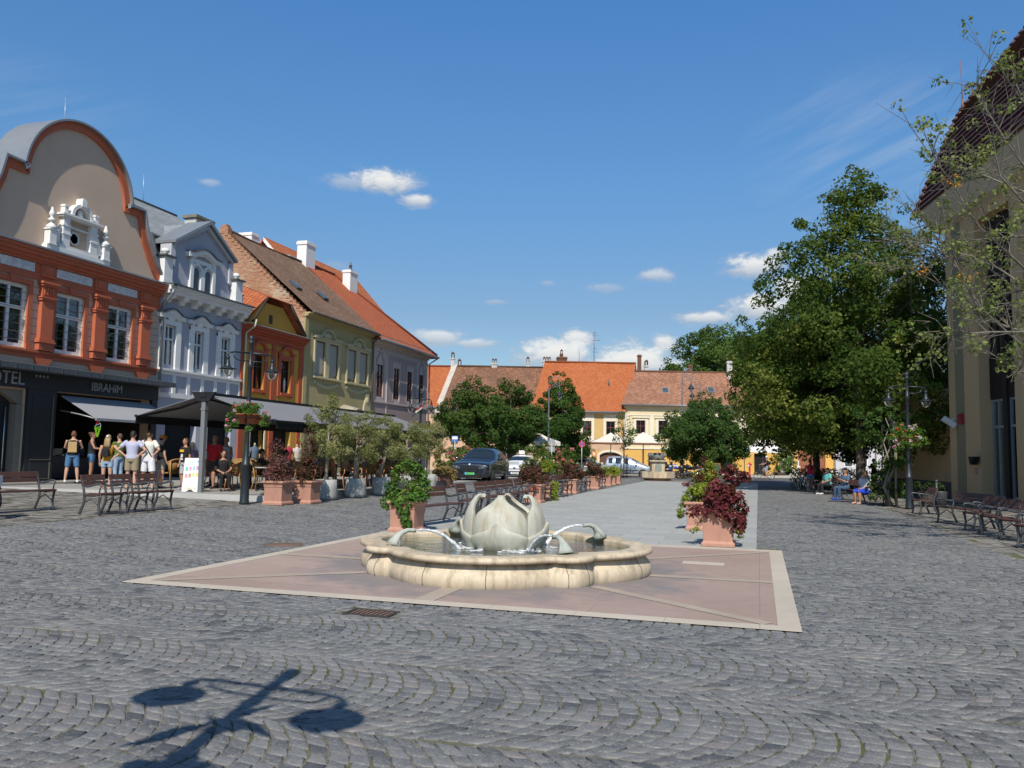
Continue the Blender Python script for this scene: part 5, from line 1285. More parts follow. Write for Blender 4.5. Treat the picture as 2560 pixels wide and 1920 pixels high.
# wall fittings
mb = MB(); mb.box(-1.05,-0.75,-0.16,-0.031,3.2,3.62); o = mb.build('alarm_box',M('alarm_red',(0.30,0.02,0.025),0.5),rt)
mb = MB(); mb.obox((-1.45,-0.35,3.3),0.22,0.55,0.2,0,R(-35)); mb.tube([(-1.45,0,3.45),(-1.45,-0.25,3.4)],0.03,6); mb.build('floodlight',WHITE,rt)
mb = MB(); mb.lathe([(0.14,0.0),(0.2,0.3),(0.22,0.32)],(0.45,-0.2,1.55),12); mb.build('post_box',M('door_dark',0),rt)
mb = MB(); mb.lathe([(0.1,0),(0.1,0.03),(0,0.03)],(0,0,0),14); o = mb.build('round_plaque',ALU,rt); o.location =(0.2,0,1.3); o.rotation_euler =(PI/2,0,0)
# ================================================================== TREES AND PLANTS
BARK = stone_mat('bark',(0.07,0.055,0.042),(0.13,0.105,0.08),(0.05,0.04,0.03))
BARK_L = stone_mat('pale_bark',(0.20,0.17,0.125),(0.32,0.28,0.21),(0.13,0.11,0.08))
LF_LIND = leaf_mat('linden_leaf',[(0.026,0.055,0.010),(0.038,0.075,0.013),(0.056,0.10,0.017),(0.10,0.14,0.026),(0.26,0.25,0.06)],0.32)
LF_MAPLE = leaf_mat('maple_leaf',[(0.024,0.058,0.014),(0.036,0.082,0.019),(0.055,0.11,0.025),(0.11,0.13,0.028)],0.28)
LF_PLANE = leaf_mat('plane_leaf',[(0.045,0.085,0.016),(0.065,0.115,0.022),(0.095,0.155,0.032)],0.32)
LF_CONE = leaf_mat('hornbeam_leaf',[(0.026,0.062,0.012),(0.042,0.09,0.018),(0.065,0.125,0.026)],0.28)
LF_OLIVE = leaf_mat('olive_leaf',[(0.13,0.145,0.045),(0.19,0.20,0.07),(0.26,0.265,0.11),(0.36,0.35,0.17)],0.3)
LF_GREEN = leaf_mat('fresh_leaf',[(0.035,0.095,0.014),(0.065,0.15,0.025),(0.11,0.21,0.04),(0.19,0.27,0.05)],0.3)
LF_BURG = leaf_mat('burgundy_leaf',[(0.06,0.012,0.018),(0.11,0.02,0.028),(0.17,0.038,0.045),(0.23,0.065,0.065)],0.25)
LF_BROWN = leaf_mat('brown_red_leaf',[(0.05,0.022,0.02),(0.085,0.035,0.03),(0.13,0.055,0.04),(0.19,0.085,0.06)],0.2)
LF_LIME = leaf_mat('lime_leaf',[(0.12,0.18,0.02),(0.19,0.25,0.025),(0.28,0.33,0.04),(0.36,0.37,0.07)],0.35)
LF_DRY = leaf_mat('dry_grass',[(0.13,0.085,0.03),(0.20,0.14,0.05),(0.27,0.2,0.09),(0.14,0.15,0.04)],0.2)
LF_OLEA = leaf_mat('oleander_leaf',[(0.05,0.085,0.02),(0.085,0.13,0.03),(0.13,0.18,0.045),(0.19,0.23,0.07)],0.28)
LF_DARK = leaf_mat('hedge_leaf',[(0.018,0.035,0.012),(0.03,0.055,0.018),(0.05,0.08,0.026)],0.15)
def petal_mat(name,cols):return leaf_mat(name,cols,0.35,0.6)
FL_PINK = petal_mat('pink_petals',[(0.62,0.10,0.17),(0.72,0.17,0.24),(0.75,0.30,0.36)])
FL_RED = petal_mat('red_petals',[(0.60,0.02,0.015),(0.70,0.05,0.03)])
FL_MIX = petal_mat('mixed_petals',[(0.60,0.02,0.02),(0.62,0.03,0.02),(0.65,0.28,0.42),(0.75,0.70,0.72),(0.66,0.40,0.58)])
def ground_pt(px,Y):
 a,b = ab((px-1280)/FPX*Y,Y); return Vector((a,b,zg(a,b)))
def shell(center,prof,zs,n,lo=0.6,hi=1.0,sq=1.0):
 """clump centres near the skin of a body of revolution: prof(z) = radius at height z"""
 out =[]; rm = max(float(prof(z)) for z in np.linspace(zs[0],zs[1],30))
 while len(out)<n:
  z = rng.uniform(zs[0],zs[1]); r = float(prof(z));
  if rng.uniform()>(r/rm)**1.2*0.95+0.05:continue
  th = rng.uniform(0,2*PI); k = rng.uniform(lo,hi)
  out.append((center[0]+r*k*math.cos(th),center[1]+r*k*math.sin(th)*sq,center[2]+z))
 return out
def limbs(mb,base,top,cents,r0,n=14,frm=0.35):
 base,top = Vector(base),Vector(top); cs =[cents[i] for i in rng.choice(len(cents),min(n,len(cents)),replace=False)]
 for c in cs:
  c = Vector(c); t = min(max((c.z-base.z)/max(top.z-base.z,0.1)*0.55+rng.uniform(-0.1,0.05),frm),0.95)
  p = base.lerp(top,t); m = p.lerp(c,0.5); m.z += 0.12*(c-p).length
  k = r0*(1-t)*0.55+0.012
  mb.tube([p,p.lerp(m,0.5),m,c],[k,k*0.8,k*0.55,k*0.2],6,caps=False)
def tree(name,label,base,trunk_h,trunk_r,prof,zs,n,cr,per,leaf,mat,bark=BARK,group=None,lean=(0,0),lo=0.55,extra=0,nl=14,inner=0.25,up=0.3,aspect=0.6,cat='tree',droop=0.3):
 t = empty(name,base,0,label,cat,group)
 C = shell((0,0,0),prof,zs,n,lo); rm_ = max(float(prof(z)) for z in np.linspace(zs[0],zs[1],30)); R_ =[cr*rng.uniform(0.7,1.25)*min(1.0,max(0.34,(float(prof(c[2]))/rm_)**0.6)) for c in C]; P_ =[per*(r/cr)**2 for r in R_]
 ni = int(n*inner); C2 = shell((0,0,0),prof,zs,ni,0.1,0.55)
 C += C2; R_ +=[cr*1.2]*ni; P_ +=[per*0.8]*ni
 if extra:
  C3 = shell((0,0,0),prof,zs,extra,1.0,1.12); C += C3; R_ +=[cr*0.38]*extra; P_ +=[per*0.14]*extra
 rad =[(r,r,r*0.8) for r in R_]
 p,q,tone = blob(C,rad,P_,hub=(0,0,(zs[0]+zs[1])/2-0.5),up=up)
 leaves('crown',p,q,leaf,mat,t,aspect,tone,droop)
 mb = MB(); top = Vector((lean[0],lean[1],zs[0]+(zs[1]-zs[0])*0.8))
 pts =[Vector((0,0,-0.05)),Vector((0,0,0.25)),Vector((lean[0]*0.2+trunk_r*0.2,lean[1]*0.2,trunk_h*0.6)),Vector((lean[0]*0.4,lean[1]*0.4,trunk_h)),top]
 mb.tube(pts,[trunk_r*1.35,trunk_r*1.05,trunk_r*0.95,trunk_r*0.85,trunk_r*0.12],10)
 limbs(mb,pts[2],top,C[:n],trunk_r,nl)
 mb.build('trunk',bark,t)
 return t
 # big lime trees on the right
tree('lime_tree','tallest lime tree on the right, pointed crown over the shaded benches',ground_pt(2150,42),2.6,0.24,interp([(1.9,2.8),(2.8,4.8),(5.0,5.9),(8,5.7),(10.8,4.7),(13.2,3.2),(15.2,1.6),(16.9,0.2)]),(1.95,16.9),190,1.0,430,0.2,LF_LIND,extra=120,nl=22)
tree('lime_tree','lower lime tree beside the tallest one, its left side bulging towards the cream house',ground_pt(2040,51),2.4,0.22,interp([(1.9,2.6),(3.0,4.2),(6,4.6),(8.5,3.9),(10.5,2.6),(12.6,0.3)]),(1.9,12.6),115,1.0,380,0.22,LF_LIND,extra=60,nl=16)
tree('lime_tree','lime tree standing behind the tallest one next to the ochre building',ground_pt(2235,47),2.6,0.2,interp([(2.2,2.2),(4.0,3.9),(8,4.2),(11,2.8),(13.5,0.3)]),(2.2,13.5),70,1.0,330,0.22,LF_LIND,extra=30,nl=12)
# planes beyond the roofs
for px,Y,h,r,lab in ((1800,118,20.6,7.0,'big light green plane tree rising behind the cream house roof, left one'),(1960,126,22.5,7.5,'big plane tree behind the cream house roof, mostly hidden by the lime trees')):
 tree('plane_tree',lab,ground_pt(px,Y),5,0.5,interp([(7,4),(11,r),(15,r),(18.5,r*0.75),(h,1.0)]),(7,h),95,1.7,300,0.42,LF_PLANE,extra=50,nl=10,group='plane trees beyond the roofs')
tree('distant_tree','tip of a distant dark tree peeping over the mottled roof between chimneys',ground_pt(1341,118),5,0.4,interp([(6,2.0),(11,2.6),(14.6,0.5)]),(6,14.6),22,1.0,150,0.4,LF_MAPLE,nl=5)
# clipped maples in front of the far row
tree('globe_maple','round dark maple on the left behind the dark blue car',ground_pt(1190,57),1.9,0.17,interp([(1.7,1.0),(2.4,2.1),(3.6,2.75),(4.8,2.2),(6.1,1.1),(6.6,0.3)]),(1.7,6.5),70,0.62,330,0.17,LF_MAPLE,extra=36)
tree('globe_maple','round dark maple behind the white car, its crown merged with its neighbour',ground_pt(1278,60),1.9,0.16,interp([(1.7,0.8),(2.4,1.9),(3.8,2.4),(5.2,2.0),(6.6,0.9),(7.0,0.3)]),(1.7,6.9),62,0.6,330,0.17,LF_MAPLE,extra=30)
tree('hornbeam','tall cone shaped green tree in front of the orange roof',ground_pt(1399,72),1.8,0.17,interp([(0.9,1.6),(2.2,2.5),(4.0,2.45),(6.0,1.8),(8.0,1.0),(9.3,0.2)]),(0.9,9.2),110,0.65,300,0.2,LF_CONE,extra=40)
tree('globe_maple','large dome shaped maple in front of the cream house behind the motorbikes',ground_pt(1764,70),1.6,0.2,interp([(1.2,1.6),(2.0,3.3),(3.4,3.9),(4.8,3.2),(6.2,1.7),(7.2,0.3)]),(1.2,7.1),100,0.72,360,0.19,LF_MAPLE,extra=40)
# young tree with its guard
yt = tree('young_tree','slender young tree in an iron guard in front of the silver car',ground_pt(1562,64.6),2.4,0.05,interp([(2.2,0.5),(3.2,1.15),(4.3,1.0),(5.2,0.4),(5.6,0.1)]),(2.2,5.6),26,0.36,42,0.15,LF_CONE,nl=18,lo=0.5,inner=0.1)
gd = empty('tree_guard',ground_pt(1562,64.5),0,'black iron guard of upright rods round the young tree','tree guard')
IRON = M('black_iron',(0.022,0.023,0.026),0.5,0.2,4,30,0.1,metal=0.3)
for k in range(8):
 th = 2*PI*k/8; mb = MB(); mb.tube([(0.27*math.cos(th),0.27*math.sin(th),0),(0.24*math.cos(th),0.24*math.sin(th),1.6),(0.3*math.cos(th),0.3*math.sin(th),1.8)],0.016,5); mb.build('rod',IRON,gd)
for z in (0.35,1.3):
 mb = MB(); mb.tube([(0.26*math.cos(2*PI*k/20),0.26*math.sin(2*PI*k/20),z) for k in range(21)],0.014,5); mb.build('ring',IRON,gd)
 # sparse tree reaching in from the right edge
sp = empty('birch_tree',G(2800,1365),0,'sparse half bare tree reaching its thin branches in from the right edge','tree')
spw = sp.location.copy()
mb = MB(); bl =[]
def bp(px,py,Y):return AT(px,py,Y)-spw
trunk =[Vector((0,0,0)),Vector((0.05,0.1,2.0)),bp(2760,700,16.0),bp(2740,380,16.2),bp(2700,60,16.5),bp(2690,-200,16.8)]
mb.tube(trunk,[0.17,0.14,0.11,0.085,0.055,0.02],8)
br =[[(2760,960,16),(2560,868,15.6),(2440,760,15.4),(2380,640,15.3),(2300,540,15.6)],[(2755,900,16),(2560,830,16.4),(2470,800,16.8),(2360,720,17),(2240,580,17.4)],[(2755,760,16),(2560,670,15.4),(2440,560,15),(2380,455,15),(2320,380,15.2)],[(2750,560,16),(2560,590,16.8),(2430,600,17.4),(2290,655,18),(2200,690,18.5)],[(2745,480,16),(2600,470,15.6),(2520,360,15.4),(2470,280,15.4),(2430,220,15.6)],[(2740,380,16),(2620,330,16.8),(2540,230,17),(2500,170,17)],[(2750,640,16),(2560,480,16.6),(2440,430,17),(2330,395,17.4)],[(2760,860,16),(2600,830,15),(2470,830,14.6),(2380,838,14.8),(2330,850,15)],[(2758,930,16),(2620,790,16.6),(2500,690,17),(2430,640,17.2),(2280,610,17.6)],[(2750,600,16),(2590,540,15.2),(2500,440,14.8),(2480,350,14.8)],[(2755,820,16),(2600,740,15.8),(2480,660,15.8),(2340,640,16),(2260,590,16.2)],[(2758,1000,16),(2620,950,15.4),(2560,930,15.2),(2510,915,15.2)]]
tw =[]
for b in br:
 p =[bp(*q) for q in b]; k = 0.032
 mb.tube(p,[k,k*0.8,k*0.5,k*0.32,k*0.15][:len(p)],6,caps=False)
 for i in range(1,len(p)):
  for _ in range(7):
   s = p[i-1].lerp(p[i],rng.uniform(0,1)); d =(p[i]-p[i-1]).normalized()
   e = s+d*rng.uniform(0.15,0.6)+Vector(rng.normal(0,0.3,3))+Vector((0,0,0.12))
   mb.tube([s,s.lerp(e,0.5)+Vector(rng.normal(0,0.04,3)),e],[0.011,0.008,0.004],4,caps=False)
   for _ in range(2):
    f = e+Vector(rng.normal(0,0.22,3)); s2 = s.lerp(e,0.6); mb.tube([s2,f],[0.006,0.003],4,caps=False)
    if rng.uniform()<0.13:tw.append(f)
   if rng.uniform()<0.5:tw.append(e)
 tw +=[p[-1]]*2
mb.build('trunk',stone_mat('birch_bark',(0.12,0.105,0.085),(0.2,0.175,0.14),(0.08,0.07,0.05)),sp)
p,q,tone = blob(tw,[(0.17,0.17,0.13)]*len(tw),[17]*len(tw),up=0.5)
leaves('crown',p,q,0.085,leaf_mat('birch_leaf',[(0.10,0.14,0.04),(0.15,0.19,0.06),(0.22,0.25,0.09),(0.26,0.27,0.10)],0.35),sp,0.75,tone)
p,q,tone = blob([bp(2306,672,17.3),bp(2420,690,15.5),bp(2380,455,15)],[(0.2,0.2,0.15)]*3,[26]*3)
leaves('autumn_leaves',p,q,0.06,leaf_mat('autumn_leaf',[(0.55,0.18,0.02),(0.6,0.3,0.04)],0.3),sp,0.75,tone)
# ------------------------------------------------------------------ planters
TERRA = stone_mat('terracotta_pink',(0.40,0.205,0.145),(0.47,0.25,0.18),(0.36,0.19,0.14))
SOIL = M('potting_soil',(0.03,0.022,0.016),0.95,0.3,10,60,0.4)
def sq_ring(mb,w,z0,z1,w2=None):
 w2 = w if w2 is None else w2
 vs =[(-w,-w,z0),(w,-w,z0),(w,w,z0),(-w,w,z0),(-w2,-w2,z1),(w2,-w2,z1),(w2,w2,z1),(-w2,w2,z1)]
 mb.add(vs,[(3,2,1,0),(4,5,6,7),(0,1,5,4),(1,2,6,5),(2,3,7,6),(3,0,4,7)])
def pot_mesh():
 prof =[(0.30,0.0),(0.30,0.055),(0.288,0.07),(0.272,0.085),(0.262,0.10),(0.268,0.45),(0.272,0.462),(0.28,0.468),(0.28,0.49),(0.274,0.498),(0.282,0.515),(0.284,0.54),(0.305,0.556),(0.325,0.58),(0.325,0.61),(0.31,0.628),(0.28,0.632),(0.265,0.62),(0.26,0.56)]
 vs =[]
 for w,z in prof:vs +=[(-w,-w,z),(w,-w,z),(w,w,z),(-w,w,z)]
 fs =[(3,2,1,0)]+[(i*4+k,i*4+(k+1)%4,(i+1)*4+(k+1)%4,(i+1)*4+k) for i in range(len(prof)-1) for k in range(4)]
 mb = MB(); mb.add(vs,fs); return mb
POT0 = None
def planter(loc,label,plants,rz=0.0,group='terracotta planters with ornamental leaves'):
 """plants: list of (kind material, clumps, radius, leaves per clump, leaf size, name)"""
 global POT0
 t = empty('planter',loc,rz,label,'planter',group)
 if POT0 is None:
  POT0 = pot_mesh().build('pot',TERRA,t,bevel=0.012)
  mb = MB(); mb.box(-0.262,0.262,-0.262,0.262,0.5,0.575); planter.soil = mb.build('soil',SOIL,t)
 else:
  for s in (POT0,planter.soil):
   c = s.copy(); COL.objects.link(c); c.parent = t
 for (mat,cl,r,per,sz,nm) in plants:
  p,q,tone = blob(cl,[(k*r,k*r,k*r*0.8) for k in rng.uniform(0.75,1.25,len(cl))],[per]*len(cl),hub=(0,0,0.5),up=0.5)
  leaves(nm,p,q,sz,mat,t,0.75,tone,0.4)
  mb = MB()
  for c in cl:
   for _ in range(2):
    b0 = Vector((rng.uniform(-0.15,0.15),rng.uniform(-0.15,0.15),0.57)); c_ = Vector(c)+Vector(rng.normal(0,r*0.3,3)); m = b0.lerp(c_,0.5); m.z += 0.1
    mb.tube([b0,m,c_],[0.008,0.006,0.003],4,caps=False)
  mb.build('stem',M('plant_stem',(0.09,0.07,0.03),0.8),t)
 return t
def heap(n,rx,z0,z1,off=(0,0),taper=0.6):
 out =[]
 for _ in range(n):
  z = rng.uniform(z0,z1); k =(1-taper*(z-z0)/(z1-z0+1e-6))*rx; th = rng.uniform(0,2*PI); r = k*math.sqrt(rng.uniform(0.1,1))
  out.append((off[0]+r*math.cos(th),off[1]+r*math.sin(th),z))
 return out
 # front left: vigorous green sweet potato vine in an arch
gr_c =[(-0.36,-0.1,0.62),(-0.32,-0.2,0.5),(-0.44,-0.1,0.58),(-0.40,0.0,0.78),(-0.34,-0.1,0.92),(-0.25,0,1.05),(-0.3,0.1,1.18),(-0.16,0,1.3),(-0.02,0,1.38),(0.1,0,1.36),(0.22,0,1.28),(0.3,0.05,1.15),(0.34,0,1.0),(0.38,0.05,0.86),(0.36,0,0.72),(-0.2,-0.1,0.8),(0.2,-0.1,0.9),(0.15,-0.15,0.76),(0.28,-0.1,0.78),(0.06,0.1,1.2),(0.02,-0.3,0.66),(0.05,-0.36,0.52),(0.08,-0.37,0.4),(0.13,-0.37,0.27),(0.17,-0.36,0.18),(-0.14,-0.3,0.62),(0.25,-0.28,0.66),(-0.1,0.0,0.75),(0.0,0.1,0.95),(-0.3,-0.05,0.7),(0.12,0.15,1.05)]
planter((-6.92,15.86,0.008),'planter left of the fountain with bright green leaves arching and trailing',[(LF_GREEN,gr_c,0.13,62,0.085,'foliage')])
bu_c = heap(26,0.42,0.62,1.15,(0.05,0))+[(0.2,0,1.25),(0.12,0,1.35),(0.24,0.05,1.4),(0.3,0,1.18),(0.42,0,1.3),(0.46,-0.05,1.26),(0.35,-0.1,0.95),(0.4,-0.1,0.8),(0.42,-0.12,0.66),(0.40,-0.2,0.52),(0.38,-0.22,0.42),(0.36,-0.25,0.34),(-0.32,-0.2,0.66),(-0.42,-0.2,0.62),(-0.2,-0.3,0.62),(0.0,-0.32,0.64),(0.2,-0.32,0.62),(0.25,-0.34,0.55)]
planter((-0.72,15.95,0.008),'terracotta planter at the right end of the grey walk with a tall burgundy coleus',[(LF_BURG,bu_c,0.12,46,0.095,'foliage'),(LF_LIME,[(0.38,-0.25,0.3),(0.4,-0.2,0.2),(-0.36,-0.1,0.45),(-0.38,-0.2,0.3),(-0.44,-0.22,0.26)],0.08,22,0.05,'trailing_vine')])
planter((-1.28,19.3,0.008),'planter of low yellow green trailing leaves just behind the burgundy coleus',[(LF_LIME,heap(26,0.42,0.6,0.95)+[(-0.38,-0.1,0.55),(-0.42,-0.15,0.4),(-0.42,0,0.3)],0.12,55,0.06,'foliage')])
planter((-1.75,28.0,0.008),'planter of tall lime leaves mixed with dark red, right of the walk',[(LF_LIME,heap(26,0.4,0.65,1.45,(0.05,0),0.3),0.14,60,0.06,'foliage'),(LF_BURG,heap(12,0.45,0.6,1.1,(-0.2,-0.1))+[(0.35,-0.1,1.1),(0.3,0,0.9),(0,0,1.6),(0.1,0,1.55)],0.11,46,0.07,'red_foliage')])
planter((-1.95,34.0,0.008),'dark red planter farthest back on the right side of the walk',[(LF_BURG,heap(22,0.42,0.62,1.4),0.14,46,0.08,'foliage')])
planter((-7.32,27.5,0.008),'planter of brown red leaves with orange tinted leaves hanging over its front',[(LF_BROWN,heap(34,0.55,0.62,1.2,(-0.1,0),0.5),0.14,52,0.07,'foliage'),(leaf_mat('orange_red_leaf',[(0.3,0.08,0.05),(0.4,0.15,0.09)],0.3),[(0.1,-0.33,0.55),(0.15,-0.34,0.45),(-0.05,-0.33,0.55)],0.1,30,0.06,'orange_leaves')])
planter((-7.42,29.3,0.008),'planter with a yellow green curtain of leaves trailing to the ground',[(LF_LIME,heap(12,0.35,0.95,1.35,(0.05,0))+[(0.38,-0.2,0.62-0.08*k) for k in range(8)]+[(0.42,-0.05,0.6-0.09*k) for k in range(7)],0.13,55,0.055,'foliage'),(LF_BROWN,heap(14,0.4,0.6,0.95),0.13,45,0.06,'red_foliage')])
planter((-7.75,35.2,0.008),'planter of deep purple brown leaves beside a bench in the middle of the left row',[(LF_BROWN,heap(40,0.58,0.62,1.25,(0,0),0.35),0.16,50,0.08,'foliage')])
planter((-7.85,40.9,0.008),'planter of dark purple leaves farther along the left row, round and dense',[(LF_BROWN,heap(42,0.62,0.6,1.3,(0,0),0.3),0.16,50,0.08,'foliage')])
planter((-8.05,45.6,0.008),'planter of light green leaves third from the far end of the left row',[(LF_LIME,heap(24,0.5,0.6,1.0),0.15,46,0.07,'foliage')])
planter((-8.15,47.7,0.008),'planter of light green leaves second from the far end of the left row',[(LF_LIME,heap(20,0.48,0.6,0.95),0.15,46,0.07,'foliage')])
planter((-8.2,49.8,0.008),'planter of light green leaves at the far end of the left row',[(LF_LIME,heap(26,0.55,0.55,1.0),0.15,46,0.07,'foliage')])
planter((-12.3,19.6,zg(-12.3)),'terracotta planter by the left lamp post with plum red berry bush',[(leaf_mat('plum_leaf',[(0.10,0.03,0.04),(0.17,0.06,0.07),(0.24,0.10,0.10),(0.12,0.05,0.05)],0.25),heap(34,0.42,0.62,1.15,(-0.02,0),0.3)+heap(12,0.25,1.15,1.7,(-0.12,0))+[(0.2,0,1.2)],0.13,55,0.05,'foliage')])
planter((-12.05,20.65,zg(-12.0)),'terracotta planter tucked behind the plum coloured one with a taller brown bush',[(LF_BROWN,heap(34,0.4,0.62,1.3,(0,0),0.3)+heap(16,0.25,1.3,2.0,(0.0,0)),0.13,55,0.05,'foliage'),(LF_LIME,heap(8,0.3,0.6,0.7)+[(-0.3,0,1.75)],0.1,20,0.05,'green_leaves')])
planter((-12.85,33.4,zg(-12.8)),'terracotta planter of dry straw coloured grass in front of the dark blue car',[(LF_DRY,heap(40,0.5,0.6,0.82,(0,0),0.4)+[(0.38,-0.1,0.55),(0.42,-0.15,0.45),(0.44,-0.1,0.38)],0.13,60,0.1,'foliage')])
# olive trees in concrete pots
CONC = stone_mat('pot_concrete',(0.34,0.34,0.32),(0.46,0.46,0.43),(0.28,0.28,0.26))
def concrete_pot(t,r=0.32,h=0.6):
 mb = MB(); mb.lathe([(r*0.86,0),(r*1.0,0.04),(r*1.06,0.12),(r*1.02,h*0.6),(r*0.97,h),(r*0.9,h),(r*0.88,h-0.08),(0,h-0.08)],seg=32); mb.build('pot',CONC,t)
olv =[((-12.35,22.25),'leftmost potted olive tree, a wispy shoot on top',1.45,0.66,1.2,0.05),((-12.28,24.0),'second potted olive tree from the left, thick trunk and branch stub',1.3,0.66,1.2,0.085),((-12.26,25.85),'third potted olive tree from the left with a leaning trunk',1.4,0.66,1.15,0.07),((-12.45,28.3),'fourth potted olive tree, its pot hidden by the green planter',1.4,0.62,1.1,0.06),((-12.63,30.9),'potted olive tree at the far right end of the row',1.5,0.6,1.05,0.06)]
for (xy_,lab,tz,rx,hz,tr) in olv:
 t = empty('olive_tree',(xy_[0],xy_[1],zg(*xy_)),0,lab,'olive tree','olive trees in concrete pots')
 concrete_pot(t)
 c0 = tz+hz*0.45
 cl =[(rx*math.cos(th)*k,rx*math.sin(th)*k,z) for th,k,z in zip(rng.uniform(0,2*PI,44),rng.uniform(0.1,1,44)**0.6,rng.uniform(tz-0.15,tz+hz*0.85,44))]
 cl +=[(rng.uniform(-0.4,0.4),rng.uniform(-0.3,0.3),tz+hz*rng.uniform(0.9,1.1)) for _ in range(7)]
 if 'wispy' in lab:cl +=[(0.1,0,tz+hz*1.15),(0.12,0,tz+hz*1.27),(0.13,0,tz+hz*1.36)]
 p,q,tone = blob(cl,[(k,k,k*0.9) for k in rng.uniform(0.14,0.24,len(cl))],[165]*len(cl),hub=(0,0,c0),up=0.4)
 leaves('crown',p,q,0.075,LF_OLIVE,t,0.32,tone,-0.1)
 ln = 0.12 if 'leaning' in lab else 0.02
 mb = MB(); mb.tube([(-ln,0,0.5),(-ln*0.5,0.01,0.8),(ln*0.3,0,1.1),(ln,0,tz),(ln,0,tz+hz*0.5)],[tr*1.1,tr,tr*0.95,tr*0.9,tr*0.3],10)
 limbs(mb,(0,0,tz-0.15),(ln,0,tz+hz),cl,tr*0.8,16,0.1)
 if 'stub' in lab:mb.tube([(0,0,1.15),(0.16,-0.05,1.3)],[0.05,0.04],8)
 mb.build('trunk',BARK_L,t)
def shrub(name,label,base,r,h,mat,sz,n=40,per=70,flowers=None,cat='shrub',group=None,aspect=0.45,nfl=14,pot=None,z0=0.1):
 t = empty(name,base,0,label,cat,group)
 cl =[(r*math.cos(th)*k,r*math.sin(th)*k,z) for th,k,z in zip(rng.uniform(0,2*PI,n),rng.uniform(0.05,1,n)**0.5,rng.uniform(z0+0.15,h*0.92,n))]
 cl =[c for c in cl if math.hypot(c[0],c[1])<r*(1.1-0.55*max(0,(c[2]/h-0.5))*2)]
 p,q,tone = blob(cl,[(k,k,k*0.85) for k in rng.uniform(0.16,0.3,len(cl))*max(r,0.5)],[per]*len(cl),hub=(0,0,h*0.5),up=0.45)
 leaves('foliage',p,q,sz,mat,t,aspect,tone,-0.2)
 if flowers:
  fc =[(c[0]*1.08,c[1]*1.08-0.05,c[2]+0.1) for c in [cl[i] for i in rng.choice(len(cl),min(nfl,len(cl)),replace=False)]]
  p,q,tone = blob(fc,[(0.12,0.12,0.1)]*len(fc),[22]*len(fc),up=0.5); leaves('blossom',p,q,sz*0.8,flowers,t,0.9,tone)
 mb = MB()
 for c in cl[::3]:mb.tube([(rng.normal(0,0.06),rng.normal(0,0.06),z0-0.1),(c[0]*0.4,c[1]*0.4,c[2]*0.55),c],[0.02,0.014,0.005],4,caps=False)
 mb.build('stem',BARK,t)
 if pot:
  mb = MB(); mb.lathe([(pot*0.8,0),(pot,z0+0.05),(pot*0.9,z0+0.05),(0,z0)],seg=20); mb.build('pot',M('dark_pot',(0.05,0.035,0.03),0.7),t)
 return t
def gp(px,Y):return ground_pt(px,Y)
shrub('oleander','pink flowering oleander left of the dark blue car, the bushier part',gp(1128,47),1.0,1.9,LF_OLEA,0.14,44,70,FL_PINK,nfl=16,group='oleanders in bloom',z0=0.3,pot=0.4)
shrub('oleander','pink flowering oleander directly behind the roof of the dark blue car',gp(1178,48),1.0,2.15,LF_OLEA,0.14,44,70,FL_PINK,nfl=22,group='oleanders in bloom',z0=0.3,pot=0.4)
shrub('oleander','oleander with hardly any flowers directly behind the white car',gp(1352,45.5),1.05,2.1,LF_OLEA,0.14,54,75,petal_mat('white_petals',[(0.7,0.6,0.4),(0.75,0.7,0.6)]),nfl=10,group='oleanders in bloom',z0=0.3,pot=0.45)
shrub('oleander','crimson flowering oleander right of the white car',gp(1412,47),0.85,2.0,LF_OLEA,0.14,44,66,FL_PINK,nfl=24,group='oleanders in bloom',z0=0.3,pot=0.42)
shrub('bush','dark green bush in front of the cone shaped tree beside the no stopping sign',gp(1452,73),1.5,2.3,LF_CONE,0.16,40,70)
shrub('bush','green bush beside the cream house wall near the cyclist',gp(1950,81),1.25,2.7,LF_GREEN,0.16,46,70,pot=0.6,z0=0.35)
shrub('bush','dark climbing bush on the cream house wall behind the green bush',gp(1972,83),0.9,3.4,LF_DARK,0.16,30,60)
shrub('bush','small bush by the silver car in front of the shop window',gp(1637,78),0.7,1.6,LF_CONE,0.12,20,50)
shrub('potted_plant','dark pot with a leafy plant by the wall behind the right lamp post',gp(2318,30.5),0.55,1.05,LF_DARK,0.16,14,34,pot=0.34,z0=0.5,cat='potted plant')
shrub('potted_plant','fern like plant under the maple by the cream house',gp(1838,80),0.6,1.7,LF_MAPLE,0.12,18,40,pot=0.4,z0=0.5,cat='potted plant')
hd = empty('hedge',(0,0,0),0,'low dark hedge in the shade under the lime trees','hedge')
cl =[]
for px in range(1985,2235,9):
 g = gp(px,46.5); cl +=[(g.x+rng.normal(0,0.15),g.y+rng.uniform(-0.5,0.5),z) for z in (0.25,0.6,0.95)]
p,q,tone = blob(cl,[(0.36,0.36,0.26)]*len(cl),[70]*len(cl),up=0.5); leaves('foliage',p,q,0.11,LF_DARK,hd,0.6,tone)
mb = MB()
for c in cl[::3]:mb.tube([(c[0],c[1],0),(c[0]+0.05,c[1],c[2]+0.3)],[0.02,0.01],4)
mb.build('stem',BARK,hd)
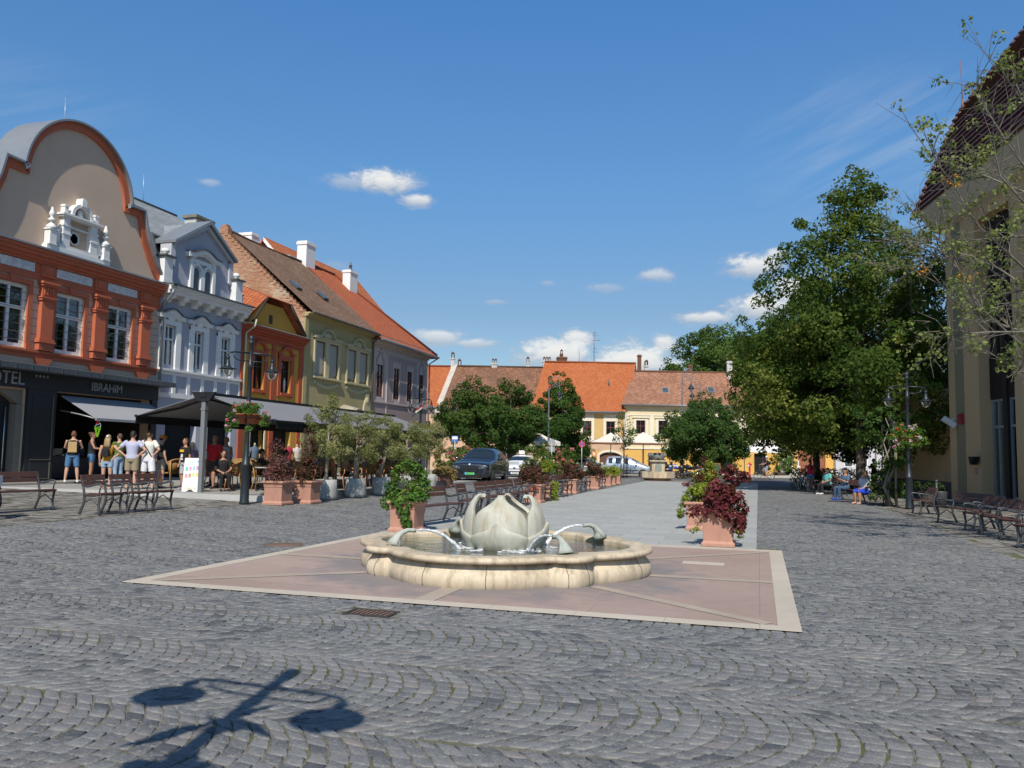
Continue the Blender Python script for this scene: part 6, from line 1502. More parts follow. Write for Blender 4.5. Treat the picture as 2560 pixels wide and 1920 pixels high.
# vine clad post
vi = empty('climbing_vine',G(2225,1266),0,'leafy vine climbing an iron post beside the right lamp post','climbing plant')
mb = MB()
for s in (-0.22,0.22):mb.tube([(s,0,0),(s,0,3.1)],0.02,6)
for z in np.arange(0.3,3.1,0.35):mb.tube([(-0.22,0,z),(0.22,0,z)],0.012,4)
mb.build('trellis',IRON,vi)
mb = MB()
for k in range(5):mb.tube([(rng.uniform(-0.25,0.25),rng.uniform(-0.1,0.1),z) for z in (0,0.7,1.5,2.3,3.2)],[0.05,0.04,0.035,0.025,0.012],6)
mb.build('stem',BARK_L,vi)
cl =[(rng.normal(0,0.28),rng.normal(0,0.16),rng.uniform(0.2,2.3)) for _ in range(36)]+[(rng.normal(-0.15,0.5),rng.normal(0,0.3),rng.uniform(2.4,3.6)) for _ in range(34)]+[(rng.normal(0.5,0.25),0,rng.uniform(2.3,2.7)) for _ in range(8)]
p,q,tone = blob(cl,[(0.2,0.2,0.16)]*len(cl),[26]*len(cl),up=0.5); leaves('foliage',p,q,0.13,LF_MAPLE,vi,0.8,tone)
# agave
ag = empty('agave',gp(1500,56),0,'blue green agave in a pot at the far end of the left row','potted plant')
mb = MB()
for k in range(26):
 th = 2.4*k; el = R(25+55*(k/26)); L = 0.62
 d = Vector((math.cos(th)*math.cos(el),math.sin(th)*math.cos(el),math.sin(el))); b = Vector((0,0,0.6))
 mb.tube([b,b+d*L*0.5,b+d*L],[(0.05,0.015),(0.06,0.014),(0.004,0.004)],6)
mb.build('leaf_rosette',M('agave_leaf',(0.20,0.26,0.20),0.6,0.15),ag)
mb = MB(); mb.lathe([(0.25,0),(0.36,0.6),(0.3,0.6),(0,0.55)],seg=20); mb.build('pot',CONC,ag)
# ================================================================== STREET FURNITURE
SLAT = stone_mat('bench_plank',(0.075,0.036,0.027),(0.125,0.062,0.046),(0.06,0.032,0.026))
CAST = M('bench_iron',(0.085,0.088,0.095),0.5,0.2,5,40,0.2,metal=0.5)
def make_bench(w,label):
 t = empty('bench',(0,0,0),0,label,'bench','iron and plank benches')
 for s in (-1,1):
  x = s*(w/2-0.03); mb = MB()
  mb.tube([(x,-0.25,0.0),(x,-0.235,0.06),(x,-0.21,0.2),(x,-0.235,0.36),(x,-0.25,0.42)],[(0.022,0.03),(0.02,0.026),(0.02,0.026),(0.022,0.03),(0.022,0.03)],6)
  mb.tube([(x,-0.25,0.42),(x,0.0,0.395),(x,0.18,0.40)],[(0.02,0.028)]*3,6)
  mb.tube([(x,0.27,0.0),(x,0.25,0.06),(x,0.17,0.24),(x,0.16,0.38),(x,0.20,0.55),(x,0.28,0.82)],[(0.022,0.03)]*4+[(0.02,0.026),(0.018,0.02)],6)
  mb.tube([(x,-0.2,0.2),(x,0.0,0.33),(x,0.17,0.24)],0.012,5)
  mb.build('leg_frame',CAST,t)
  mb = MB(); mb.tube([(x,0.215,0.60),(x,0.1,0.585),(x,-0.02,0.61),(x,-0.14,0.64),(x,-0.235,0.635),(x,-0.265,0.60),(x,-0.225,0.55),(x,-0.21,0.43)],[(0.024,0.013)]*6+[(0.015,0.015)]*2,6)
  mb.build('armrest',CAST,t)
 for k,(y,z,d) in enumerate(((-0.22,0.435,0.11),(-0.09,0.425,0.11),(0.04,0.42,0.11))):
  mb = MB(); n = 6; prof =[(y-d/2,z-0.018),(y-d/2-0.012,z),(y-d/2,z+0.02),(y+d/2,z+0.022),(y+d/2,z-0.018)]
  mb.prism(prof,-w/2,w/2,'x'); mb.build('seat_plank',SLAT,t,bevel=0.006)
 for z0,z1 in ((0.60,0.685),(0.705,0.825)):
  y0,y1 = 0.205+(z0-0.55)*0.3,0.205+(z1-0.55)*0.3
  mb = MB(); mb.prism([(y0-0.025,z0),(y0+0.012,z0),(y1+0.012,z1),(y1-0.025,z1)],-w/2,w/2,'x'); mb.build('back_plank',SLAT,t,bevel=0.006)
 return t
B_S = make_bench(0.66,'x'); B_L = make_bench(1.85,'x')
used ={}
def bench(kind,loc,rz,label):
 src = B_S if kind=='s' else B_L
 o = src if kind not in used else copy_tree(src)
 used[kind] = 1; o.location = loc; o.rotation_euler =(0,0,R(rz)); o['label'] = label; o['group'] = 'iron and plank benches'
 return o
def bat(px,py,dx_=0,dy_=0):g = G(px,py); g.x += dx_; g.y += dy_; return (g.x,g.y,zg(g.x,g.y)+0.004)
# left hand group; a bench faces its own -y
bench('l',(-15.1,13.85,zg(-15.1)+0.004),90,'long bench at the far left edge of the square facing the camera')
bench('s',(-13.35,14.50,zg(-13.35)+0.004),90,'single bench seat in front of the ice cream queue, leftmost of three')
bench('s',(-13.35,15.30,zg(-13.35)+0.004),90,'single bench seat in front of the ice cream queue, middle of three')
bench('s',(-13.35,16.10,zg(-13.35)+0.004),90,'single bench seat in front of the ice cream queue, rightmost of three')
# row on the left edge of the grey walk
bench('l',(-7.15,17.95,0.01),82,'long bench right behind the green planter by the fountain')
for k,(a,b,rz) in enumerate(((-7.25,20.6,88),(-7.3,22.3,80),(-7.3,23.3,84),(-7.32,24.3,84),(-7.35,25.3,86),(-7.35,26.3,86))):
 bench('s',(a,b,0.01),rz,['single bench seat beside the long bench behind the green planter','nearest of five bench seats in a close row behind the lotus bud','second of five bench seats in a close row behind the lotus bud','third of five bench seats in a close row behind the lotus bud','fourth of five bench seats in a close row behind the lotus bud','last of five bench seats in a row, beside the brown red planter'][k])
for k,(a,b) in enumerate(((-7.3,28.4),(-7.5,32.0),(-7.6,33.2),(-7.85,37.2),(-7.9,38.6),(-8.0,43.2))):
 bench('s',(a,b,0.01),86,['seat between the orange tinted planter and the lime green curtain planter','seat right behind the lime green curtain planter','seat in front of the purple brown planter in mid row','seat just past the purple brown planter in mid row','seat before the round dark purple planter','seat after the round dark purple planter'][k])
bench('s',(-1.45,23.2,0.01),-90,'bench seat between the lime planters on the right side of the walk')
bench('s',(-1.85,31.0,0.01),-90,'bench seat behind the tall lime planter on the right side of the walk')
# right hand row; they face the square
bench('s',bat(2298,1285,0.15),-78,'single bench seat beside the right lamp post, farthest of the right row')
bench('l',bat(2374,1312,0.35),-74,'long bench in the right row, second from the lamp post')
bench('s',bat(2420,1328,0.3),-72,'single bench seat in the right row just after the long bench')
bench('s',bat(2465,1340,0.3),-70,'single bench seat in the right row, second after the long bench')
bench('s',bat(2515,1352,0.3),-66,'single bench seat in the right row, last one fully inside the picture')
bench('s',bat(2566,1372,0.25),-60,'single bench seat cut off by the right edge of the picture')
for s_,(px,Y,rz,lab) in enumerate(((2185,31.6,-60,'bench in the shade under the large woman in blue shorts'),(2125,34.6,-60,'bench in the shade under the man in the cap'),(2075,39.8,-60,'bench in the shade under the person in the turquoise top'))):
 g = gp(px,Y); bench('l',(g.x,g.y,0.004),rz,lab)
LAMPM = M('lamp_paint',(0.025,0.032,0.038),0.42,0.2,4,40,0.1,metal=0.3,spec=0.5)
LGLASS = glass_mat('lamp_glass',(0.75,0.76,0.74),1.0)
def make_lamp(spread=1.2):
 t = empty('street_lamp',(0,0,0),0,'x','street lamp','black lamp posts with two hanging lamps')
 mb = MB(); mb.lathe([(0.13,0),(0.13,0.06),(0.115,0.1),(0.11,0.98),(0.125,1.0),(0.125,1.05),(0.10,1.08),(0.095,1.2),(0.065,1.26),(0.058,2.2),(0.066,2.21),(0.066,2.28),(0.055,2.3),(0.05,3.55),(0.066,3.57),(0.066,3.7),(0.05,3.72),(0.05,4.22),(0.066,4.24),(0.066,4.28),(0.05,4.3),(0.07,4.36),(0.062,4.42),(0.03,4.45),(0,4.46)],seg=16)
 mb.build('post',LAMPM,t)
 for s in (-1,1):
  h = spread/2; mb = MB()
  mb.tube([(0,0,3.98),(s*(h-0.16),0,3.98),(s*(h-0.05),0,3.95),(s*h,0,3.90),(s*h,0,3.84)],0.024,8)
  mb.tube([(0,0,3.76),(s*(h*0.5),0,3.765),(s*(h*0.72),0,3.82),(s*(h*0.8),0,3.97)],0.015,6)
  mb.build('arm',LAMPM,t)
  mb = MB(); mb.lathe([(0.03,3.72),(0.05,3.7),(0.05,3.66),(0.035,3.64),(0.05,3.6),(0.06,3.52),(0.085,3.45),(0.11,3.42),(0.225,3.385),(0.228,3.375),(0.1,3.39),(0.0,3.4)],(s*h,0,0.14),20); sh = mb.build('lamp_shade',LAMPM,t)
  mb = MB(); mb.lathe([(0.145,3.38),(0.14,3.33),(0.11,3.25),(0.07,3.19),(0.03,3.165),(0,3.16)],(s*h,0,0.14),18); mb.build('lamp_glass',LGLASS,sh)
 return t
lamp0 = make_lamp(); lamp1 = None
def lamp(loc,rz,label,first=False):
 o = lamp0 if first else copy_tree(lamp0)
 o.location = loc; o.rotation_euler =(0,0,rz); o['label'] = label; return o
LP =[(-12.9,18.96,zg(-12.9)),tuple(gp(1053,39.5)),(4.96,31.38,0)]
# the shade of the fourth falls across the foreground
a4,b4 = ab(-1.90,1.95); LP.append((a4,b4,0.0))
lamp(LP[0],YAW+R(38),'black double lamp post beside the plum coloured planter, flower basket on it',True)
lamp(LP[1],YAW+R(40),'black double lamp post with a small flag, behind the olive trees')
l_ = lamp(LP[2],YAW+R(4),'black double lamp post beside the vine on the right'); l_.scale =(1.12,1,1.06)
lamp(LP[3],YAW-R(20.7),'black double lamp post in front of the camera to the left, seen by its shadow')
def flower_basket(loc,label,trail=True,sc_=1.0):
 t = empty('flower_basket',loc,YAW,label,'flower basket','flower baskets on the lamp posts'); t.scale =(sc_,sc_,sc_)
 PT = M('orange_pot',(0.46,0.14,0.07),0.75,0.1)
 for k in range(4):
  th = k*PI/2+PI/4; mb = MB(); mb.lathe([(0.11,-0.25),(0.135,-0.02),(0.145,-0.02),(0.145,0.0),(0.12,0.0),(0.0,-0.03)],(0.2*math.cos(th),0.2*math.sin(th),0),16); mb.build('pot',PT,t)
 mb = MB(); mb.tube([(0.34*math.cos(2*PI*k/24),0.34*math.sin(2*PI*k/24),-0.1) for k in range(25)],0.012,5); mb.tube([(-0.34,0,-0.1),(0.34,0,-0.1)],0.012,5); mb.build('ring',IRON,t)
 cl =[(rng.uniform(0.1,0.42)*math.cos(th),rng.uniform(0.1,0.42)*math.sin(th),rng.uniform(0.0,0.24)) for th in rng.uniform(0,2*PI,30)]
 if not trail:cl =[(c[0]*0.7,c[1]*0.7,c[2]) for c in cl]
 else:cl +=[(0.48*math.cos(th),0.48*math.sin(th),rng.uniform(-0.42,0.05)) for th in rng.uniform(0,2*PI,24) if abs(math.sin(th/1.0+0.9))>0.25]
 p,q,tone = blob(cl,[(0.11,0.11,0.1)]*len(cl),[46]*len(cl),up=0.4); leaves('foliage',p,q,0.055,LF_GREEN,t,0.7,tone)
 fc =[(c[0]*1.12,c[1]*1.12,c[2]+0.07) for c in cl[::2]]
 p,q,tone = blob(fc,[(0.05,0.05,0.045)]*len(fc),[24]*len(fc),up=0.3,tone=list(rng.uniform(0,1,len(fc)))); leaves('blossom',p,q,0.05,FL_MIX,t,0.95,np.repeat(rng.uniform(0,1,len(fc)),24))
 return t
flower_basket((LP[0][0],LP[0][1],LP[0][2]+2.36),'flower basket of red geraniums on the left lamp post')
flower_basket((LP[1][0],LP[1][1],LP[1][2]+2.36),'flower basket on the lamp post with the flag')
flower_basket((LP[2][0],LP[2][1],2.5),'flower basket of red and pink flowers on the right lamp post',sc_=1.25)
flower_basket((LP[3][0],LP[3][1],2.36),'flower basket on the lamp post whose shadow lies in the foreground',False,0.72)
# flag in three stripes
def flag(loc,rz,label):
 fl = empty('flag',loc,rz,label,'flag')
 FM ={'red':M('flag_red',(0.55,0.03,0.04),0.8),'white':M('flag_white',(0.72,0.70,0.68),0.8),'green':M('flag_green',(0.04,0.22,0.08),0.8)}
 mb = MB(); mb.tube([(0,0,0),(0.25,0,0.42)],0.012,6); mb.build('staff',IRON,fl)
 for k,nm in enumerate(('red','white','green')):
  vs =[]
  for i in range(9):
   s = i/8
   for j in (0,1):
    t_ =(k+j)/3; p = Vector((0.25,0,0.42)).lerp(Vector((0.05,0,0.08)),t_)
    vs.append((p.x-0.42*s,0.035*math.sin(s*7+t_),p.z-0.30*s-0.03*s*s))
  mb = MB(); mb.add(vs,[(2*i,2*i+2,2*i+3,2*i+1) for i in range(8)],None,True); mb.build('stripe',FM[nm],fl)
flag((LP[1][0]-0.05,LP[1][1]-0.1,LP[1][2]+3.3),YAW,'small red white green flag on the lamp post behind the olive trees')
flag((LP[3][0]+0.06,LP[3][1],3.05),YAW-R(150),'small flag on the lamp post whose shadow lies in the foreground')
flag((LP[3][0]-0.06,LP[3][1],3.05),YAW+R(20),'second small flag on the lamp post whose shadow lies in the foreground')
# tall scrolled street lamps at the far end
GREYP = M('grey_lamp_paint',(0.16,0.19,0.21),0.5,0.15,4,30,0.1,metal=0.3)
def make_scroll():
 t = empty('scroll_lamp',(0,0,0),0,'x','street lamp','tall grey scrolled street lamps')
 mb = MB(); mb.lathe([(0.30,0),(0.30,0.1),(0.2,0.2),(0.2,1.1),(0.26,1.15),(0.26,1.22),(0.13,1.45),(0.1,1.6),(0.1,2.0),(0.075,2.1),(0.05,8.0)],seg=8,smooth=False); mb.build('post',GREYP,t)
 mb = MB(); pts =[(0,0,7.9)]+[(0.52-0.52*math.cos(R(a)),0,8.35+0.62*math.sin(R(a))) for a in range(0,200,15)]
 mb.tube(pts,0.035,6)
 sp_ =[(0.62+0.28*(1-k/22)*math.cos(k*0.55),0,8.2+0.28*(1-k/22)*math.sin(k*0.55)) for k in range(20)]; mb.tube(sp_,0.02,5)
 mb.tube([(0,0,7.6),(0.15,0,7.95),(0.4,0,8.05),(0.85,0,8.2)],0.02,5); mb.tube([(0.85,0,8.2),(0.85,0,7.7)],0.025,5)
 sp_ =[(0.3+0.2*(1-k/20)*math.cos(-k*0.6+2),0,8.4+0.2*(1-k/20)*math.sin(-k*0.6+2)) for k in range(16)]; mb.tube(sp_,0.018,5)
 mb.build('scroll_arm',GREYP,t)
 mb = MB(); mb.lathe([(0.05,7.72),(0.08,7.66),(0.08,7.55),(0.16,7.5),(0.3,7.35),(0.32,7.28),(0.25,7.26),(0,7.27)],(0.85,0,0),14); s = mb.build('lamp_shade',LAMPM,t)
 mb = MB(); mb.lathe([(0.2,7.26),(0.18,7.1),(0.1,6.98),(0,6.95)],(0.85,0,0),12); mb.build('lamp_glass',LGLASS,s)
 return t
sl0 = make_scroll()
for k,(px,Y,h,rz,lab) in enumerate(((1373,60,7.35,0,'scrolled street lamp in front of the cone shaped tree'),(1707,71,9.3,0,'scrolled street lamp with a flower basket behind the motorbikes'),(1752,80,9.3,PI,'scrolled street lamp behind the dome shaped maple, crook turned left'),(1137,66,7.3,0,'scrolled street lamp half hidden by the left round maple'))):
 o = sl0 if k==0 else copy_tree(sl0); o.location = gp(px,Y); o.location.z = 0; o.rotation_euler =(0,0,YAW+rz); o.scale =(0.9,0.9,h/8.97); o['label'] = lab
g = gp(1373,60); flower_basket((g.x,g.y,2.3),'flower basket on the scrolled lamp by the cone shaped tree',sc_=1.2)
g = gp(1700,70.6); flower_basket((g.x,g.y,2.75),'pink flower basket on the scrolled lamp behind the motorbikes',sc_=1.5)
# ------------------------------------------------------------------ terrace awning, tables, chairs
FAB = M('awning_cloth',(0.20,0.20,0.215),0.9,0.06,1.0,80,0.2); BLK = M('awning_black',(0.012,0.012,0.014),0.6,0.2)
pg = empty('terrace_awning',(-15.6,20.75,0.36),PI/2,'large grey double pitched awning over the cafe terrace','awning')
Lp = 13.0
mb = MB()
for s,yo,ze in ((-1,2.4,2.10),(1,2.4,2.24)):
 n = 8
 for i in range(16):
  x0,x1 = Lp*i/16,Lp*(i+1)/16
  P =[(x0,s*0.12,2.84),(x1,s*0.12,2.84),(x1,s*yo,ze),(x0,s*yo,ze)]
  mb.add(P if s>0 else P[::-1],[(0,1,2,3)])
o = mb.build('cloth',FAB,pg); k = o.modifiers.new('thick','SOLIDIFY'); k.thickness = 0.015
mb = MB(); mb.box(-0.12,Lp+0.12,-0.11,0.11,2.78,2.93); mb.prism([(-0.4,2.93),(0.4,2.93),(0.22,2.66),(-0.22,2.66)],-0.1,0.0,'x'); mb.build('ridge_cassette',BLK,pg)
mb = MB(); mb.box(-0.02,Lp,-2.46,-2.37,2.05,2.12); mb.box(0.0,Lp,-2.43,-2.42,1.88,2.07); mb.box(-0.02,Lp,2.37,2.46,2.19,2.26); mb.box(0.0,Lp,2.42,2.43,2.0,2.21); mb.build('valance',BLK,pg)
mb = MB()
for x in (0.1,4.3,8.6,12.9):
 for s,ze in ((-1,2.06),(1,2.2)):mb = MB(); mb.tube([(x,s*0.1,2.72),(x+0.35,s*1.2,(2.72+ze)/2+0.02),(x,s*2.4,ze)],0.035,6); mb.build('folding_arm',BLK,pg)
PM = M('post_grey',(0.22,0.225,0.23),0.5,0.1,3,40,0.1,metal=0.3)
for x in (0.0,6.4,12.9):
 mb = MB(); mb.box(x-0.065,x+0.065,-0.065,0.065,0,2.8); mb.box(x-0.08,x+0.08,-0.08,0.08,2.4,2.45); mb.build('post',PM,pg)
RAT = M('rattan',(0.42,0.235,0.075),0.5,0.15,6,60,0.2,spec=0.5); RAT2 = M('cane_orange',(0.42,0.17,0.055),0.45,0.15,6,60,0.2,spec=0.5)
def weave():
 m = bpy.data.materials.new('wicker_weave'); t = N(m); co = t.new('ShaderNodeTexCoord').outputs['Object']
 w = t.new('ShaderNodeTexWave',{'Vector':co,'Scale':18.0,'Distortion':0.5},bands_direction='X').outputs['Fac'] if True else None
 t.out(t.bsdf(t.mix(w,(0.20,0.105,0.03),(0.44,0.27,0.09)),0.6,w,0.6,0.01)); return m
WEAVE = weave()
def make_chair():
 t = empty('rattan_chair',(0,0,0),0,'x','chair','rattan cafe chairs')
 mb = MB(); mb.lathe([(0.0,0.43),(0.24,0.43),(0.25,0.45),(0.24,0.465),(0,0.47)],seg=20); mb.build('seat',WEAVE,t)
 vs =[]
 for i in range(13):
  th = R(200+140*i/12);
  th = R(30+120*i/12)
  for z,r in ((0.45,0.23),(0.84,0.29)):vs.append((r*math.cos(th),r*math.sin(th),z+(0.04*math.sin(PI*i/12) if z>0.5 else 0)))
 mb = MB(); mb.add(vs,[(2*i,2*i+1,2*i+3,2*i+2) for i in range(12)],None,True); o = mb.build('backrest',WEAVE,t); k = o.modifiers.new('thick','SOLIDIFY'); k.thickness = 0.02
 for sx in (-1,1):
  mb = MB(); mb.tube([(sx*0.24,-0.24,0),(sx*0.21,-0.19,0.45)],0.018,7); mb.build('leg',RAT2,t)
  mb = MB(); mb.tube([(sx*0.24,0.28,0),(sx*0.2,0.2,0.42),(sx*0.25,0.26,0.86)],0.018,7); mb.build('leg',RAT,t)
  mb = MB(); mb.tube([(sx*0.21,0.235,0.86),(sx*0.28,0.1,0.78),(sx*0.29,-0.12,0.70),(sx*0.27,-0.22,0.66),(sx*0.25,-0.24,0.56),(sx*0.22,-0.2,0.45)],0.02,7)
  mb.tube([(sx*0.27,-0.22,0.64),(sx*0.26,-0.12,0.66),(sx*0.245,-0.05,0.58),(sx*0.235,-0.08,0.5),(sx*0.225,-0.17,0.47)],0.012,6); mb.build('armrest',RAT2,t)
 mb = MB(); mb.tube([(0.25,0.26,0.86),(0.12,0.32,0.90),(0,0.335,0.91),(-0.12,0.32,0.90),(-0.25,0.26,0.86)],0.02,7); mb.build('top_rail',RAT,t)
 return t
def make_table():
 t = empty('cafe_table',(0,0,0),0,'x','table','cafe tables')
 mb = MB(); mb.lathe([(0,0.70),(0.34,0.70),(0.36,0.715),(0.36,0.735),(0.34,0.74),(0,0.74)],seg=24); mb.build('tabletop',M('table_top',(0.40,0.39,0.37),0.4,0.1),t)
 mb = MB(); mb.lathe([(0.035,0.06),(0.03,0.7)],seg=10); mb.build('column',LAMPM,t)
 mb = MB()
 for k in range(4):th = k*PI/2+0.6; mb.tube([(0,0,0.1),(0.3*math.cos(th),0.3*math.sin(th),0.015)],0.02,6)
 mb.build('foot',LAMPM,t)
 return t
ch0,tb0 = make_chair(),make_table(); nch = ntb = 0
def chair(x,y,rz,label,grp=None):
 global nch
 o = ch0 if nch==0 else copy_tree(ch0); nch += 1
 o.location =(x,y,0.363); o.rotation_euler =(0,0,R(rz)); o['label'] = label
def table(x,y,label):
 global ntb
 o = tb0 if ntb==0 else copy_tree(tb0); ntb += 1
 o.location =(x,y,0.363); o['label'] = label
def gt(px,py):g = G(px,py,0.363); return g.x,g.y
x,y = gt(425,1216); chair(x,y,-100,'rattan chair left of the ice cream board, back to the queue')
x,y = gt(537,1218); chair(x,y,100,'rattan chair right of the ice cream board, facing left')
x,y = gt(585,1223); chair(x,y,-70,'rattan chair just left of the lamp post, facing right')
x,y = gt(655,1226); chair(x,y,110,'rattan chair between the lamp post and the plum planter')
x,y = gt(592,1209); chair(x,y,20,'rattan chair behind the lamp post with its woven back showing')
x,y = gt(628,1205); chair(x,y,190,'rattan chair behind the table by the lamp post')
x,y = gt(505,1212); table(x,y,'small cafe table behind the ice cream board')
x,y = gt(626,1216); table(x,y,'small cafe table right of the lamp post')
for k in range(10):
 b = 22.0+k*1.05
 chair(-13.65+0.1*math.sin(k*2.0),b,90+(k%3-1)*9,'rattan chair in the row behind the olive trees, back to the street')
 if k%2==0:table(-14.5,b+0.4,'cafe table in the shade behind the olive trees')
for o in [o for o in COL.objects if o.get('category') in ('chair','table') and 'olive' in o.get('label','')]:
 o['group'] = 'rattan chairs behind the olive trees' if o['category']=='chair' else 'tables behind the olive trees'
for k in range(5):
 x_,y_ = -17.2-(k%2)*1.6,23.4+k*2.1
 table(x_,y_,'cafe table deep in the shade of the terrace awning'); chair(x_+0.75,y_,90,'rattan chair deep in the shade under the awning'); chair(x_-0.75,y_,-90,'rattan chair deep in the shade under the awning')
for o in [o for o in COL.objects if 'deep in the shade' in o.get('label','')]:
 o['group'] = 'chairs deep under the awning' if o['category']=='chair' else 'tables deep under the awning'
 # ice cream board
x,y = gt(480,1228); sb = empty('menu_board',(x,y,0.363),YAW+R(8),'white folding ice cream board with rows of coloured pictures','menu board')
WB = M('board_white',(0.78,0.79,0.80),0.5,0.02)
for s,nm in ((-1,'front_panel'),(1,'back_panel')):
 mb = MB(); y0,y1 = s*0.27,s*0.04
 xs_ =[-0.23,-0.11,-0.06,0.06,0.11,0.23]
 mb.add([(-0.23,y0,0),(-0.11,y0,0),(-0.05,y0*0.93,0.05),(0.05,y0*0.93,0.05),(0.11,y0,0),(0.23,y0,0),(0.23,y1,0.98),(-0.23,y1,0.98)],[(0,1,2,3,4,5,6,7)])
 o = mb.build(nm,WB if s<0 else M('board_back',(0.1,0.09,0.09),0.6),sb); k = o.modifiers.new('thick','SOLIDIFY'); k.thickness = 0.02; k.offset = 0
pcols =[(0.15,0.45,0.3),(0.7,0.3,0.5),(0.25,0.5,0.75),(0.55,0.25,0.4),(0.7,0.25,0.3),(0.45,0.28,0.18),(0.5,0.65,0.25),(0.75,0.5,0.2)]
for k,c in enumerate(pcols):
 cx,cz = -0.15+(k%4)*0.1,0.66+0.012*(k%4)-(k//4)*0.2; yy = -(0.27-0.23*cz/0.98)
 mb = MB(); mb.obox((cx,yy-0.012,cz),0.075,0.006,0.12,0,-0.23); mb.build('picture',M('pic_%d'%k,c,0.5,0.3,20,60,0),sb)
for k,(cx,cz,w_,h_,c) in enumerate(((-0.02,0.86,0.12,0.07,(0.45,0.65,0.8)),(0.16,0.88,0.06,0.08,(0.3,0.4,0.7)),(0,0.1,0.34,0.06,(0.65,0.55,0.4)))):
 yy = -(0.27-0.23*cz/0.98); mb = MB(); mb.obox((cx,yy-0.012,cz),w_,0.006,h_,0,-0.23); mb.build('picture',M('pic_b%d'%k,c,0.5,0.3,20,60,0),sb)
 # shop dummies outside the orange house
def dummy(x,y,z,top,bottom,label,dress=False):
 t = empty('shop_dummy',(x,y,z),R(70),label,'shop dummy')
 mb = MB(); mb.tube([(0,0,0.75),(0,0,0.95),(0,0,1.15),(0,-0.01,1.32),(0,0,1.42),(0,0,1.47)],[(0.17,0.12),(0.15,0.11),(0.19,0.125),(0.2,0.12),(0.1,0.08),(0.055,0.055)],14)
 for s in (-1,1):mb.tube([(s*0.17,0,1.38),(s*0.24,0,1.12)],[0.07,0.06],8)
 mb.build('shirt',top,t)
 mb = MB(); mb.tube([(0,0,1.46),(0,0,1.56),(0,0,1.6)],[0.05,0.045,0.02],10); mb.build('neck',M('dummy_skin',(0.5,0.4,0.25),0.6),t)
 mb = MB()
 if dress:mb.tube([(0,0,0.45),(0,0,0.8)],[(0.26,0.2),(0.16,0.12)],14)
 else:
  for s in (-1,1):mb.tube([(s*0.1,0,0.1),(s*0.09,0,0.82)],[0.075,0.1],10)
 mb.build('trousers' if not dress else 'skirt',bottom,t)
 mb = MB(); mb.lathe([(0.16,0),(0.16,0.02),(0.02,0.03),(0.02,0.6),(0,0.6)],seg=14); mb.build('stand',IRON,t)
dummy(-22.9,34.3,0.363,M('shirt_slate',(0.10,0.13,0.18),0.8),M('trousers_black',(0.015,0.015,0.018),0.8),'headless shop dummy in a slate blue shirt by the clothes shop door')
dummy(-22.8,37.1,0.363,M('dress_red',(0.35,0.03,0.05),0.8),M('dress_red',0),'headless shop dummy in a red dress by the clothes shop',True)
dummy(-22.8,37.9,0.363,M('dress_pale',(0.5,0.45,0.40),0.8),M('dress_pale',0),'headless shop dummy in a pale dress by the clothes shop',True)
# ------------------------------------------------------------------ far end: parasols, signs, stone basin
CANV = M('cream_canvas',(0.66,0.60,0.52),0.9,0.05,1.5,60,0.2); CANV2 = M('white_canvas',(0.74,0.72,0.68),0.9,0.04,1.5,60,0.2); EDG = M('brown_edge',(0.22,0.10,0.06),0.8)
def pavilion(label,px,Y,w,d,ze,zp,mat,edge=None,val=0.22,rz=0.0):
 g = gp(px,Y); t = empty('parasol',(g.x,g.y,0),YAW+rz,label,'parasol','cafe parasols across the street')
 mb = MB(); n = 6; hw,hd = w/2,d/2
 cs =[(-hw,-hd),(hw,-hd),(hw,hd),(-hw,hd)]
 for k in range(4):
  a,b = cs[k],cs[(k+1)%4]
  for i in range(n):
   t0,t1 = i/n,(i+1)/n
   def P(c,s):
    return (c[0]*(1-s),c[1]*(1-s),ze+(zp-ze)*s-0.06*math.sin(PI*s))
   mb.add([P(a,t0),P(b,t0),P(b,t1),P(a,t1)],[(0,1,2,3)],None,True)
 mb.build('canopy',mat,t)
 mb = MB()
 for k in range(4):
  a,b = cs[k],cs[(k+1)%4]; mb.quad((a[0],a[1],ze-val),(b[0],b[1],ze-val),(b[0],b[1],ze),(a[0],a[1],ze),False)
 mb.build('valance',edge or mat,t)
 mb = MB(); mb.tube([(0,0,0),(0,0,zp)],0.04,8); mb.build('pole',GREYP,t)
 mb = MB()
 for c in cs:mb.tube([(0,0,zp-0.15),(c[0]*0.97,c[1]*0.97,ze+0.02)],0.018,5)
 mb.build('rib',GREYP,t)
 return t
pavilion('wide cream parasol in front of the arched gate behind the silver car',1529,78.5,4.2,3.4,2.95,3.9,CANV,EDG,0.14)
pavilion('wide cream parasol in front of the black shop window',1610,78.0,3.7,3.4,2.95,4.0,CANV,EDG,0.14)
pavilion('bright white parasol behind the cyclist at the cream house',1908,79,3.4,3.0,2.55,3.6,CANV2,None,0.3)
pavilion('white parasol half hidden between the dome shaped maple and the cyclist',1862,80,1.9,2.2,2.5,3.2,CANV2,None,0.25)
pavilion('cream parasol above the white car in front of the cone shaped tree',1346,62,2.4,2.6,2.65,3.35,CANV,None,0.3,R(30))
pavilion('peach edged parasol behind the round maples',1290,64,2.2,2.6,2.55,3.1,CANV,M('peach_edge',(0.6,0.33,0.2),0.8),0.15)
sgn = empty('shop_sign',gp(1300,80),YAW,'dark shop sign board reading ELEVEN under the parasols','sign'); sgn.location.z = 0
mb = MB(); mb.box(-1.3,1.3,0,0.08,2.5,3.05); mb.build('board',M('sign_black',(0.02,0.02,0.02),0.5),sgn)
mb = MB(); mb.box(-0.9,-0.7,-0.02,0,2.55,2.95); mb.build('logo_patch',M('sign_yellow',(0.7,0.5,0.05),0.5),sgn)
text('lettering','ELEVEN',0.42,M('sign_white',(0.8,0.8,0.82),0.5),sgn,(0.25,-0.01,2.75),depth=0.01)
mb = MB()
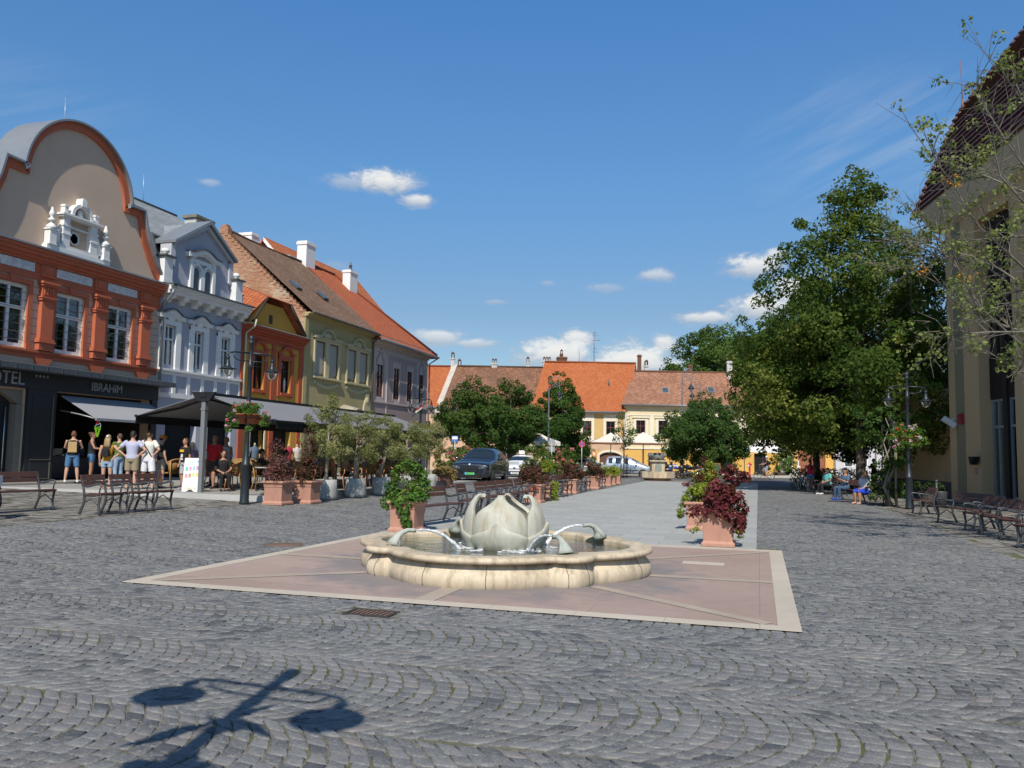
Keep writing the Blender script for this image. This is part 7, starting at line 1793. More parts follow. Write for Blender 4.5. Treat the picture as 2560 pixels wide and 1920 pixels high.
for s in (-1.2,1.2):mb.tube([(s,0.05,0),(s,0.05,2.6)],0.05,6)
mb.build('post',GREYP,sgn)
awn = empty('striped_awning',gp(1468,82.5),YAW,'small orange striped awning left of the arched gate','awning'); awn.location.z = 0
for k in range(12):
 mb = MB(); x = -1.1+k*0.18; mb.add([(x,1.0,2.2),(x+0.18,1.0,2.2),(x+0.18,0,1.75),(x,0,1.75),(x+0.18,0,1.55),(x,0,1.55)],[(3,2,1,0),(5,4,2,3)]); mb.build('stripe',M('stripe_orange',(0.62,0.20,0.06),0.8) if k%2 else CANV,awn)
mb = MB()
for s in (-1.05,1.05):mb.tube([(s,1.0,1.75),(s,0.02,1.72)],0.02,5)
mb.build('awning_arm',GREYP,awn)
def sign_pole(name,label,px,Y,zc,r,kind):
 g = gp(px,Y); t = empty(name,(g.x,g.y,0),YAW,label,'road sign')
 mb = MB(); mb.tube([(0,0.03,0),(0,0.03,zc+r)],0.035,8); mb.build('post',M('galvanised',(0.36,0.37,0.38),0.45,0.1,metal=0.5),t)
 def disc(nm,r0,r1,y,mat):
  mb = MB(); n = 28; vs =[(r0*math.cos(2*PI*k/n),y,r0*math.sin(2*PI*k/n)) for k in range(n)]+[(r1*math.cos(2*PI*k/n),y,r1*math.sin(2*PI*k/n)) for k in range(n)]+[(r1*math.cos(2*PI*k/n),y+0.012,r1*math.sin(2*PI*k/n)) for k in range(n)]
  fs =[(n+k,k,(k+1)%n,n+(k+1)%n) for k in range(n)]+[(k+2*n,k+n,(k+1)%n+n,(k+1)%n+2*n) for k in range(n)]
  if r0<0.01:fs =[tuple(range(2*n-1,n-1,-1))]+fs[n:]
  mb.add(vs,fs); return mb.build(nm,mat,t,loc=(0,0,zc))
 if kind=='stop':
  disc('disc',0.0,r*0.8,0.0,M('sign_blue',(0.05,0.14,0.42),0.4)); disc('ring',r*0.78,r,-0.006,M('sign_red',(0.55,0.03,0.03),0.4))
  mb = MB()
  for s in (-1,1):mb.obox((0,-0.004,zc),r*1.7,0.008,r*0.2,0,0,s*PI/4)
  mb.build('cross',M('sign_red',0),t)
 elif kind=='back':
  disc('disc',0.0,r,0.0,M('sign_back',(0.33,0.34,0.35),0.5,metal=0.3))
  mb = MB(); mb.box(-0.2,0.2,0,0.01,zc-r-0.38,zc-r-0.04); mb.build('plate',M('sign_back',0),t)
 else:
  mb = MB(); mb.box(-r,r,0,0.015,zc-r,zc+r); mb.build('plate',M('sign_blue',0),t)
  mb = MB(); mb.box(-r*0.85,r*0.85,-0.006,0,zc-r*0.1,zc+r*0.75); mb.build('symbol_patch',M('sign_white',0),t)
sign_pole('no_stopping_sign','round red and blue no stopping sign on a grey pole beside the silver car',1457,58,2.45,0.22,'stop')
sign_pole('road_sign','grey back of a round road sign right of the cream parasol',1382,56,2.5,0.24,'back')
sign_pole('blue_sign','square blue sign on a pole above the pink oleander',1140,52,2.55,0.2,'blue')
# wooden board
wbd = empty('wooden_board',gp(1792,62),YAW+R(20),'folding wooden menu board behind the lime planter','menu board')
WOODL = M('light_wood',(0.34,0.18,0.08),0.6,0.15)
for s in (-1,1):
 mb = MB(); mb.tube([(s*0.36,-0.3,0),(s*0.3,0,1.25)],0.03,4); mb.tube([(s*0.36,0.3,0),(s*0.3,0.02,1.25)],0.03,4); mb.build('leg',WOODL,wbd)
mb = MB(); mb.box(-0.33,0.33,-0.03,0.03,1.2,1.28); mb.build('top_rail',WOODL,wbd)
mb = MB(); mb.add([(-0.33,-0.26,0.2),(0.33,-0.26,0.2),(0.29,-0.03,1.18),(-0.29,-0.03,1.18)],[(0,1,2,3)]); mb.build('panel',M('chalk_green',(0.06,0.09,0.04),0.8),wbd)
# red standpipe
sp_ = empty('standpipe',gp(1875,75.4),YAW,'red standpipe on the far pavement left of the cyclist','hydrant'); sp_.location.z = 0.12
HR = M('hydrant_red',(0.55,0.035,0.05),0.5,0.1)
mb = MB(); mb.lathe([(0.12,0),(0.12,0.05),(0.085,0.08),(0.085,0.95),(0.12,1.0),(0.12,1.08),(0.06,1.2),(0,1.25)],seg=14); mb.build('barrel',HR,sp_)
mb = MB(); mb.tube([(-0.2,0,1.02),(0.2,0,1.02)],0.06,8); mb.build('outlet',HR,sp_)
mb = MB(); mb.tube([(-0.14,-0.1,0.8),(-0.14,-0.1,1.0)],0.08,8); mb.build('cap',WHITE,sp_)
# stone basin with bronze figures at the end of the walk
g = gp(1645,59.2); sf = empty('stone_basin',(g.x,g.y,0.006),YAW,'far octagonal stone basin with a pedestal carrying bronze creatures','fountain')
mb = MB(); mb.lathe([(0.85,0),(1.1,0.16),(1.24,0.19),(1.26,0.62),(1.05,0.62),(1.03,0.3),(0,0.3)],seg=8,smooth=False,ph=PI/8); mb.build('trough',limestone,sf)
mb = MB(); mb.box(-0.46,0.46,-0.46,0.46,0.3,1.32); mb.box(-0.52,0.52,-0.52,0.52,0.3,0.62); mb.build('pedestal',limestone,sf,bevel=0.02)
mb = MB(); mb.box(-0.62,0.62,-0.62,0.62,1.32,1.42); mb.box(-0.55,0.55,-0.55,0.55,1.26,1.32); mb.build('cornice',limestone,sf,bevel=0.02)
mb = MB(); mb.prism([(-0.24,0.63),(0.24,0.63)]+arc(0,1.0,0.24,0,180,12),-0.475,-0.461); mb.build('niche',M('niche_bronze',(0.25,0.27,0.24),0.6),sf)
BRZ = stone_mat('dark_bronze',(0.10,0.10,0.09),(0.22,0.22,0.20),(0.12,0.16,0.14))
for k in range(4):
 th = PI/4+k*PI/2; d = Vector((math.cos(th),math.sin(th),0)); mb = MB()
 mb.ball(d*0.32+Vector((0,0,1.58)),0.2,0.2,0.17); mb.ball(d*0.62+Vector((0,0,1.78)),0.14,0.14,0.15); mb.tube([d*0.4+Vector((0,0,1.6)),d*0.6+Vector((0,0,1.75))],[0.15,0.12],8)
 mb.tube([d*0.7+Vector((0,0,1.8)),d*0.8+Vector((0,0,1.72))],[0.07,0.05],8); mb.tube([d*0.3+Vector((0.1,0,1.5)),d*0.6+Vector((0.08,0,1.46))],[0.06,0.05],6)
 for s in (-1,1):mb.ball(d*0.6+Vector((-d.y,d.x,0))*0.1*s+Vector((0,0,1.9)),0.05)
 mb.build('bronze_creature',BRZ,sf)
mb = MB(); mb.ball((0,0,1.62),0.3,0.3,0.2);
for k in range(5):mb.tube([(0,0,1.7),(0.12*math.cos(k*1.3),0.12*math.sin(k*1.3),1.9+0.04*k)],[0.03,0.015],5)
mb.build('bronze_mound',BRZ,sf)
# pale bollard post by the wheel of the standing bicycle, bin beside the right lamp
bo = empty('sign_post',gp(1995,70),YAW,'pale grey round post beside the lime trees near the cyclist','post')
mb = MB(); mb.tube([(0,0,0),(0.06,0,1.6)],0.06,8); mb.build('pole',M('pale_post',(0.5,0.5,0.48),0.5),bo)
mb = MB(); mb.box(-0.08,0.2,-0.07,-0.05,1.0,1.14); mb.build('plate',WHITE,bo)
bn = empty('litter_bin',G(2352,1287),YAW,'low grey metal litter bin between the right lamp post and the long bench','litter bin')
mb = MB(); mb.lathe([(0.16,0.25),(0.2,0.7),(0.2,0.72),(0.17,0.72),(0.14,0.3)],seg=16); mb.build('bucket',CAST,bn)
mb = MB(); mb.tube([(0,0.22,0),(0,0.22,1.0)],0.035,8); mb.ball((0,0.22,1.03),0.05); mb.build('post',CAST,bn)
# ================================================================== VEHICLES (local: nose towards -y)
RUB = M('tyre_rubber',(0.022,0.022,0.024),0.85,0.2,10,60,0.2); RIM = M('alloy',(0.34,0.35,0.36),0.35,0.1,5,40,0,metal=0.7); BLKP = M('black_plastic',(0.015,0.015,0.017),0.5,0.2,5,40,0.1)
CARGL = M('car_glass',(0.018,0.03,0.045),0.06,0.15,1.5,10,0,spec=0.9); LAMPGL = M('headlight_glass',(0.45,0.48,0.5),0.08,0.2,14,40,0,spec=0.9); REDGL = M('tail_light',(0.45,0.02,0.02),0.15,0.1,5,30,0,spec=0.8)
CHROME = M('chrome',(0.6,0.61,0.62),0.15,0.05,5,30,0,metal=0.95)
def wheel(parent,x,y,r,w,steer=0.0,spokes=5,rimmat=None,name='wheel'):
 s = 1 if x>0 else -1
 prof =[(r*0.66,-w/2),(r*0.9,-w/2),(r*0.98,-w*0.38),(r,-w*0.2),(r,w*0.2),(r*0.98,w*0.38),(r*0.9,w/2),(r*0.66,w/2),(r*0.64,0),(r*0.66,-w/2)]
 mb = MB(); mb.lathe(prof,(0,0,0),28); mb.f = mb.f[:-2] if False else mb.f
 o = mb.build(name,RUB,parent); o.location =(x,y,r); o.rotation_euler =(0,s*PI/2,steer)
 mb = MB(); mb.lathe([(r*0.66,w*0.46),(r*0.62,w*0.42),(r*0.6,w*0.2),(0,w*0.2)],(0,0,0),24)
 for k in range(spokes):
  th = 2*PI*k/spokes; mb.tube([(0.03*math.cos(th),0.03*math.sin(th),w*0.4),(r*0.63*math.cos(th),r*0.63*math.sin(th),w*0.38)],[r*0.1,r*0.07],6)
 mb.lathe([(r*0.16,w*0.3),(r*0.16,w*0.45),(0,w*0.46)],(0,0,0),12); mb.build('rim',rimmat or RIM,o)
 return o
def car(name,label,st,gaps,paint,loc,rz,wheels,r,cat='car'):
 """st: (y, zb, wb, zs, ws, zt, wt) sections from nose to tail; gaps: kind of each stretch between them"""
 t = empty(name,loc,rz,label,cat); vs,fs,mi =[],[],[]
 NR = 14
 for (y,zb,wb,zs,ws,zt,wt) in st:
  h =[(0,zb),(wb*0.85,zb),(wb,zb+0.1),(ws,(zb+zs)/2+0.05),(ws*0.985,zs),(wt,zt-0.05),(wt*0.55,zt-0.005),(0,zt)]
  ring =[(x,z) for x,z in h]+[(-x,z) for x,z in h[6:0:-1]]
  vs +=[(x,y,z) for x,z in ring]
 n = len(st)
 for i in range(n-1):
  for k in range(NR):
   k2 =(k+1)%NR; seg = k if k<7 else 13-k
   m = 0
   if gaps[i]=='cabin' and seg==4:m = 2 if k<7 else 3
   if gaps[i]=='wind' and seg in (5,6):m = 1
   if gaps[i]=='rear' and seg in (5,6):m = 4
   fs.append((i*NR+k,i*NR+k2,(i+1)*NR+k2,(i+1)*NR+k)); mi.append(m)
 fs.append(tuple(range(NR-1,-1,-1))); mi.append(0); fs.append(tuple((n-1)*NR+k for k in range(NR))); mi.append(0)
 me = bpy.data.meshes.new('tmp'); me.from_pydata(vs,[],[f[::-1] for f in fs]);
 for k in range(5):me.materials.append(paint)
 me.polygons.foreach_set('material_index',mi); me.update()
 tmp = bpy.data.objects.new('tmp',me); COL.objects.link(tmp); sb_ = tmp.modifiers.new('s','SUBSURF'); sb_.levels = 3
 dg = bpy.context.evaluated_depsgraph_get(); ev = tmp.evaluated_get(dg); em = ev.to_mesh()
 co = np.empty(len(em.vertices)*3,dtype=np.float32); em.vertices.foreach_get('co',co); co = co.reshape(-1,3)
 no = np.empty(len(em.vertices)*3,dtype=np.float32); em.vertices.foreach_get('normal',no); no = no.reshape(-1,3)
 polys =[(p.material_index,tuple(p.vertices)) for p in em.polygons]; ev.to_mesh_clear(); bpy.data.objects.remove(tmp)
 for k,(nm,mt) in enumerate((('body',paint),('windscreen',CARGL),('side_window',CARGL),('side_window',CARGL),('rear_window',CARGL))):
  pf =[p for m,p in polys if m==k]
  if not pf:continue
  ids = sorted({v for p in pf for v in p}); mp ={v:i for i,v in enumerate(ids)}
  mb = MB(); mb.add(co[ids],[tuple(mp[v] for v in p) for p in pf],None,True); mb.build(nm,mt,t)
 for (x,y,stx) in wheels:
  for s in (-1,1):
   mb = MB(); mb.lathe([(r*1.16,-0.02),(r*1.16,0.02),(0,0.02)],(0,0,0),28); o = mb.build('wheel_arch',BLKP,t); o.location =(s*(x+0.085),y,r*1.02); o.rotation_euler =(0,s*PI/2,0)
   wheel(t,s*x,y,r,0.24,stx)
 return t
def plate(t,y,z,txt,base,w=0.52,h=0.11,blue=True):
 mb = MB(); mb.box(-w/2,w/2,y-0.012,y,z-h/2,z+h/2); p = mb.build('number_plate',base,t)
 mb = MB(); mb.box(-w/2,-w/2+0.06,y-0.014,y-0.012,z-h/2,z+h/2); mb.build('blue_band',M('plate_blue',(0.02,0.06,0.4),0.5),p)
 text('lettering',txt,0.12,M('plate_black',(0.02,0.02,0.02),0.5),p,(0.03,y-0.014,z),depth=0.001,sx=0.8)
def mirrors(t,x,y,z,mat):
 for s in (-1,1):
  mb = MB(); mb.ball((s*(x+0.12),y,z+0.04),0.12,0.09,0.075,10,8); mb.tube([(s*(x-0.03),y+0.02,z),(s*(x+0.1),y,z+0.02)],0.025,6); mb.build('mirror',mat,t)
def carpos(px,Y,half,head):
 X =(px-1280)/FPX*Y+half*math.sin(R(head)); Y2 = Y+half*math.cos(R(head)); a,b = ab(X,Y2); return (a,b,zg(a,b))
NAVY = M('navy_car_paint',(0.022,0.030,0.048),0.28,0.08,1,20,0,metal=0.35,spec=0.6,coat=0.9)
suv =[(-2.47,0.42,0.66,0.80,0.72,0.88,0.66),(-2.42,0.30,0.84,0.90,0.88,0.98,0.78),(-2.2,0.25,0.93,0.98,0.965,1.06,0.80),(-1.6,0.25,0.95,1.06,0.985,1.13,0.80),(-1.02,0.25,0.95,1.11,0.985,1.18,0.80),(-0.98,0.25,0.95,1.11,0.985,1.20,0.80),(-0.22,0.25,0.95,1.13,0.985,1.67,0.66),(-0.15,0.25,0.95,1.13,0.985,1.70,0.66),(0.42,0.25,0.95,1.14,0.985,1.75,0.66),(0.50,0.25,0.95,1.14,0.985,1.75,0.66),(1.25,0.25,0.95,1.16,0.985,1.74,0.65),(1.33,0.25,0.95,1.17,0.985,1.73,0.65),(1.95,0.27,0.94,1.20,0.96,1.66,0.61),(2.02,0.27,0.94,1.18,0.96,1.63,0.6),(2.38,0.30,0.90,1.10,0.93,1.22,0.74),(2.46,0.4,0.8,0.9,0.86,1.0,0.7)]
gp_ =['body']*5+['wind','pillar','cabin','pillar','cabin','pillar','cabin','pillar','rear','body']
cs = car('dark_suv','dark blue sport utility car with a green number plate, parked facing the camera',suv,gp_,NAVY,carpos(1178,39.6,2.45,12),YAW-R(12),[(0.84,-1.5,0.42),(0.84,1.48,0.0)],0.37)
for s in (-1,1):
 mb = MB(); pts =[(s*0.03,0.80),(s*0.40,0.82),(s*0.42,0.70),(s*0.36,0.55),(s*0.08,0.54),(s*0.03,0.62)]
 mb.prism(pts if s>0 else pts[::-1],-2.50,-2.40); mb.build('grille',BLKP,cs,bevel=0.01)
 mb = MB(); pts =[(s*0.44,0.80),(s*0.62,0.86),(s*0.86,0.88),(s*0.88,0.80),(s*0.70,0.72),(s*0.46,0.70)]
 mb.prism(pts if s>0 else pts[::-1],-2.475,-2.25); mb.build('headlight',M('dark_headlight',(0.08,0.09,0.11),0.1,0.3,12,30,0,spec=0.9),cs,bevel=0.01)
 mb = MB(); mb.tube([(s*0.60,-2.47,0.77),(s*0.66,-2.46,0.83),(s*0.76,-2.42,0.78)],0.02,6); mb.build('daytime_light',LAMPGL,cs)
 mb = MB(); pts =[(s*0.62,0.50),(s*0.9,0.52),(s*0.88,0.36),(s*0.66,0.34)]; mb.prism(pts if s>0 else pts[::-1],-2.44,-2.3); mb.build('air_intake',BLKP,cs)
mb = MB(); mb.prism([(-0.58,0.50),(0.58,0.50),(0.52,0.33),(-0.52,0.33)],-2.49,-2.35); mb.build('air_intake',BLKP,cs)
mb = MB(); mb.box(-0.6,0.6,-2.47,-2.4,0.27,0.30); mb.build('lip',CHROME,cs)
mb = MB(); mb.lathe([(0.045,0),(0.045,0.012),(0,0.012)],(0,0,0),14); o = mb.build('badge',WHITE,cs); o.location =(0,-2.44,0.93); o.rotation_euler =(R(60),0,0)
plate(cs,-2.50,0.50,'TAA·373',M('plate_green',(0.12,0.55,0.20),0.5)); mirrors(cs,0.99,-0.75,1.16,NAVY)
for s in (-1,1):
 for y in (-0.05,1.0):
  mb = MB(); mb.box(s*0.99-0.02,s*0.99+0.02,y+0.25,y+0.42,0.97,1.0); mb.build('door_handle',NAVY,cs)
for k in (-0.3,0.35):
 mb = MB(); mb.ball((k,-0.15,1.22),0.2,0.1,0.28); mb.build('seat',M('seat_tan',(0.12,0.09,0.06),0.8),cs)
WPAINT = M('white_car_paint',(0.72,0.73,0.74),0.3,0.03,1,20,0,spec=0.6,coat=0.8)
hat =[(-2.16,0.40,0.62,0.64,0.70,0.72,0.62),(-2.12,0.26,0.78,0.70,0.82,0.80,0.70),(-1.9,0.2,0.86,0.80,0.885,0.90,0.72),(-1.3,0.2,0.88,0.90,0.91,1.0,0.72),(-1.0,0.2,0.88,0.93,0.91,1.05,0.72),(-0.96,0.2,0.88,0.93,0.91,1.07,0.72),(-0.1,0.2,0.88,0.96,0.91,1.43,0.56),(-0.04,0.2,0.88,0.96,0.91,1.45,0.56),(0.45,0.2,0.88,0.98,0.91,1.485,0.56),(0.52,0.2,0.88,0.98,0.91,1.485,0.56),(1.2,0.2,0.88,1.01,0.91,1.45,0.54),(1.28,0.2,0.88,1.02,0.9,1.44,0.54),(1.72,0.22,0.87,1.06,0.89,1.36,0.52),(2.08,0.26,0.84,1.0,0.86,1.08,0.66),(2.16,0.36,0.76,0.8,0.8,0.9,0.66)]
gh =['body']*5+['wind','pillar','cabin','pillar','cabin','pillar','cabin','rear','body']
def dress_hatch(t,pl=True):
 mb = MB(); mb.prism([(-0.45,0.52),(0.45,0.52),(0.36,0.28),(-0.36,0.28)],-2.175,-2.05); mb.build('grille',BLKP,t)
 for s in (-1,1):
  mb = MB(); pts =[(s*0.50,0.50),(s*0.76,0.30),(s*0.47,0.28)]; mb.prism(pts if s>0 else pts[::-1],-2.15,-2.0); mb.build('air_intake',BLKP,t)
  mb = MB(); pts =[(s*0.50,0.70),(s*0.70,0.82),(s*0.87,0.86),(s*0.84,0.70),(s*0.62,0.62)]; mb.prism(pts if s>0 else pts[::-1],-2.13,-1.82); mb.build('headlight',LAMPGL,t,bevel=0.02)
  mb = MB(); mb.box(s*0.6-0.13,s*0.6+0.13,2.02,2.14,0.78,1.05); mb.build('tail_light',REDGL,t)
 mb = MB(); mb.box(-0.42,0.42,-2.17,-2.1,0.63,0.66); mb.build('upper_grille',BLKP,t)
 mb = MB(); mb.ball((0,-2.15,0.70),0.1,0.02,0.04); mb.build('badge',M('badge_blue',(0.03,0.06,0.2),0.3),t)
 if pl:plate(t,-2.18,0.41,'MUS·643',M('plate_white',(0.7,0.7,0.7),0.5))
 mirrors(t,0.92,-0.62,0.99,WPAINT)
cw = car('white_car','white hatchback with a small box sign on its roof, parked behind the dark blue car',hat,gh,WPAINT,carpos(1290,47.6,2.1,12),YAW-R(12),[(0.78,-1.3,0.0),(0.78,1.32,0.0)],0.315)
dress_hatch(cw)
mb = MB(); mb.box(-0.2,0.2,0.05,0.2,1.49,1.72); mb.build('roof_sign',M('sign_cream',(0.7,0.68,0.64),0.5),cw,bevel=0.02)
c3 = car('white_car','tail of a small white car with red lights behind the agave',hat,gh,WPAINT,carpos(1474,74,0,0),YAW+R(150),[(0.78,-1.3,0.0),(0.78,1.32,0.0)],0.315); dress_hatch(c3,False)
SILV = M('silver_car_paint',(0.40,0.44,0.50),0.3,0.04,1,20,0,metal=0.4,spec=0.6,coat=0.7)
van =[(-1.92,0.38,0.58,0.60,0.66,0.68,0.58),(-1.88,0.26,0.72,0.68,0.76,0.78,0.66),(-1.65,0.22,0.80,0.80,0.83,0.92,0.66),(-1.2,0.2,0.82,0.92,0.845,1.10,0.66),(-1.0,0.2,0.82,0.96,0.845,1.18,0.66),(-0.95,0.2,0.82,0.97,0.845,1.21,0.66),(-0.2,0.2,0.82,1.0,0.845,1.60,0.58),(-0.12,0.2,0.82,1.0,0.845,1.63,0.58),(0.42,0.2,0.82,1.02,0.845,1.68,0.58),(0.52,0.2,0.82,1.02,0.845,1.68,0.58),(1.12,0.2,0.82,1.04,0.845,1.68,0.58),(1.20,0.2,0.82,1.04,0.845,1.68,0.58),(1.68,0.22,0.82,1.05,0.84,1.64,0.58),(1.76,0.22,0.82,1.05,0.83,1.60,0.58),(1.90,0.26,0.78,1.0,0.8,1.1,0.66),(1.93,0.36,0.7,0.8,0.74,0.9,0.6)]
gv_ =['body']*5+['wind','pillar','cabin','pillar','cabin','pillar','cabin','pillar','rear','body']
cv = car('silver_van','silver grey compact people carrier seen from its side behind the young tree',van,gv_,SILV,carpos(1574,69,0,0),YAW+R(78),[(0.74,-1.2,0.0),(0.74,1.22,0.0)],0.3)
for s in (-1,1):
 mb = MB(); pts =[(s*0.50,0.66),(s*0.66,0.86),(s*0.80,0.88),(s*0.80,0.68),(s*0.64,0.60)]; mb.prism(pts if s>0 else pts[::-1],-1.9,-1.55); mb.build('headlight',LAMPGL,cv,bevel=0.02)
 mb = MB(); mb.box(s*0.85-0.015,s*0.85+0.015,-0.85,1.1,0.52,0.57); mb.build('rubbing_strip',BLKP,cv)
mb = MB(); mb.box(-0.42,0.42,-1.94,-1.85,0.56,0.68); mb.box(-0.5,0.5,-1.93,-1.8,0.3,0.4); mb.build('grille',BLKP,cv); mirrors(cv,0.86,-0.68,1.06,SILV)
# ------------------------------------------------------------------ two wheelers
def spoked(parent,y,r,w,name='wheel',rimmat=None,z=None):
 mb = MB(); mb.tube([(0,r*0.93*math.cos(2*PI*k/32),r*0.93*math.sin(2*PI*k/32)) for k in range(33)],w,7,caps=False); o = mb.build(name,RUB,parent); o.location =(0,y,r if z is None else z)
 mb = MB(); mb.tube([(0,r*0.80*math.cos(2*PI*k/32),r*0.80*math.sin(2*PI*k/32)) for k in range(33)],w*0.5,6,caps=False)
 for k in range(16):th = 2*PI*k/16; mb.tube([(0.02 if k%2 else -0.02,0,0),(0,r*0.82*math.cos(th),r*0.82*math.sin(th))],0.0035,4,caps=False)
 mb.tube([(-0.04,0,0),(0.04,0,0)],0.025,8); mb.build('rim',rimmat or CHROME,o)
 return o
def motorbike(label,loc,rz,body,accent,gold=True,tail=None,cat='motorbike',scr=True):
 t = empty('motorbike',loc,rz,label,cat); rm = M('gold_rim',(0.38,0.24,0.06),0.4,0.1,metal=0.6) if gold else CHROME
 spoked(t,-0.78,0.33,0.055,rimmat=rm); spoked(t,0.74,0.33,0.07,rimmat=rm)
 mb = MB(); mb.ball((0,0.0,0.42),0.2,0.28,0.2); mb.box(-0.16,0.16,-0.22,0.2,0.22,0.5); mb.ball((-0.26,-0.1,0.42),0.12,0.12,0.11); mb.ball((0.26,-0.1,0.42),0.12,0.12,0.11); mb.build('engine',M('engine_grey',(0.09,0.09,0.095),0.5,0.3,10,40,0.2,metal=0.5),t)
 mb = MB()
 for s in (-1,1):mb.tube([(s*0.09,-0.78,0.33),(s*0.09,-0.5,0.95)],0.03,7); mb.tube([(s*0.08,0.74,0.33),(s*0.08,0.2,0.42)],0.03,6); mb.tube([(s*0.12,-0.45,0.85),(s*0.14,0.0,0.7),(s*0.1,0.6,0.8)],0.025,6)
 mb.build('frame',BLKP,t)
 mb = MB(); mb.tube([(0,-0.42,0.88),(0,-0.25,0.93),(0,-0.02,0.9),(0,0.12,0.82)],[(0.12,0.1),(0.18,0.15),(0.17,0.13),(0.1,0.07)],12); mb.build('tank',body,t)
 mb = MB(); mb.tube([(0,-0.30,1.06),(0,-0.18,1.04)],[(0.1,0.03),(0.12,0.04)],8); mb.box(-0.19,-0.16,-0.38,-0.1,0.78,0.92); mb.box(0.16,0.19,-0.38,-0.1,0.78,0.92); mb.build('tank_panel',accent,t)
 mb = MB(); mb.tube([(0,0.05,0.84),(0,0.3,0.83),(0,0.6,0.9),(0,0.82,0.94)],[(0.1,0.05),(0.15,0.06),(0.14,0.05),(0.08,0.03)],10); mb.build('seat',BLKP,t)
 mb = MB(); mb.tube([(-0.42,-0.32,1.08),(-0.2,-0.46,1.05),(0.2,-0.46,1.05),(0.42,-0.32,1.08)],0.018,6); mb.build('handlebar',BLKP,t)
 for s in (-1,1):mb = MB(); mb.tube([(s*0.3,-0.42,1.08),(s*0.36,-0.44,1.26)],0.01,5); mb.ball((s*0.38,-0.44,1.28),0.07,0.02,0.045); mb.build('mirror',BLKP,t)
 mb = MB(); mb.ball((0,-0.66,0.93),0.13,0.1,0.11); mb.build('headlight',LAMPGL,t)
 mb = MB(); mb.tube([(0,-0.92,0.66),(0,-0.7,0.72),(0,-0.52,0.78)],[(0.05,0.02),(0.09,0.05),(0.08,0.05)],8); mb.tube([(0,-0.6,0.98),(0,-0.5,1.12)],[(0.14,0.04),(0.12,0.02)],8); mb.build('front_cowl',accent if scr else body,t)
 if scr:mb = MB(); mb.tube([(0,-0.6,1.05),(0,-0.5,1.32)],[(0.17,0.01),(0.13,0.008)],10); mb.build('windshield',CARGL,t)
 mb = MB(); mb.tube([(0.13,0.05,0.28),(0.18,0.4,0.34),(0.2,0.85,0.5)],[0.03,0.05,0.06],8); mb.build('exhaust',CHROME,t)
 mb = MB(); mb.tube([(0,0.86,0.9),(0,0.98,0.72),(0,1.04,0.55)],[(0.1,0.02)]*3,6); mb.build('mudguard',BLKP,t)
 mb = MB(); mb.box(-0.1,0.1,1.03,1.05,0.62,0.82); mb.build('number_plate',M('plate_white',(0.7,0.7,0.7),0.5),t)
 mb = MB(); mb.ball((0,0.9,0.95),0.1,0.06,0.05); mb.build('tail_light',REDGL,t)
 if tail:mb = MB(); mb.ball((0,0.78,1.0),0.2,0.22,0.12); mb.build('tail_box',tail,t)
 mb = MB(); mb.tube([(-0.05,0.15,0.3),(-0.22,0.2,0.015)],0.015,5); mb.build('side_stand',BLKP,t)
 return t
BLU = M('moto_blue',(0.03,0.10,0.45),0.3,0.1,coat=0.5); WHT = M('moto_white',(0.65,0.65,0.66),0.3,0.05,coat=0.5); BK = M('moto_black',(0.02,0.02,0.022),0.3,0.1,coat=0.5)
g = gp(1694,66.5); motorbike('white and blue touring motorbike with gold wheel rims by the stone basin',(g.x,g.y,0.005),YAW+R(-62),WHT,BLU)
g = gp(1726,64.8); motorbike('black touring motorbike with gold rims, right of the white and blue one',(g.x,g.y,0.005),YAW+R(-128),BK,BK)
g = gp(1671,70.5); motorbike('light blue motorbike half hidden behind the stone basin',(g.x,g.y,0.005),YAW+R(-30),M('moto_pale',(0.25,0.33,0.48),0.3),WHT,False)
a,b = ab(-10.78,15.9); motorbike('red tailed motorbike just entering at the left edge beside the long bench',(a,b,zg(a,b)),YAW+R(-90),BK,BK,False,M('moto_red',(0.5,0.02,0.03),0.35,coat=0.5))
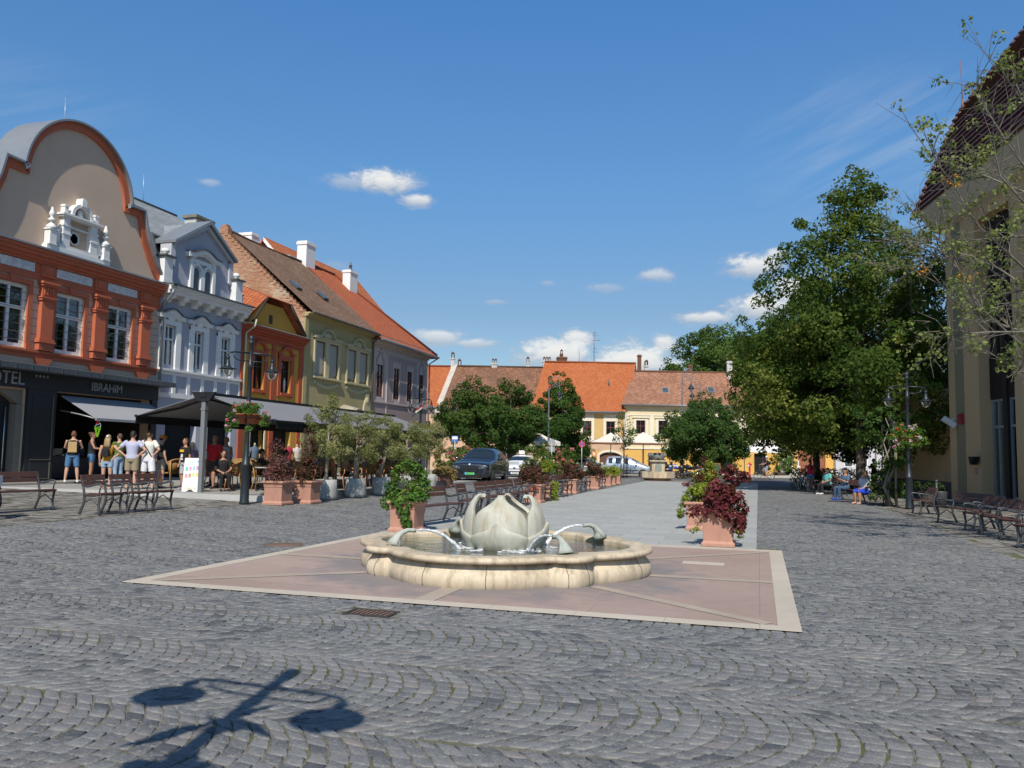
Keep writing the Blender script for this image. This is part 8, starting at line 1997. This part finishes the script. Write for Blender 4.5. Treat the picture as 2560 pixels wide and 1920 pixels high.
def bicycle(label,loc,rz,col):
 t = empty('bicycle',loc,rz,label,'bicycle')
 spoked(t,-0.54,0.34,0.018); spoked(t,0.54,0.34,0.018)
 mb = MB(); bb,hd_,st_ =(0,0.08,0.29),(0,-0.36,0.80),(0,0.22,0.78)
 for p,q in ((bb,(0,-0.34,0.68)),(bb,st_),(hd_,(0,-0.40,0.66)),((0,-0.36,0.78),(0,0.14,0.5))):mb.tube([p,q],0.018,6)
 for s in (-1,1):mb.tube([bb,(s*0.05,0.54,0.34)],0.011,5); mb.tube([st_,(s*0.05,0.54,0.34)],0.01,5); mb.tube([(0,-0.40,0.66),(s*0.045,-0.54,0.34)],0.013,5)
 mb.build('frame',col,t)
 mb = MB(); mb.tube([(0,0.22,0.78),(0,0.245,0.92)],0.014,6); mb.ball((0,0.27,0.94),0.08,0.14,0.04); mb.build('saddle',BLKP,t)
 mb = MB(); mb.tube([hd_,(0,-0.34,0.98)],0.014,6); mb.tube([(-0.29,-0.14,1.02),(-0.22,-0.3,1.02),(0,-0.36,0.99),(0.22,-0.3,1.02),(0.29,-0.14,1.02)],0.013,6); mb.build('handlebar',CHROME,t)
 for y in (-0.54,0.54):
  mb = MB(); vs =[]
  for k in range(13):
   th = R(5+165*k/12) if y>0 else R(20+150*k/12);
   for s in (-0.025,0.025):vs.append((s,y-0.375*math.cos(th)*(-1 if y>0 else 1),0.34+0.375*math.sin(th)))
  mb.add(vs,[(2*k,2*k+1,2*k+3,2*k+2) for k in range(12)],None,True); mb.build('mudguard',CHROME,t)
 mb = MB()
 mb.tube([(0,0.08,0.29),(0.09,0.08,0.29),(0.1,0.0,0.14)],0.01,5); mb.tube([(0,0.08,0.29),(-0.09,0.08,0.29),(-0.1,0.16,0.44)],0.01,5); mb.box(0.08,0.16,-0.05,0.05,0.12,0.14); mb.box(-0.16,-0.08,0.11,0.21,0.43,0.45); mb.build('pedal',BLKP,t)
 return t
 # ================================================================== PEOPLE (local: facing -y)
SKIN ={'fair':M('skin_fair',(0.52,0.30,0.21),0.6,0.06,6,40,0.05),'tan':M('skin_tan',(0.40,0.205,0.13),0.6,0.06,6,40,0.05),'brown':M('skin_brown',(0.20,0.095,0.058),0.6,0.06,6,40,0.05)}
HAIR ={'dark':M('hair_dark',(0.022,0.015,0.012),0.55,0.3,20,80,0.3),'brown':M('hair_brown',(0.09,0.05,0.028),0.55,0.3,20,80,0.3),'blond':M('hair_blond',(0.30,0.20,0.10),0.55,0.3,20,80,0.3),'grey':M('hair_grey',(0.25,0.24,0.23),0.6,0.3,20,80,0.3),'red':M('hair_red',(0.14,0.055,0.03),0.55,0.3,20,80,0.3)}
EYE_ = M('eye_dark',(0.02,0.015,0.012),0.2); LIP = M('lips',(0.30,0.10,0.08),0.5)
def C_(name,c):return M('cloth_'+name,c,0.85,0.10,5,60,0.2)
ARMS ={'down':[(0.235,0.02,1.13),(0.245,-0.05,0.89)],'hips':[(0.40,0.07,1.19),(0.215,0.05,1.04)],'front':[(0.25,-0.02,1.15),(0.12,-0.24,1.14)],'counter':[(0.27,-0.12,1.18),(0.2,-0.36,1.16)],'lap':[(0.25,-0.05,1.14),(0.10,-0.24,1.05)],'bar':[(0.27,-0.2,1.2),(0.28,-0.42,1.1)],'phone':[(0.23,-0.1,1.16),(0.08,-0.28,1.26)],'push':[(0.3,-0.1,1.15),(0.34,-0.3,1.0)]}
def person(loc,rz,h,label,top,bottom,hair,shoes=(0.3,0.3,0.3),arms='down',legs='stand',skin='fair',bulk=1.0,extras=(),armr=None):
 """top = (colour name, colour, sleeve 0..1); bottom = (colour name, colour, kind, length 0..1); hair = (tone, style)"""
 s = h/1.75; t = empty('person',loc,rz,label,'person'); t.scale =(s,s,s)
 k = bulk; V3 = Vector; sit = legs in ('sit','sit_low'); dzz = -0.43 if sit else 0.0; lean = 0.0
 if legs=='cycle':dzz = 0.06
 up = lambda p:V3((p[0],p[1]+(0.02 if sit else 0),p[2]+dzz))
 J ={}
 for sd in (-1,1):
  hip = up((sd*0.095,0.0,0.92))
  if sit:kn,an = V3((sd*0.12,-0.43,0.50)),V3((sd*0.12,-0.40,0.09))
  elif legs=='walk':kn,an = V3((sd*0.1,-0.07-0.1*sd,0.50)),V3((sd*0.1,0.04-0.2*sd,0.09))
  elif legs=='wide':kn,an = V3((sd*0.15,-0.01,0.50)),V3((sd*0.19,0.02,0.08))
  elif legs=='cycle':kn,an =(V3((sd*0.1,-0.32,0.72)),V3((sd*0.1,-0.16,0.34))) if sd<0 else (V3((sd*0.1,-0.18,0.56)),V3((sd*0.1,0.0,0.14)))
  else:kn,an = V3((sd*0.105,-0.015,0.50)),V3((sd*0.11,0.02,0.08))
  e,w =(ARMS[armr if (armr and sd>0) else arms]); e,w = up((sd*e[0],e[1],e[2])),up((sd*w[0],w[1],w[2]))
  J[sd] =(hip,kn,an,up((sd*0.185*(0.9+0.1*k),0.0,1.415)),e,w)
 mb = MB(); hands = MB()
 for sd in (-1,1):
  hip,kn,an,sh,el,wr = J[sd]
  mb.tube([hip+V3((0,0,0.04)),hip.lerp(kn,0.35),hip.lerp(kn,0.8),kn,kn.lerp(an,0.3),kn.lerp(an,0.7),an],[0.085*k,0.082*k,0.062*k,0.053*k,0.056*k,0.042*k,0.034],12)
  mb.tube([an+V3((0,0.05,-0.035)),an+V3((0,-0.02,-0.03)),an+V3((sd*0.01,-0.11,-0.045)),an+V3((sd*0.012,-0.17,-0.055))],[(0.032,0.034),(0.036,0.04),(0.04,0.025),(0.03,0.016)],8)
  mb.tube([sh,sh.lerp(el,0.4),el,el.lerp(wr,0.35),wr],[0.052*k,0.046*k,0.037,0.037,0.025],10)
  d =(wr-el).normalized(); sdv = d.cross(V3((0,1,0))).normalized() if abs(d.y)<0.9 else V3((1,0,0)); nv = d.cross(sdv)
  mb.tube([wr,wr+d*0.04,wr+d*0.085],[(0.024,0.016),(0.036,0.016),(0.034,0.014)],8)
  for f in range(4):
   o = sdv*(-0.027+0.018*f); L =(0.062,0.072,0.068,0.054)[f]; b = wr+d*0.08+o
   mb.tube([b,b+d*L*0.5+nv*0.006,b+d*L+nv*0.022],[0.0095,0.009,0.0075],6)
  b = wr+d*0.03-sdv*0.03; mb.tube([b,b-sdv*0.022+d*0.03+nv*0.008,b-sdv*0.024+d*0.062+nv*0.014],[0.012,0.0105,0.008],6)
 tor =[(0.86,0.14,0.10),(0.95,0.165,0.118),(1.08,0.135,0.10),(1.2,0.15,0.108),(1.32,0.175,0.115),(1.42,0.165,0.085),(1.46,0.085,0.065),(1.50,0.055,0.056),(1.56,0.05,0.052)]
 bl = lambda z:1.0+(k-1.0)*(1.35 if 0.9<z<1.3 else 0.8)
 mb.tube([up((0,0.0,z)) for z,a,b in tor],[(a*bl(z),b*bl(z)*(1.0 if z>1.3 or k<=1.05 else 1.12)) for z,a,b in tor],16)
 hd_ = up((0,-0.012,1.64)); mb.ball(hd_,0.074,0.092,0.112,14,10); mb.ball(hd_+V3((0,-0.022,-0.062)),0.054,0.066,0.056); mb.tube([hd_+V3((0,-0.088,0.018)),hd_+V3((0,-0.103,-0.012)),hd_+V3((0,-0.107,-0.024))],[0.011,0.015,0.014],6)
 for sd in (-1,1):mb.ball(hd_+V3((sd*0.076,0.005,-0.005)),0.013,0.02,0.031,8,6)
 body = mb.build('body',SKIN[skin],t,remesh=0.0115)
 mb = MB()
 for sd in (-1,1):mb.ball(hd_+V3((sd*0.031,-0.083,0.008)),0.0115,0.008,0.0075,8,6)
 mb.build('eyes',EYE_,t)
 mb = MB(); mb.tube([hd_+V3((-0.024,-0.085,-0.055)),hd_+V3((0,-0.094,-0.053)),hd_+V3((0.024,-0.085,-0.055))],[0.004,0.008,0.004],6); mb.build('mouth',LIP,t)
 # clothing
 nm,c,sl = top[:3]; lng = top[3] if len(top)>3 else 0.90
 mb = MB(); zs_ =[z for z in (lng,0.95,1.08,1.2,1.32,1.41,1.445) if z>=lng]
 ex = 0.018
 mb.tube([up((0,0.0,z)) for z in zs_],[(float(np.interp(z,[q[0] for q in tor],[q[1] for q in tor]))*bl(z)+ex,float(np.interp(z,[q[0] for q in tor],[q[2] for q in tor]))*bl(z)*(1.0 if z>1.3 or k<=1.05 else 1.12)+ex) if z<1.43 else (0.10,0.075) for z in zs_],16)
 if sl>0:
  for sd in (-1,1):
   _,_,_,sh,el,wr = J[sd]; a = sh+V3((-sd*0.04,0,0.01))
   if sl<=0.5:mb.tube([a,sh,sh.lerp(el,sl*2*0.85)],[0.06*k,0.068*k,0.066*k],10)
   else:mb.tube([a,sh,el,el.lerp(wr,(sl-0.5)*2)],[0.06*k,0.066*k,0.052,0.042],10)
 mb.build('shirt',C_(nm,c),t,remesh=0.013)
 nm,c,kind,ln = bottom; mb = MB()
 mb.tube([up((0,0,z)) for z in (0.84,0.93,1.0,1.04)],[(0.16*bl(0.95),0.125*bl(0.95)),(0.18*bl(0.95),0.135*bl(0.95)),(0.168*bl(1),0.125*bl(1)),(0.15*bl(1),0.115*bl(1))],16)
 for sd in (-1,1):
  hip,kn,an = J[sd][:3]; pts =[hip+V3((0,0,0.05)),hip.lerp(kn,0.3)]; rr =[0.10*k,0.102*k]
  if ln<=0.5:pts.append(hip.lerp(kn,max(ln*2,0.35))); rr.append(0.096*k if kind=='loose' else 0.084*k)
  else:pts +=[hip.lerp(kn,0.7),kn,kn.lerp(an,(ln-0.5)*2)]; rr +=[0.088*k,0.074*k,0.06*k]
  mb.tube(pts,rr,12)
 mb.build('shorts' if ln<=0.62 else 'trousers',C_(nm,c),t,remesh=0.013)
 for sd in (-1,1):
  an = J[sd][2]; mb = MB(); mb.tube([an+V3((0,0.055,-0.04)),an+V3((0,-0.02,-0.038)),an+V3((sd*0.01,-0.12,-0.052)),an+V3((sd*0.012,-0.185,-0.058))],[(0.038,0.038),(0.043,0.044),(0.046,0.03),(0.034,0.02)],10)
  mb.build('shoe',C_('shoe_%d'%int(sum(shoes)*100),shoes),t)
 tone,style = hair; mb = MB(); hh = hd_+V3((0,0.018,0.022))
 mb.ball(hh,0.083,0.095,0.102,14,10); mb.tube([hh+V3((0,0.06,0.0)),hh+V3((0,0.075,-0.07))],[(0.07,0.03),(0.055,0.022)],10)
 if style=='long':mb.tube([hh+V3((0,0.05,0.0)),hh+V3((0,0.085,-0.1)),hh+V3((0,0.095,-0.22)),hh+V3((0,0.11,-0.36))],[(0.08,0.04),(0.095,0.04),(0.1,0.035),(0.06,0.02)],12)
 if style=='tail':mb.tube([hh+V3((0,0.09,0.02)),hh+V3((0,0.13,-0.08)),hh+V3((0,0.125,-0.3)),hh+V3((0,0.12,-0.5))],[0.03,0.045,0.042,0.02],10)
 if style=='bun':mb.ball(hh+V3((0,0.09,0.05)),0.05)
 mb.build('hair',HAIR[tone],t)
 for e in extras:
  if e[0]=='backpack':
   mb = MB(); mb.ball((0,0.2,1.22+dzz),0.125,0.075,0.16,14,10); mb.box(-0.1,0.1,0.13,0.26,1.08+dzz,1.3+dzz);
   for sd in (-1,1):mb.tube([(sd*0.09,0.14,1.34+dzz),(sd*0.11,0.03,1.45+dzz),(sd*0.11,-0.11,1.38+dzz),(sd*0.13,-0.1,1.2+dzz),(sd*0.11,0.13,1.1+dzz)],[(0.02,0.008)]*5,6)
   mb.build('backpack',C_(e[1],e[2]),t)
  if e[0]=='sack':
   mb = MB(); mb.prism([(-0.14,1.02),(0.14,1.02),(0.13,1.38),(-0.13,1.38)],0.12,0.2);
   for sd in (-1,1):mb.tube([(sd*0.1,0.14,1.37),(sd*0.1,0.02,1.455),(sd*0.11,-0.1,1.3)],0.008,5)
   mb.build('sack',C_(e[1],e[2]),t,bevel=0.03)
  if e[0]=='strap':
   mb = MB(); mb.tube([(0.13,0.05,1.45+dzz),(0.05,0.135,1.33+dzz),(-0.09,0.135,1.14+dzz),(-0.17,0.1,1.0+dzz)],[(0.016,0.005)]*4,6); mb.build('bag_strap',C_('black',(0.015,0.015,0.016)),t)
  if e[0]=='cap':
   mb = MB(); mb.ball(hh+V3((0,-0.005,0.03)),0.09,0.1,0.085,14,10); mb.tube([hh+V3((0,-0.06,0.02)),hh+V3((0,-0.17,0.005))],[(0.08,0.012),(0.06,0.006)],10); mb.build('cap',C_(e[1],e[2]),t)
  if e[0]=='helmet':
   mb = MB(); mb.ball(hh+V3((0,-0.01,0.04)),0.1,0.125,0.09,14,10); mb.build('helmet',C_(e[1],e[2]),t)
  if e[0]=='print':
   mb = MB(); mb.box(-0.11,0.11,-0.142,-0.128,1.28,1.36); mb.build('print_yellow',C_('print_yellow',(0.75,0.42,0.02)),t)
   mb = MB(); mb.ball((0,-0.13,1.14),0.06,0.012,0.075); mb.ball((0.0,-0.13,1.03),0.08,0.012,0.03); mb.build('print_white',C_('print_white',(0.6,0.6,0.6)),t)
  if e[0]=='bag':
   mb = MB(); mb.box(0.2,0.34,-0.05,0.09,0.78+dzz,1.0+dzz); mb.tube([(0.27,0.02,1.0+dzz),(0.2,0.02,1.44+dzz)],0.008,5); mb.build('bag',C_(e[1],e[2]),t,bevel=0.03)
  if e[0]=='clip':
   mb = MB(); mb.ball(hh+V3((0,0.1,0.04)),0.04,0.02,0.035); mb.build('hair_clip',C_(e[1],e[2]),t)
 return t
AW = YAW+PI
def at(px,Y,z):a,b = ab((px-1280)/FPX*Y,Y); return (a,b,z)
DEN =('denim',(0.07,0.16,0.30)); DENL =('denim_light',(0.26,0.36,0.48))
person(at(190,28.2,0.43),AW+R(20),1.72,'woman in a black top with a tan sack on her back, blue knee shorts',('black',(0.015,0.015,0.016),0),DEN+('slim',0.46),('red','short'),(0.7,0.7,0.7),'counter','wide','fair',1.08,(('sack','tan_print',(0.42,0.28,0.13)),))
person(at(237,29.0,0.43),AW-R(70),1.70,'woman in the dark of the ice cream shop, denim shorts, turned to the right',('dark_navy',(0.02,0.022,0.03),0),DEN+('slim',0.28),('brown','bun'),(0.05,0.05,0.05),'counter','stand','tan')
person(at(277,25.4,0.30),AW+R(6),1.70,'young woman in a yellow top with long wavy hair and a small black backpack',('mustard',(0.52,0.26,0.03),0),DENL+('loose',0.22),('blond','long'),(0.3,0.18,0.1),'hips','stand','fair',0.92,(('backpack','black',(0.012,0.012,0.014)),('clip','clip_white',(0.7,0.7,0.7))),'down')
person(at(305,27.6,0.42),AW+R(60),1.66,'person in an olive green top and blue jeans leaning towards the counter',('olive',(0.10,0.15,0.025),0.9),DENL+('slim',0.98),('brown','short'),(0.1,0.1,0.1),'counter','stand','fair')
person(at(338,25.4,0.33),AW+R(4),1.80,'man in a pale lavender shirt and khaki shorts with hands on his hips',('lavender',(0.42,0.43,0.56),0.36),('khaki',(0.28,0.225,0.15),'loose',0.40),('dark','short'),(0.1,0.09,0.08),'hips','stand','fair',1.02)
person(at(379,25.6,0.33),AW-R(14),1.82,'man in a loose white shirt and white shorts with a dark shoulder strap',('offwhite',(0.62,0.60,0.55),0.42,0.84),('white',(0.68,0.68,0.72),'loose',0.44),('brown','short'),(0.12,0.1,0.08),'hips','wide','fair',1.05,(('strap',),))
person(at(411,26.2,0.36),AW-R(40),1.66,'woman in a dark top and beige shorts with an orange sun visor',('charcoal',(0.022,0.022,0.024),0.3),('beige',(0.33,0.29,0.25),'slim',0.34),('dark','short'),(0.05,0.05,0.05),'down','stand','fair',0.98,(('cap','orange',(0.65,0.2,0.03)),('bag','pink_bag',(0.5,0.28,0.25))))
person(at(470,25.6,0.363),YAW-R(35),1.58,'boy in a black T shirt with a yellow and white print, grey shorts',('black',(0.015,0.015,0.016),0.4),('grey_marl',(0.38,0.39,0.40),'loose',0.45),('brown','short'),(0.3,0.3,0.3),'down','stand','tan',0.95,(('print',),))
person(at(487,26.4,0.363),AW-R(120),1.45,'child in a lilac top and pale cap behind the boy',('lilac',(0.42,0.28,0.45),0.4),DEN+('slim',0.9),('blond','tail'),(0.5,0.5,0.5),'front','stand','fair',0.92,(('cap','pale_cap',(0.6,0.56,0.42)),))
person(at(542,26.8,0.363),YAW-R(10),1.70,'stout man in a red T shirt and brown shorts beside the awning post',('red',(0.55,0.015,0.025),0.42),('brown_short',(0.07,0.05,0.04),'loose',0.44),('grey','short'),(0.05,0.05,0.05),'down','walk','tan',1.18)
person(at(571,27.4,0.363),YAW-R(20),1.66,'woman with short fair hair in a white sleeveless top under the awning',('white_top',(0.55,0.55,0.58),0),('dark_trousers',(0.02,0.02,0.025),'slim',0.95),('blond','short'),(0.05,0.05,0.05),'down','stand','tan',1.05)
person(at(566,25.4,0.363),YAW+R(30),1.62,'woman with long dark hair in black sitting at the table by the lamp post',('black',(0.015,0.015,0.016),0.4),('black',(0.015,0.015,0.016),'slim',0.95),('dark','long'),(0.03,0.03,0.03),'lap','sit','tan')
person(at(662,26.6,0.363),YAW+R(120),1.72,'person in black sitting with bent back under the awning behind the plum planter',('black',(0.015,0.015,0.016),0.42),DEN+('slim',0.95),('dark','short'),(0.03,0.03,0.03),'lap','sit','tan',1.1)
for k,(px,Y,dyaw,tc,hc,lab) in enumerate(((722,27.5,100,('sky_blue',(0.14,0.28,0.5)),('dark','short'),'seated guest in a light blue top between the planters under the awning'),(792,27.2,60,('petrol',(0.02,0.12,0.22)),('dark','short'),'seated guest in a petrol blue top behind the first olive tree'),(832,28.0,-60,('salmon',(0.5,0.2,0.1)),('brown','short'),'seated guest in a salmon top between the first two olive trees'),(868,28.8,80,('sand',(0.4,0.26,0.16)),('brown','tail'),'seated guest in a sand coloured top beside the second olive trunk'))):
 person(at(px,Y,0.363),YAW+R(dyaw),1.7,lab,tc+(0.42,),('dark_trousers',(0.02,0.02,0.025),'slim',0.9),hc,(0.05,0.05,0.05),'lap','sit','tan')
person(at(941,34.0,0.363),AW,1.66,'woman in a bright yellow dress seen between the olive trees',('sun_yellow',(0.62,0.33,0.02),0.2,0.84),('sun_yellow',(0.62,0.33,0.02),'loose',0.44),('brown','bun'),(0.1,0.06,0.04),'front','stand','tan')
person(at(920,33.0,0.363),YAW,1.05,'small child in pink at a table between the olive trees',('pale_pink',(0.55,0.3,0.3),0.4),('pale_pink',(0.55,0.3,0.3),'slim',0.9),('brown','short'),(0.3,0.3,0.3),'phone','stand','fair')
person(at(962,33.4,0.363),YAW+R(40),1.2,'child in a red top and blue shorts behind the third olive tree',('red',(0.55,0.015,0.025),0.4),DEN+('slim',0.44),('brown','short'),(0.3,0.3,0.3),'down','stand','tan')
person(at(1296,53.0,0.1),YAW+R(60),1.72,'dark haired person in black walking behind the white car',('black',(0.015,0.015,0.016),0.9),('black',(0.015,0.015,0.016),'slim',0.95),('dark','short'),(0.03,0.03,0.03),'down','stand','tan')
# right hand side, in the shade of the lime trees
person(at(2026,42.6,0.004),AW,1.66,'woman in a red sleeveless top with a long black ponytail holding a bicycle',('crimson',(0.42,0.02,0.05),0),DEN+('slim',0.26),('dark','tail'),(0.3,0.15,0.1),'push','walk','brown')
a,b,c = at(2008,42.9,0.004); bicycle('bicycle held by the woman in the red top, in the shade',(a,b,c),AW+R(8),M('bike_pale',(0.35,0.36,0.40),0.4))
for (px,Y,dyaw,h,lab,tp,bt,hr,shoe,arm,sk,bk,exx) in ((2068,39.6,-72,1.68,'person in a turquoise top sitting bent on a bench under the lime trees',('turquoise',(0.12,0.42,0.40),0.42),('dark_trousers',(0.02,0.02,0.025),'slim',0.95),('dark','short'),(0.6,0.6,0.62),'lap','tan',1.18,()),(2112,34.5,-70,1.74,'man in a blue shirt, jeans and a dark cap sitting on a bench',('steel_blue',(0.075,0.13,0.21),0.42),('jeans_blue',(0.05,0.09,0.16),'slim',0.97),('grey','short'),(0.03,0.08,0.35),'phone','tan',1.05,(('cap','dark_cap',(0.015,0.018,0.025)),)),(2162,31.4,-68,1.66,'stout woman in a white blouse and bright blue shorts sitting on a bench',('white_blouse',(0.55,0.53,0.55),0.44,0.86),('royal_blue',(0.015,0.06,0.50),'slim',0.54),('red','short'),(0.45,0.3,0.25),'lap','tan',1.3,())):
 person(at(px,Y,0.004),YAW+R(dyaw),h,lab,tp,bt,hr,shoe,arm,'sit',sk,bk,exx)
person(at(2184,49.0,0.004),YAW-R(80),1.78,'person in black with a red bag standing behind the seated people',('black',(0.015,0.015,0.016),0.42),('black',(0.015,0.015,0.016),'slim',0.95),('dark','short'),(0.03,0.03,0.03),'phone','stand','fair',1.0,(('bag','red_bag',(0.5,0.02,0.03)),))
# cyclist on the far road
a,b,c = at(1911,66.4,0.004); bicycle('bicycle ridden by the man on the far road',(a,b,c),YAW-R(88),M('bike_dark',(0.03,0.03,0.035),0.4))
a,b,c = at(1918,66.4,0.06); person((a,b,c),YAW-R(88),1.74,'cyclist in a dark T shirt and pale helmet riding on the far road',('night',(0.02,0.024,0.035),0.42),('check_grey',(0.30,0.30,0.32),'loose',0.46),('brown','short'),(0.3,0.14,0.1),'bar','cycle','tan',1.0,(('helmet','helmet_pale',(0.55,0.55,0.56)),('backpack','black',(0.012,0.012,0.014))))
# ================================================================== SKY, SUN, CAMERA
SUN_EL = R(46); SHX,SHY = math.sin(R(4.5)-YAW),math.cos(R(4.5)-YAW)
sd = Vector((-SHX*math.cos(SUN_EL),-SHY*math.cos(SUN_EL),math.sin(SUN_EL)))
sl = bpy.data.lights.new('sun','SUN'); sl.energy = 5.0; sl.angle = R(0.53); sl.color =(1.0,0.94,0.84)
so = bpy.data.objects.new('sun',sl); link(so); so.rotation_euler =(-sd).to_track_quat('-Z','Y').to_euler(); so.location =(0,-20,60)
w = bpy.data.worlds.new('World'); scene.world = w; w.use_nodes = True
t = N(w)
sky = t.new('ShaderNodeTexSky',sky_type='NISHITA'); sky.sun_disc = False; sky.sun_elevation = SUN_EL; sky.sun_rotation = math.atan2(sd.x,sd.y)
sky.altitude = 100; sky.air_density = 1.0; sky.dust_density = 0.6; sky.ozone_density = 1.6
geo = t.new('ShaderNodeTexCoord').outputs['Generated']
nrm = t.new('ShaderNodeVectorMath',{0:geo},operation='NORMALIZE').outputs[0]
sp3 = t.new('ShaderNodeSeparateXYZ',{0:nrm})
el = t.math('ARCSINE',sp3.outputs[2]); azm = t.math('ARCTAN2',sp3.outputs[0],sp3.outputs[1])
def sky_dir(px,py):
 r = _ray(px,py); a,b = ab(r[0],r[1]); L = math.hypot(a,b); return math.atan2(a,b),math.atan2(r[2],L)
 # cumulus by its place in the sky: (azimuth, elevation, half width, half height, density)
cl =[((960,455),110,38,1.0),((1040,500),60,22,0.9),((870,455),80,24,0.55),((525,458),30,12,0.45),((1100,845),100,26,0.75),((1180,858),80,18,0.7),((1390,885),120,52,1.0),((1440,850),60,34,0.9),((1590,905),150,62,1.0),((1660,860),50,30,0.9),((1645,688),60,20,0.7),((1510,720),60,16,0.4),((1370,708),25,10,0.35),((1240,755),36,9,0.4),((1895,665),95,36,0.95),((1940,640),50,22,0.8),((1905,765),100,42,1.0),((1760,795),90,20,0.85),((1990,735),90,60,0.9),((840,668),60,22,0.25),((2010,548),22,9,0.2)]
def vx(x,y,z=0.0):return t.new('ShaderNodeCombineXYZ',{0:x,1:y,2:z}).outputs[0]
cvec = vx(t.math('MULTIPLY',azm,1.0),t.math('MULTIPLY',el,1.9))
nb = t.noise(cvec,30,9,0.66,0.5); nf = t.noise(cvec,90,6,0.6)
edge = t.math('ADD',t.math('MULTIPLY',t.math('SUBTRACT',nb,0.5),2.6),t.math('MULTIPLY',t.math('SUBTRACT',nf,0.5),0.9))
mask = None; lit = None
for (px,py),hw,hh,d in cl:
 A,E_ = sky_dir(px,py); ha,he = hw/FPX,hh/FPX
 dx_ = t.math('DIVIDE',t.math('SUBTRACT',azm,A),ha); dy_ = t.math('DIVIDE',t.math('SUBTRACT',el,E_),he)
 dyb = t.math('MULTIPLY',dy_,1.0)
 r2 = t.math('ADD',t.math('MULTIPLY',dx_,dx_),t.math('MULTIPLY',dyb,dyb))
 v = t.math('ADD',t.math('SUBTRACT',1.0,t.math('SQRT',r2)),t.math('MULTIPLY',edge,0.62))
 m_ = t.math('MULTIPLY',t.new('ShaderNodeMapRange',{0:v,1:-0.08,2:0.72,3:0.0,4:1.0},interpolation_type='SMOOTHSTEP').outputs[0],d)
 s_ = t.math('MULTIPLY',m_,t.map(dy_,-0.8,0.5,0.0,1.0))
 mask = m_ if mask is None else t.math('MAXIMUM',mask,m_); lit = s_ if lit is None else t.math('MAXIMUM',lit,s_)
 # thin high streaks on the right
rot = t.math('ADD',el,t.math('MULTIPLY',azm,-0.36))
ci = t.noise(vx(t.math('MULTIPLY',azm,3.0),t.math('MULTIPLY',rot,26.0)),1.6,6,0.6,0.4)
A0,E0 = sky_dir(2220,370)
wx = t.math('DIVIDE',t.math('SUBTRACT',azm,A0),0.17); wy = t.math('DIVIDE',t.math('SUBTRACT',el,E0),0.10)
win = t.map(t.math('ADD',t.math('MULTIPLY',wx,wx),t.math('MULTIPLY',wy,wy)),1.0,0.0,0.0,1.0)
A1,E1 = sky_dir(60,260); wx = t.math('DIVIDE',t.math('SUBTRACT',azm,A1),0.14); wy = t.math('DIVIDE',t.math('SUBTRACT',el,E1),0.06)
win2 = t.map(t.math('ADD',t.math('MULTIPLY',wx,wx),t.math('MULTIPLY',wy,wy)),1.0,0.0,0.0,0.5)
cir = t.math('MULTIPLY',t.math('MULTIPLY',t.map(ci,0.42,0.72),t.math('MAXIMUM',win,win2)),0.26)
ccol = t.mix(t.map(lit,0.15,0.75),(4.4,4.9,5.7),(8.6,8.5,8.2))
# the photograph's sky is a deeper blue towards the top than the bare model
tint = t.mix(t.map(el,0.327,0.52),t.mix(t.map(el,0.17,0.327),(0.72,0.84,0.93),(0.71,1.10,1.33)),(0.665,1.22,1.62))
tint = t.mix(t.map(el,0.56,0.95),tint,(0.42,0.58,0.70))
base = t.mix(1.0,sky.outputs[0],tint,'MULTIPLY')
c0 = t.mix(cir,base,(5.6,6.2,7.0))
c1 = t.mix(t.math('MULTIPLY',mask,0.93),c0,ccol)
SKYK = 0.105
bg = t.new('ShaderNodeBackground',{0:c1,1:SKYK})
ow = t.n.new('ShaderNodeOutputWorld'); t.l.new(bg.outputs[0],ow.inputs[0])
cam = bpy.data.cameras.new('camera'); cam.sensor_width = 36.0; cam.lens = 36.0*FPX/2560; cam.clip_end = 3000; cam.clip_start = 0.05
co = bpy.data.objects.new('camera',cam); link(co)
co.matrix_world = Matrix.Translation((0,0,EYE))@Matrix.Rotation(YAW,4,'Z')@Matrix.Rotation(PI/2+PITCH,4,'X')@Matrix.Rotation(ROLL,4,'Z')
scene.camera = co
scene.view_settings.view_transform = 'Standard'; scene.view_settings.look = 'None'; scene.view_settings.exposure = 0.0; scene.view_settings.gamma = 1.0
scene.cycles.max_bounces = 8; scene.cycles.transparent_max_bounces = 16; scene.cycles.diffuse_bounces = 3; scene.cycles.glossy_bounces = 3
scene.cycles.caustics_reflective = False; scene.cycles.caustics_refractive = False
scene.cycles.use_denoising = True
scene.render.resolution_x = 1024; scene.render.resolution_y = 768
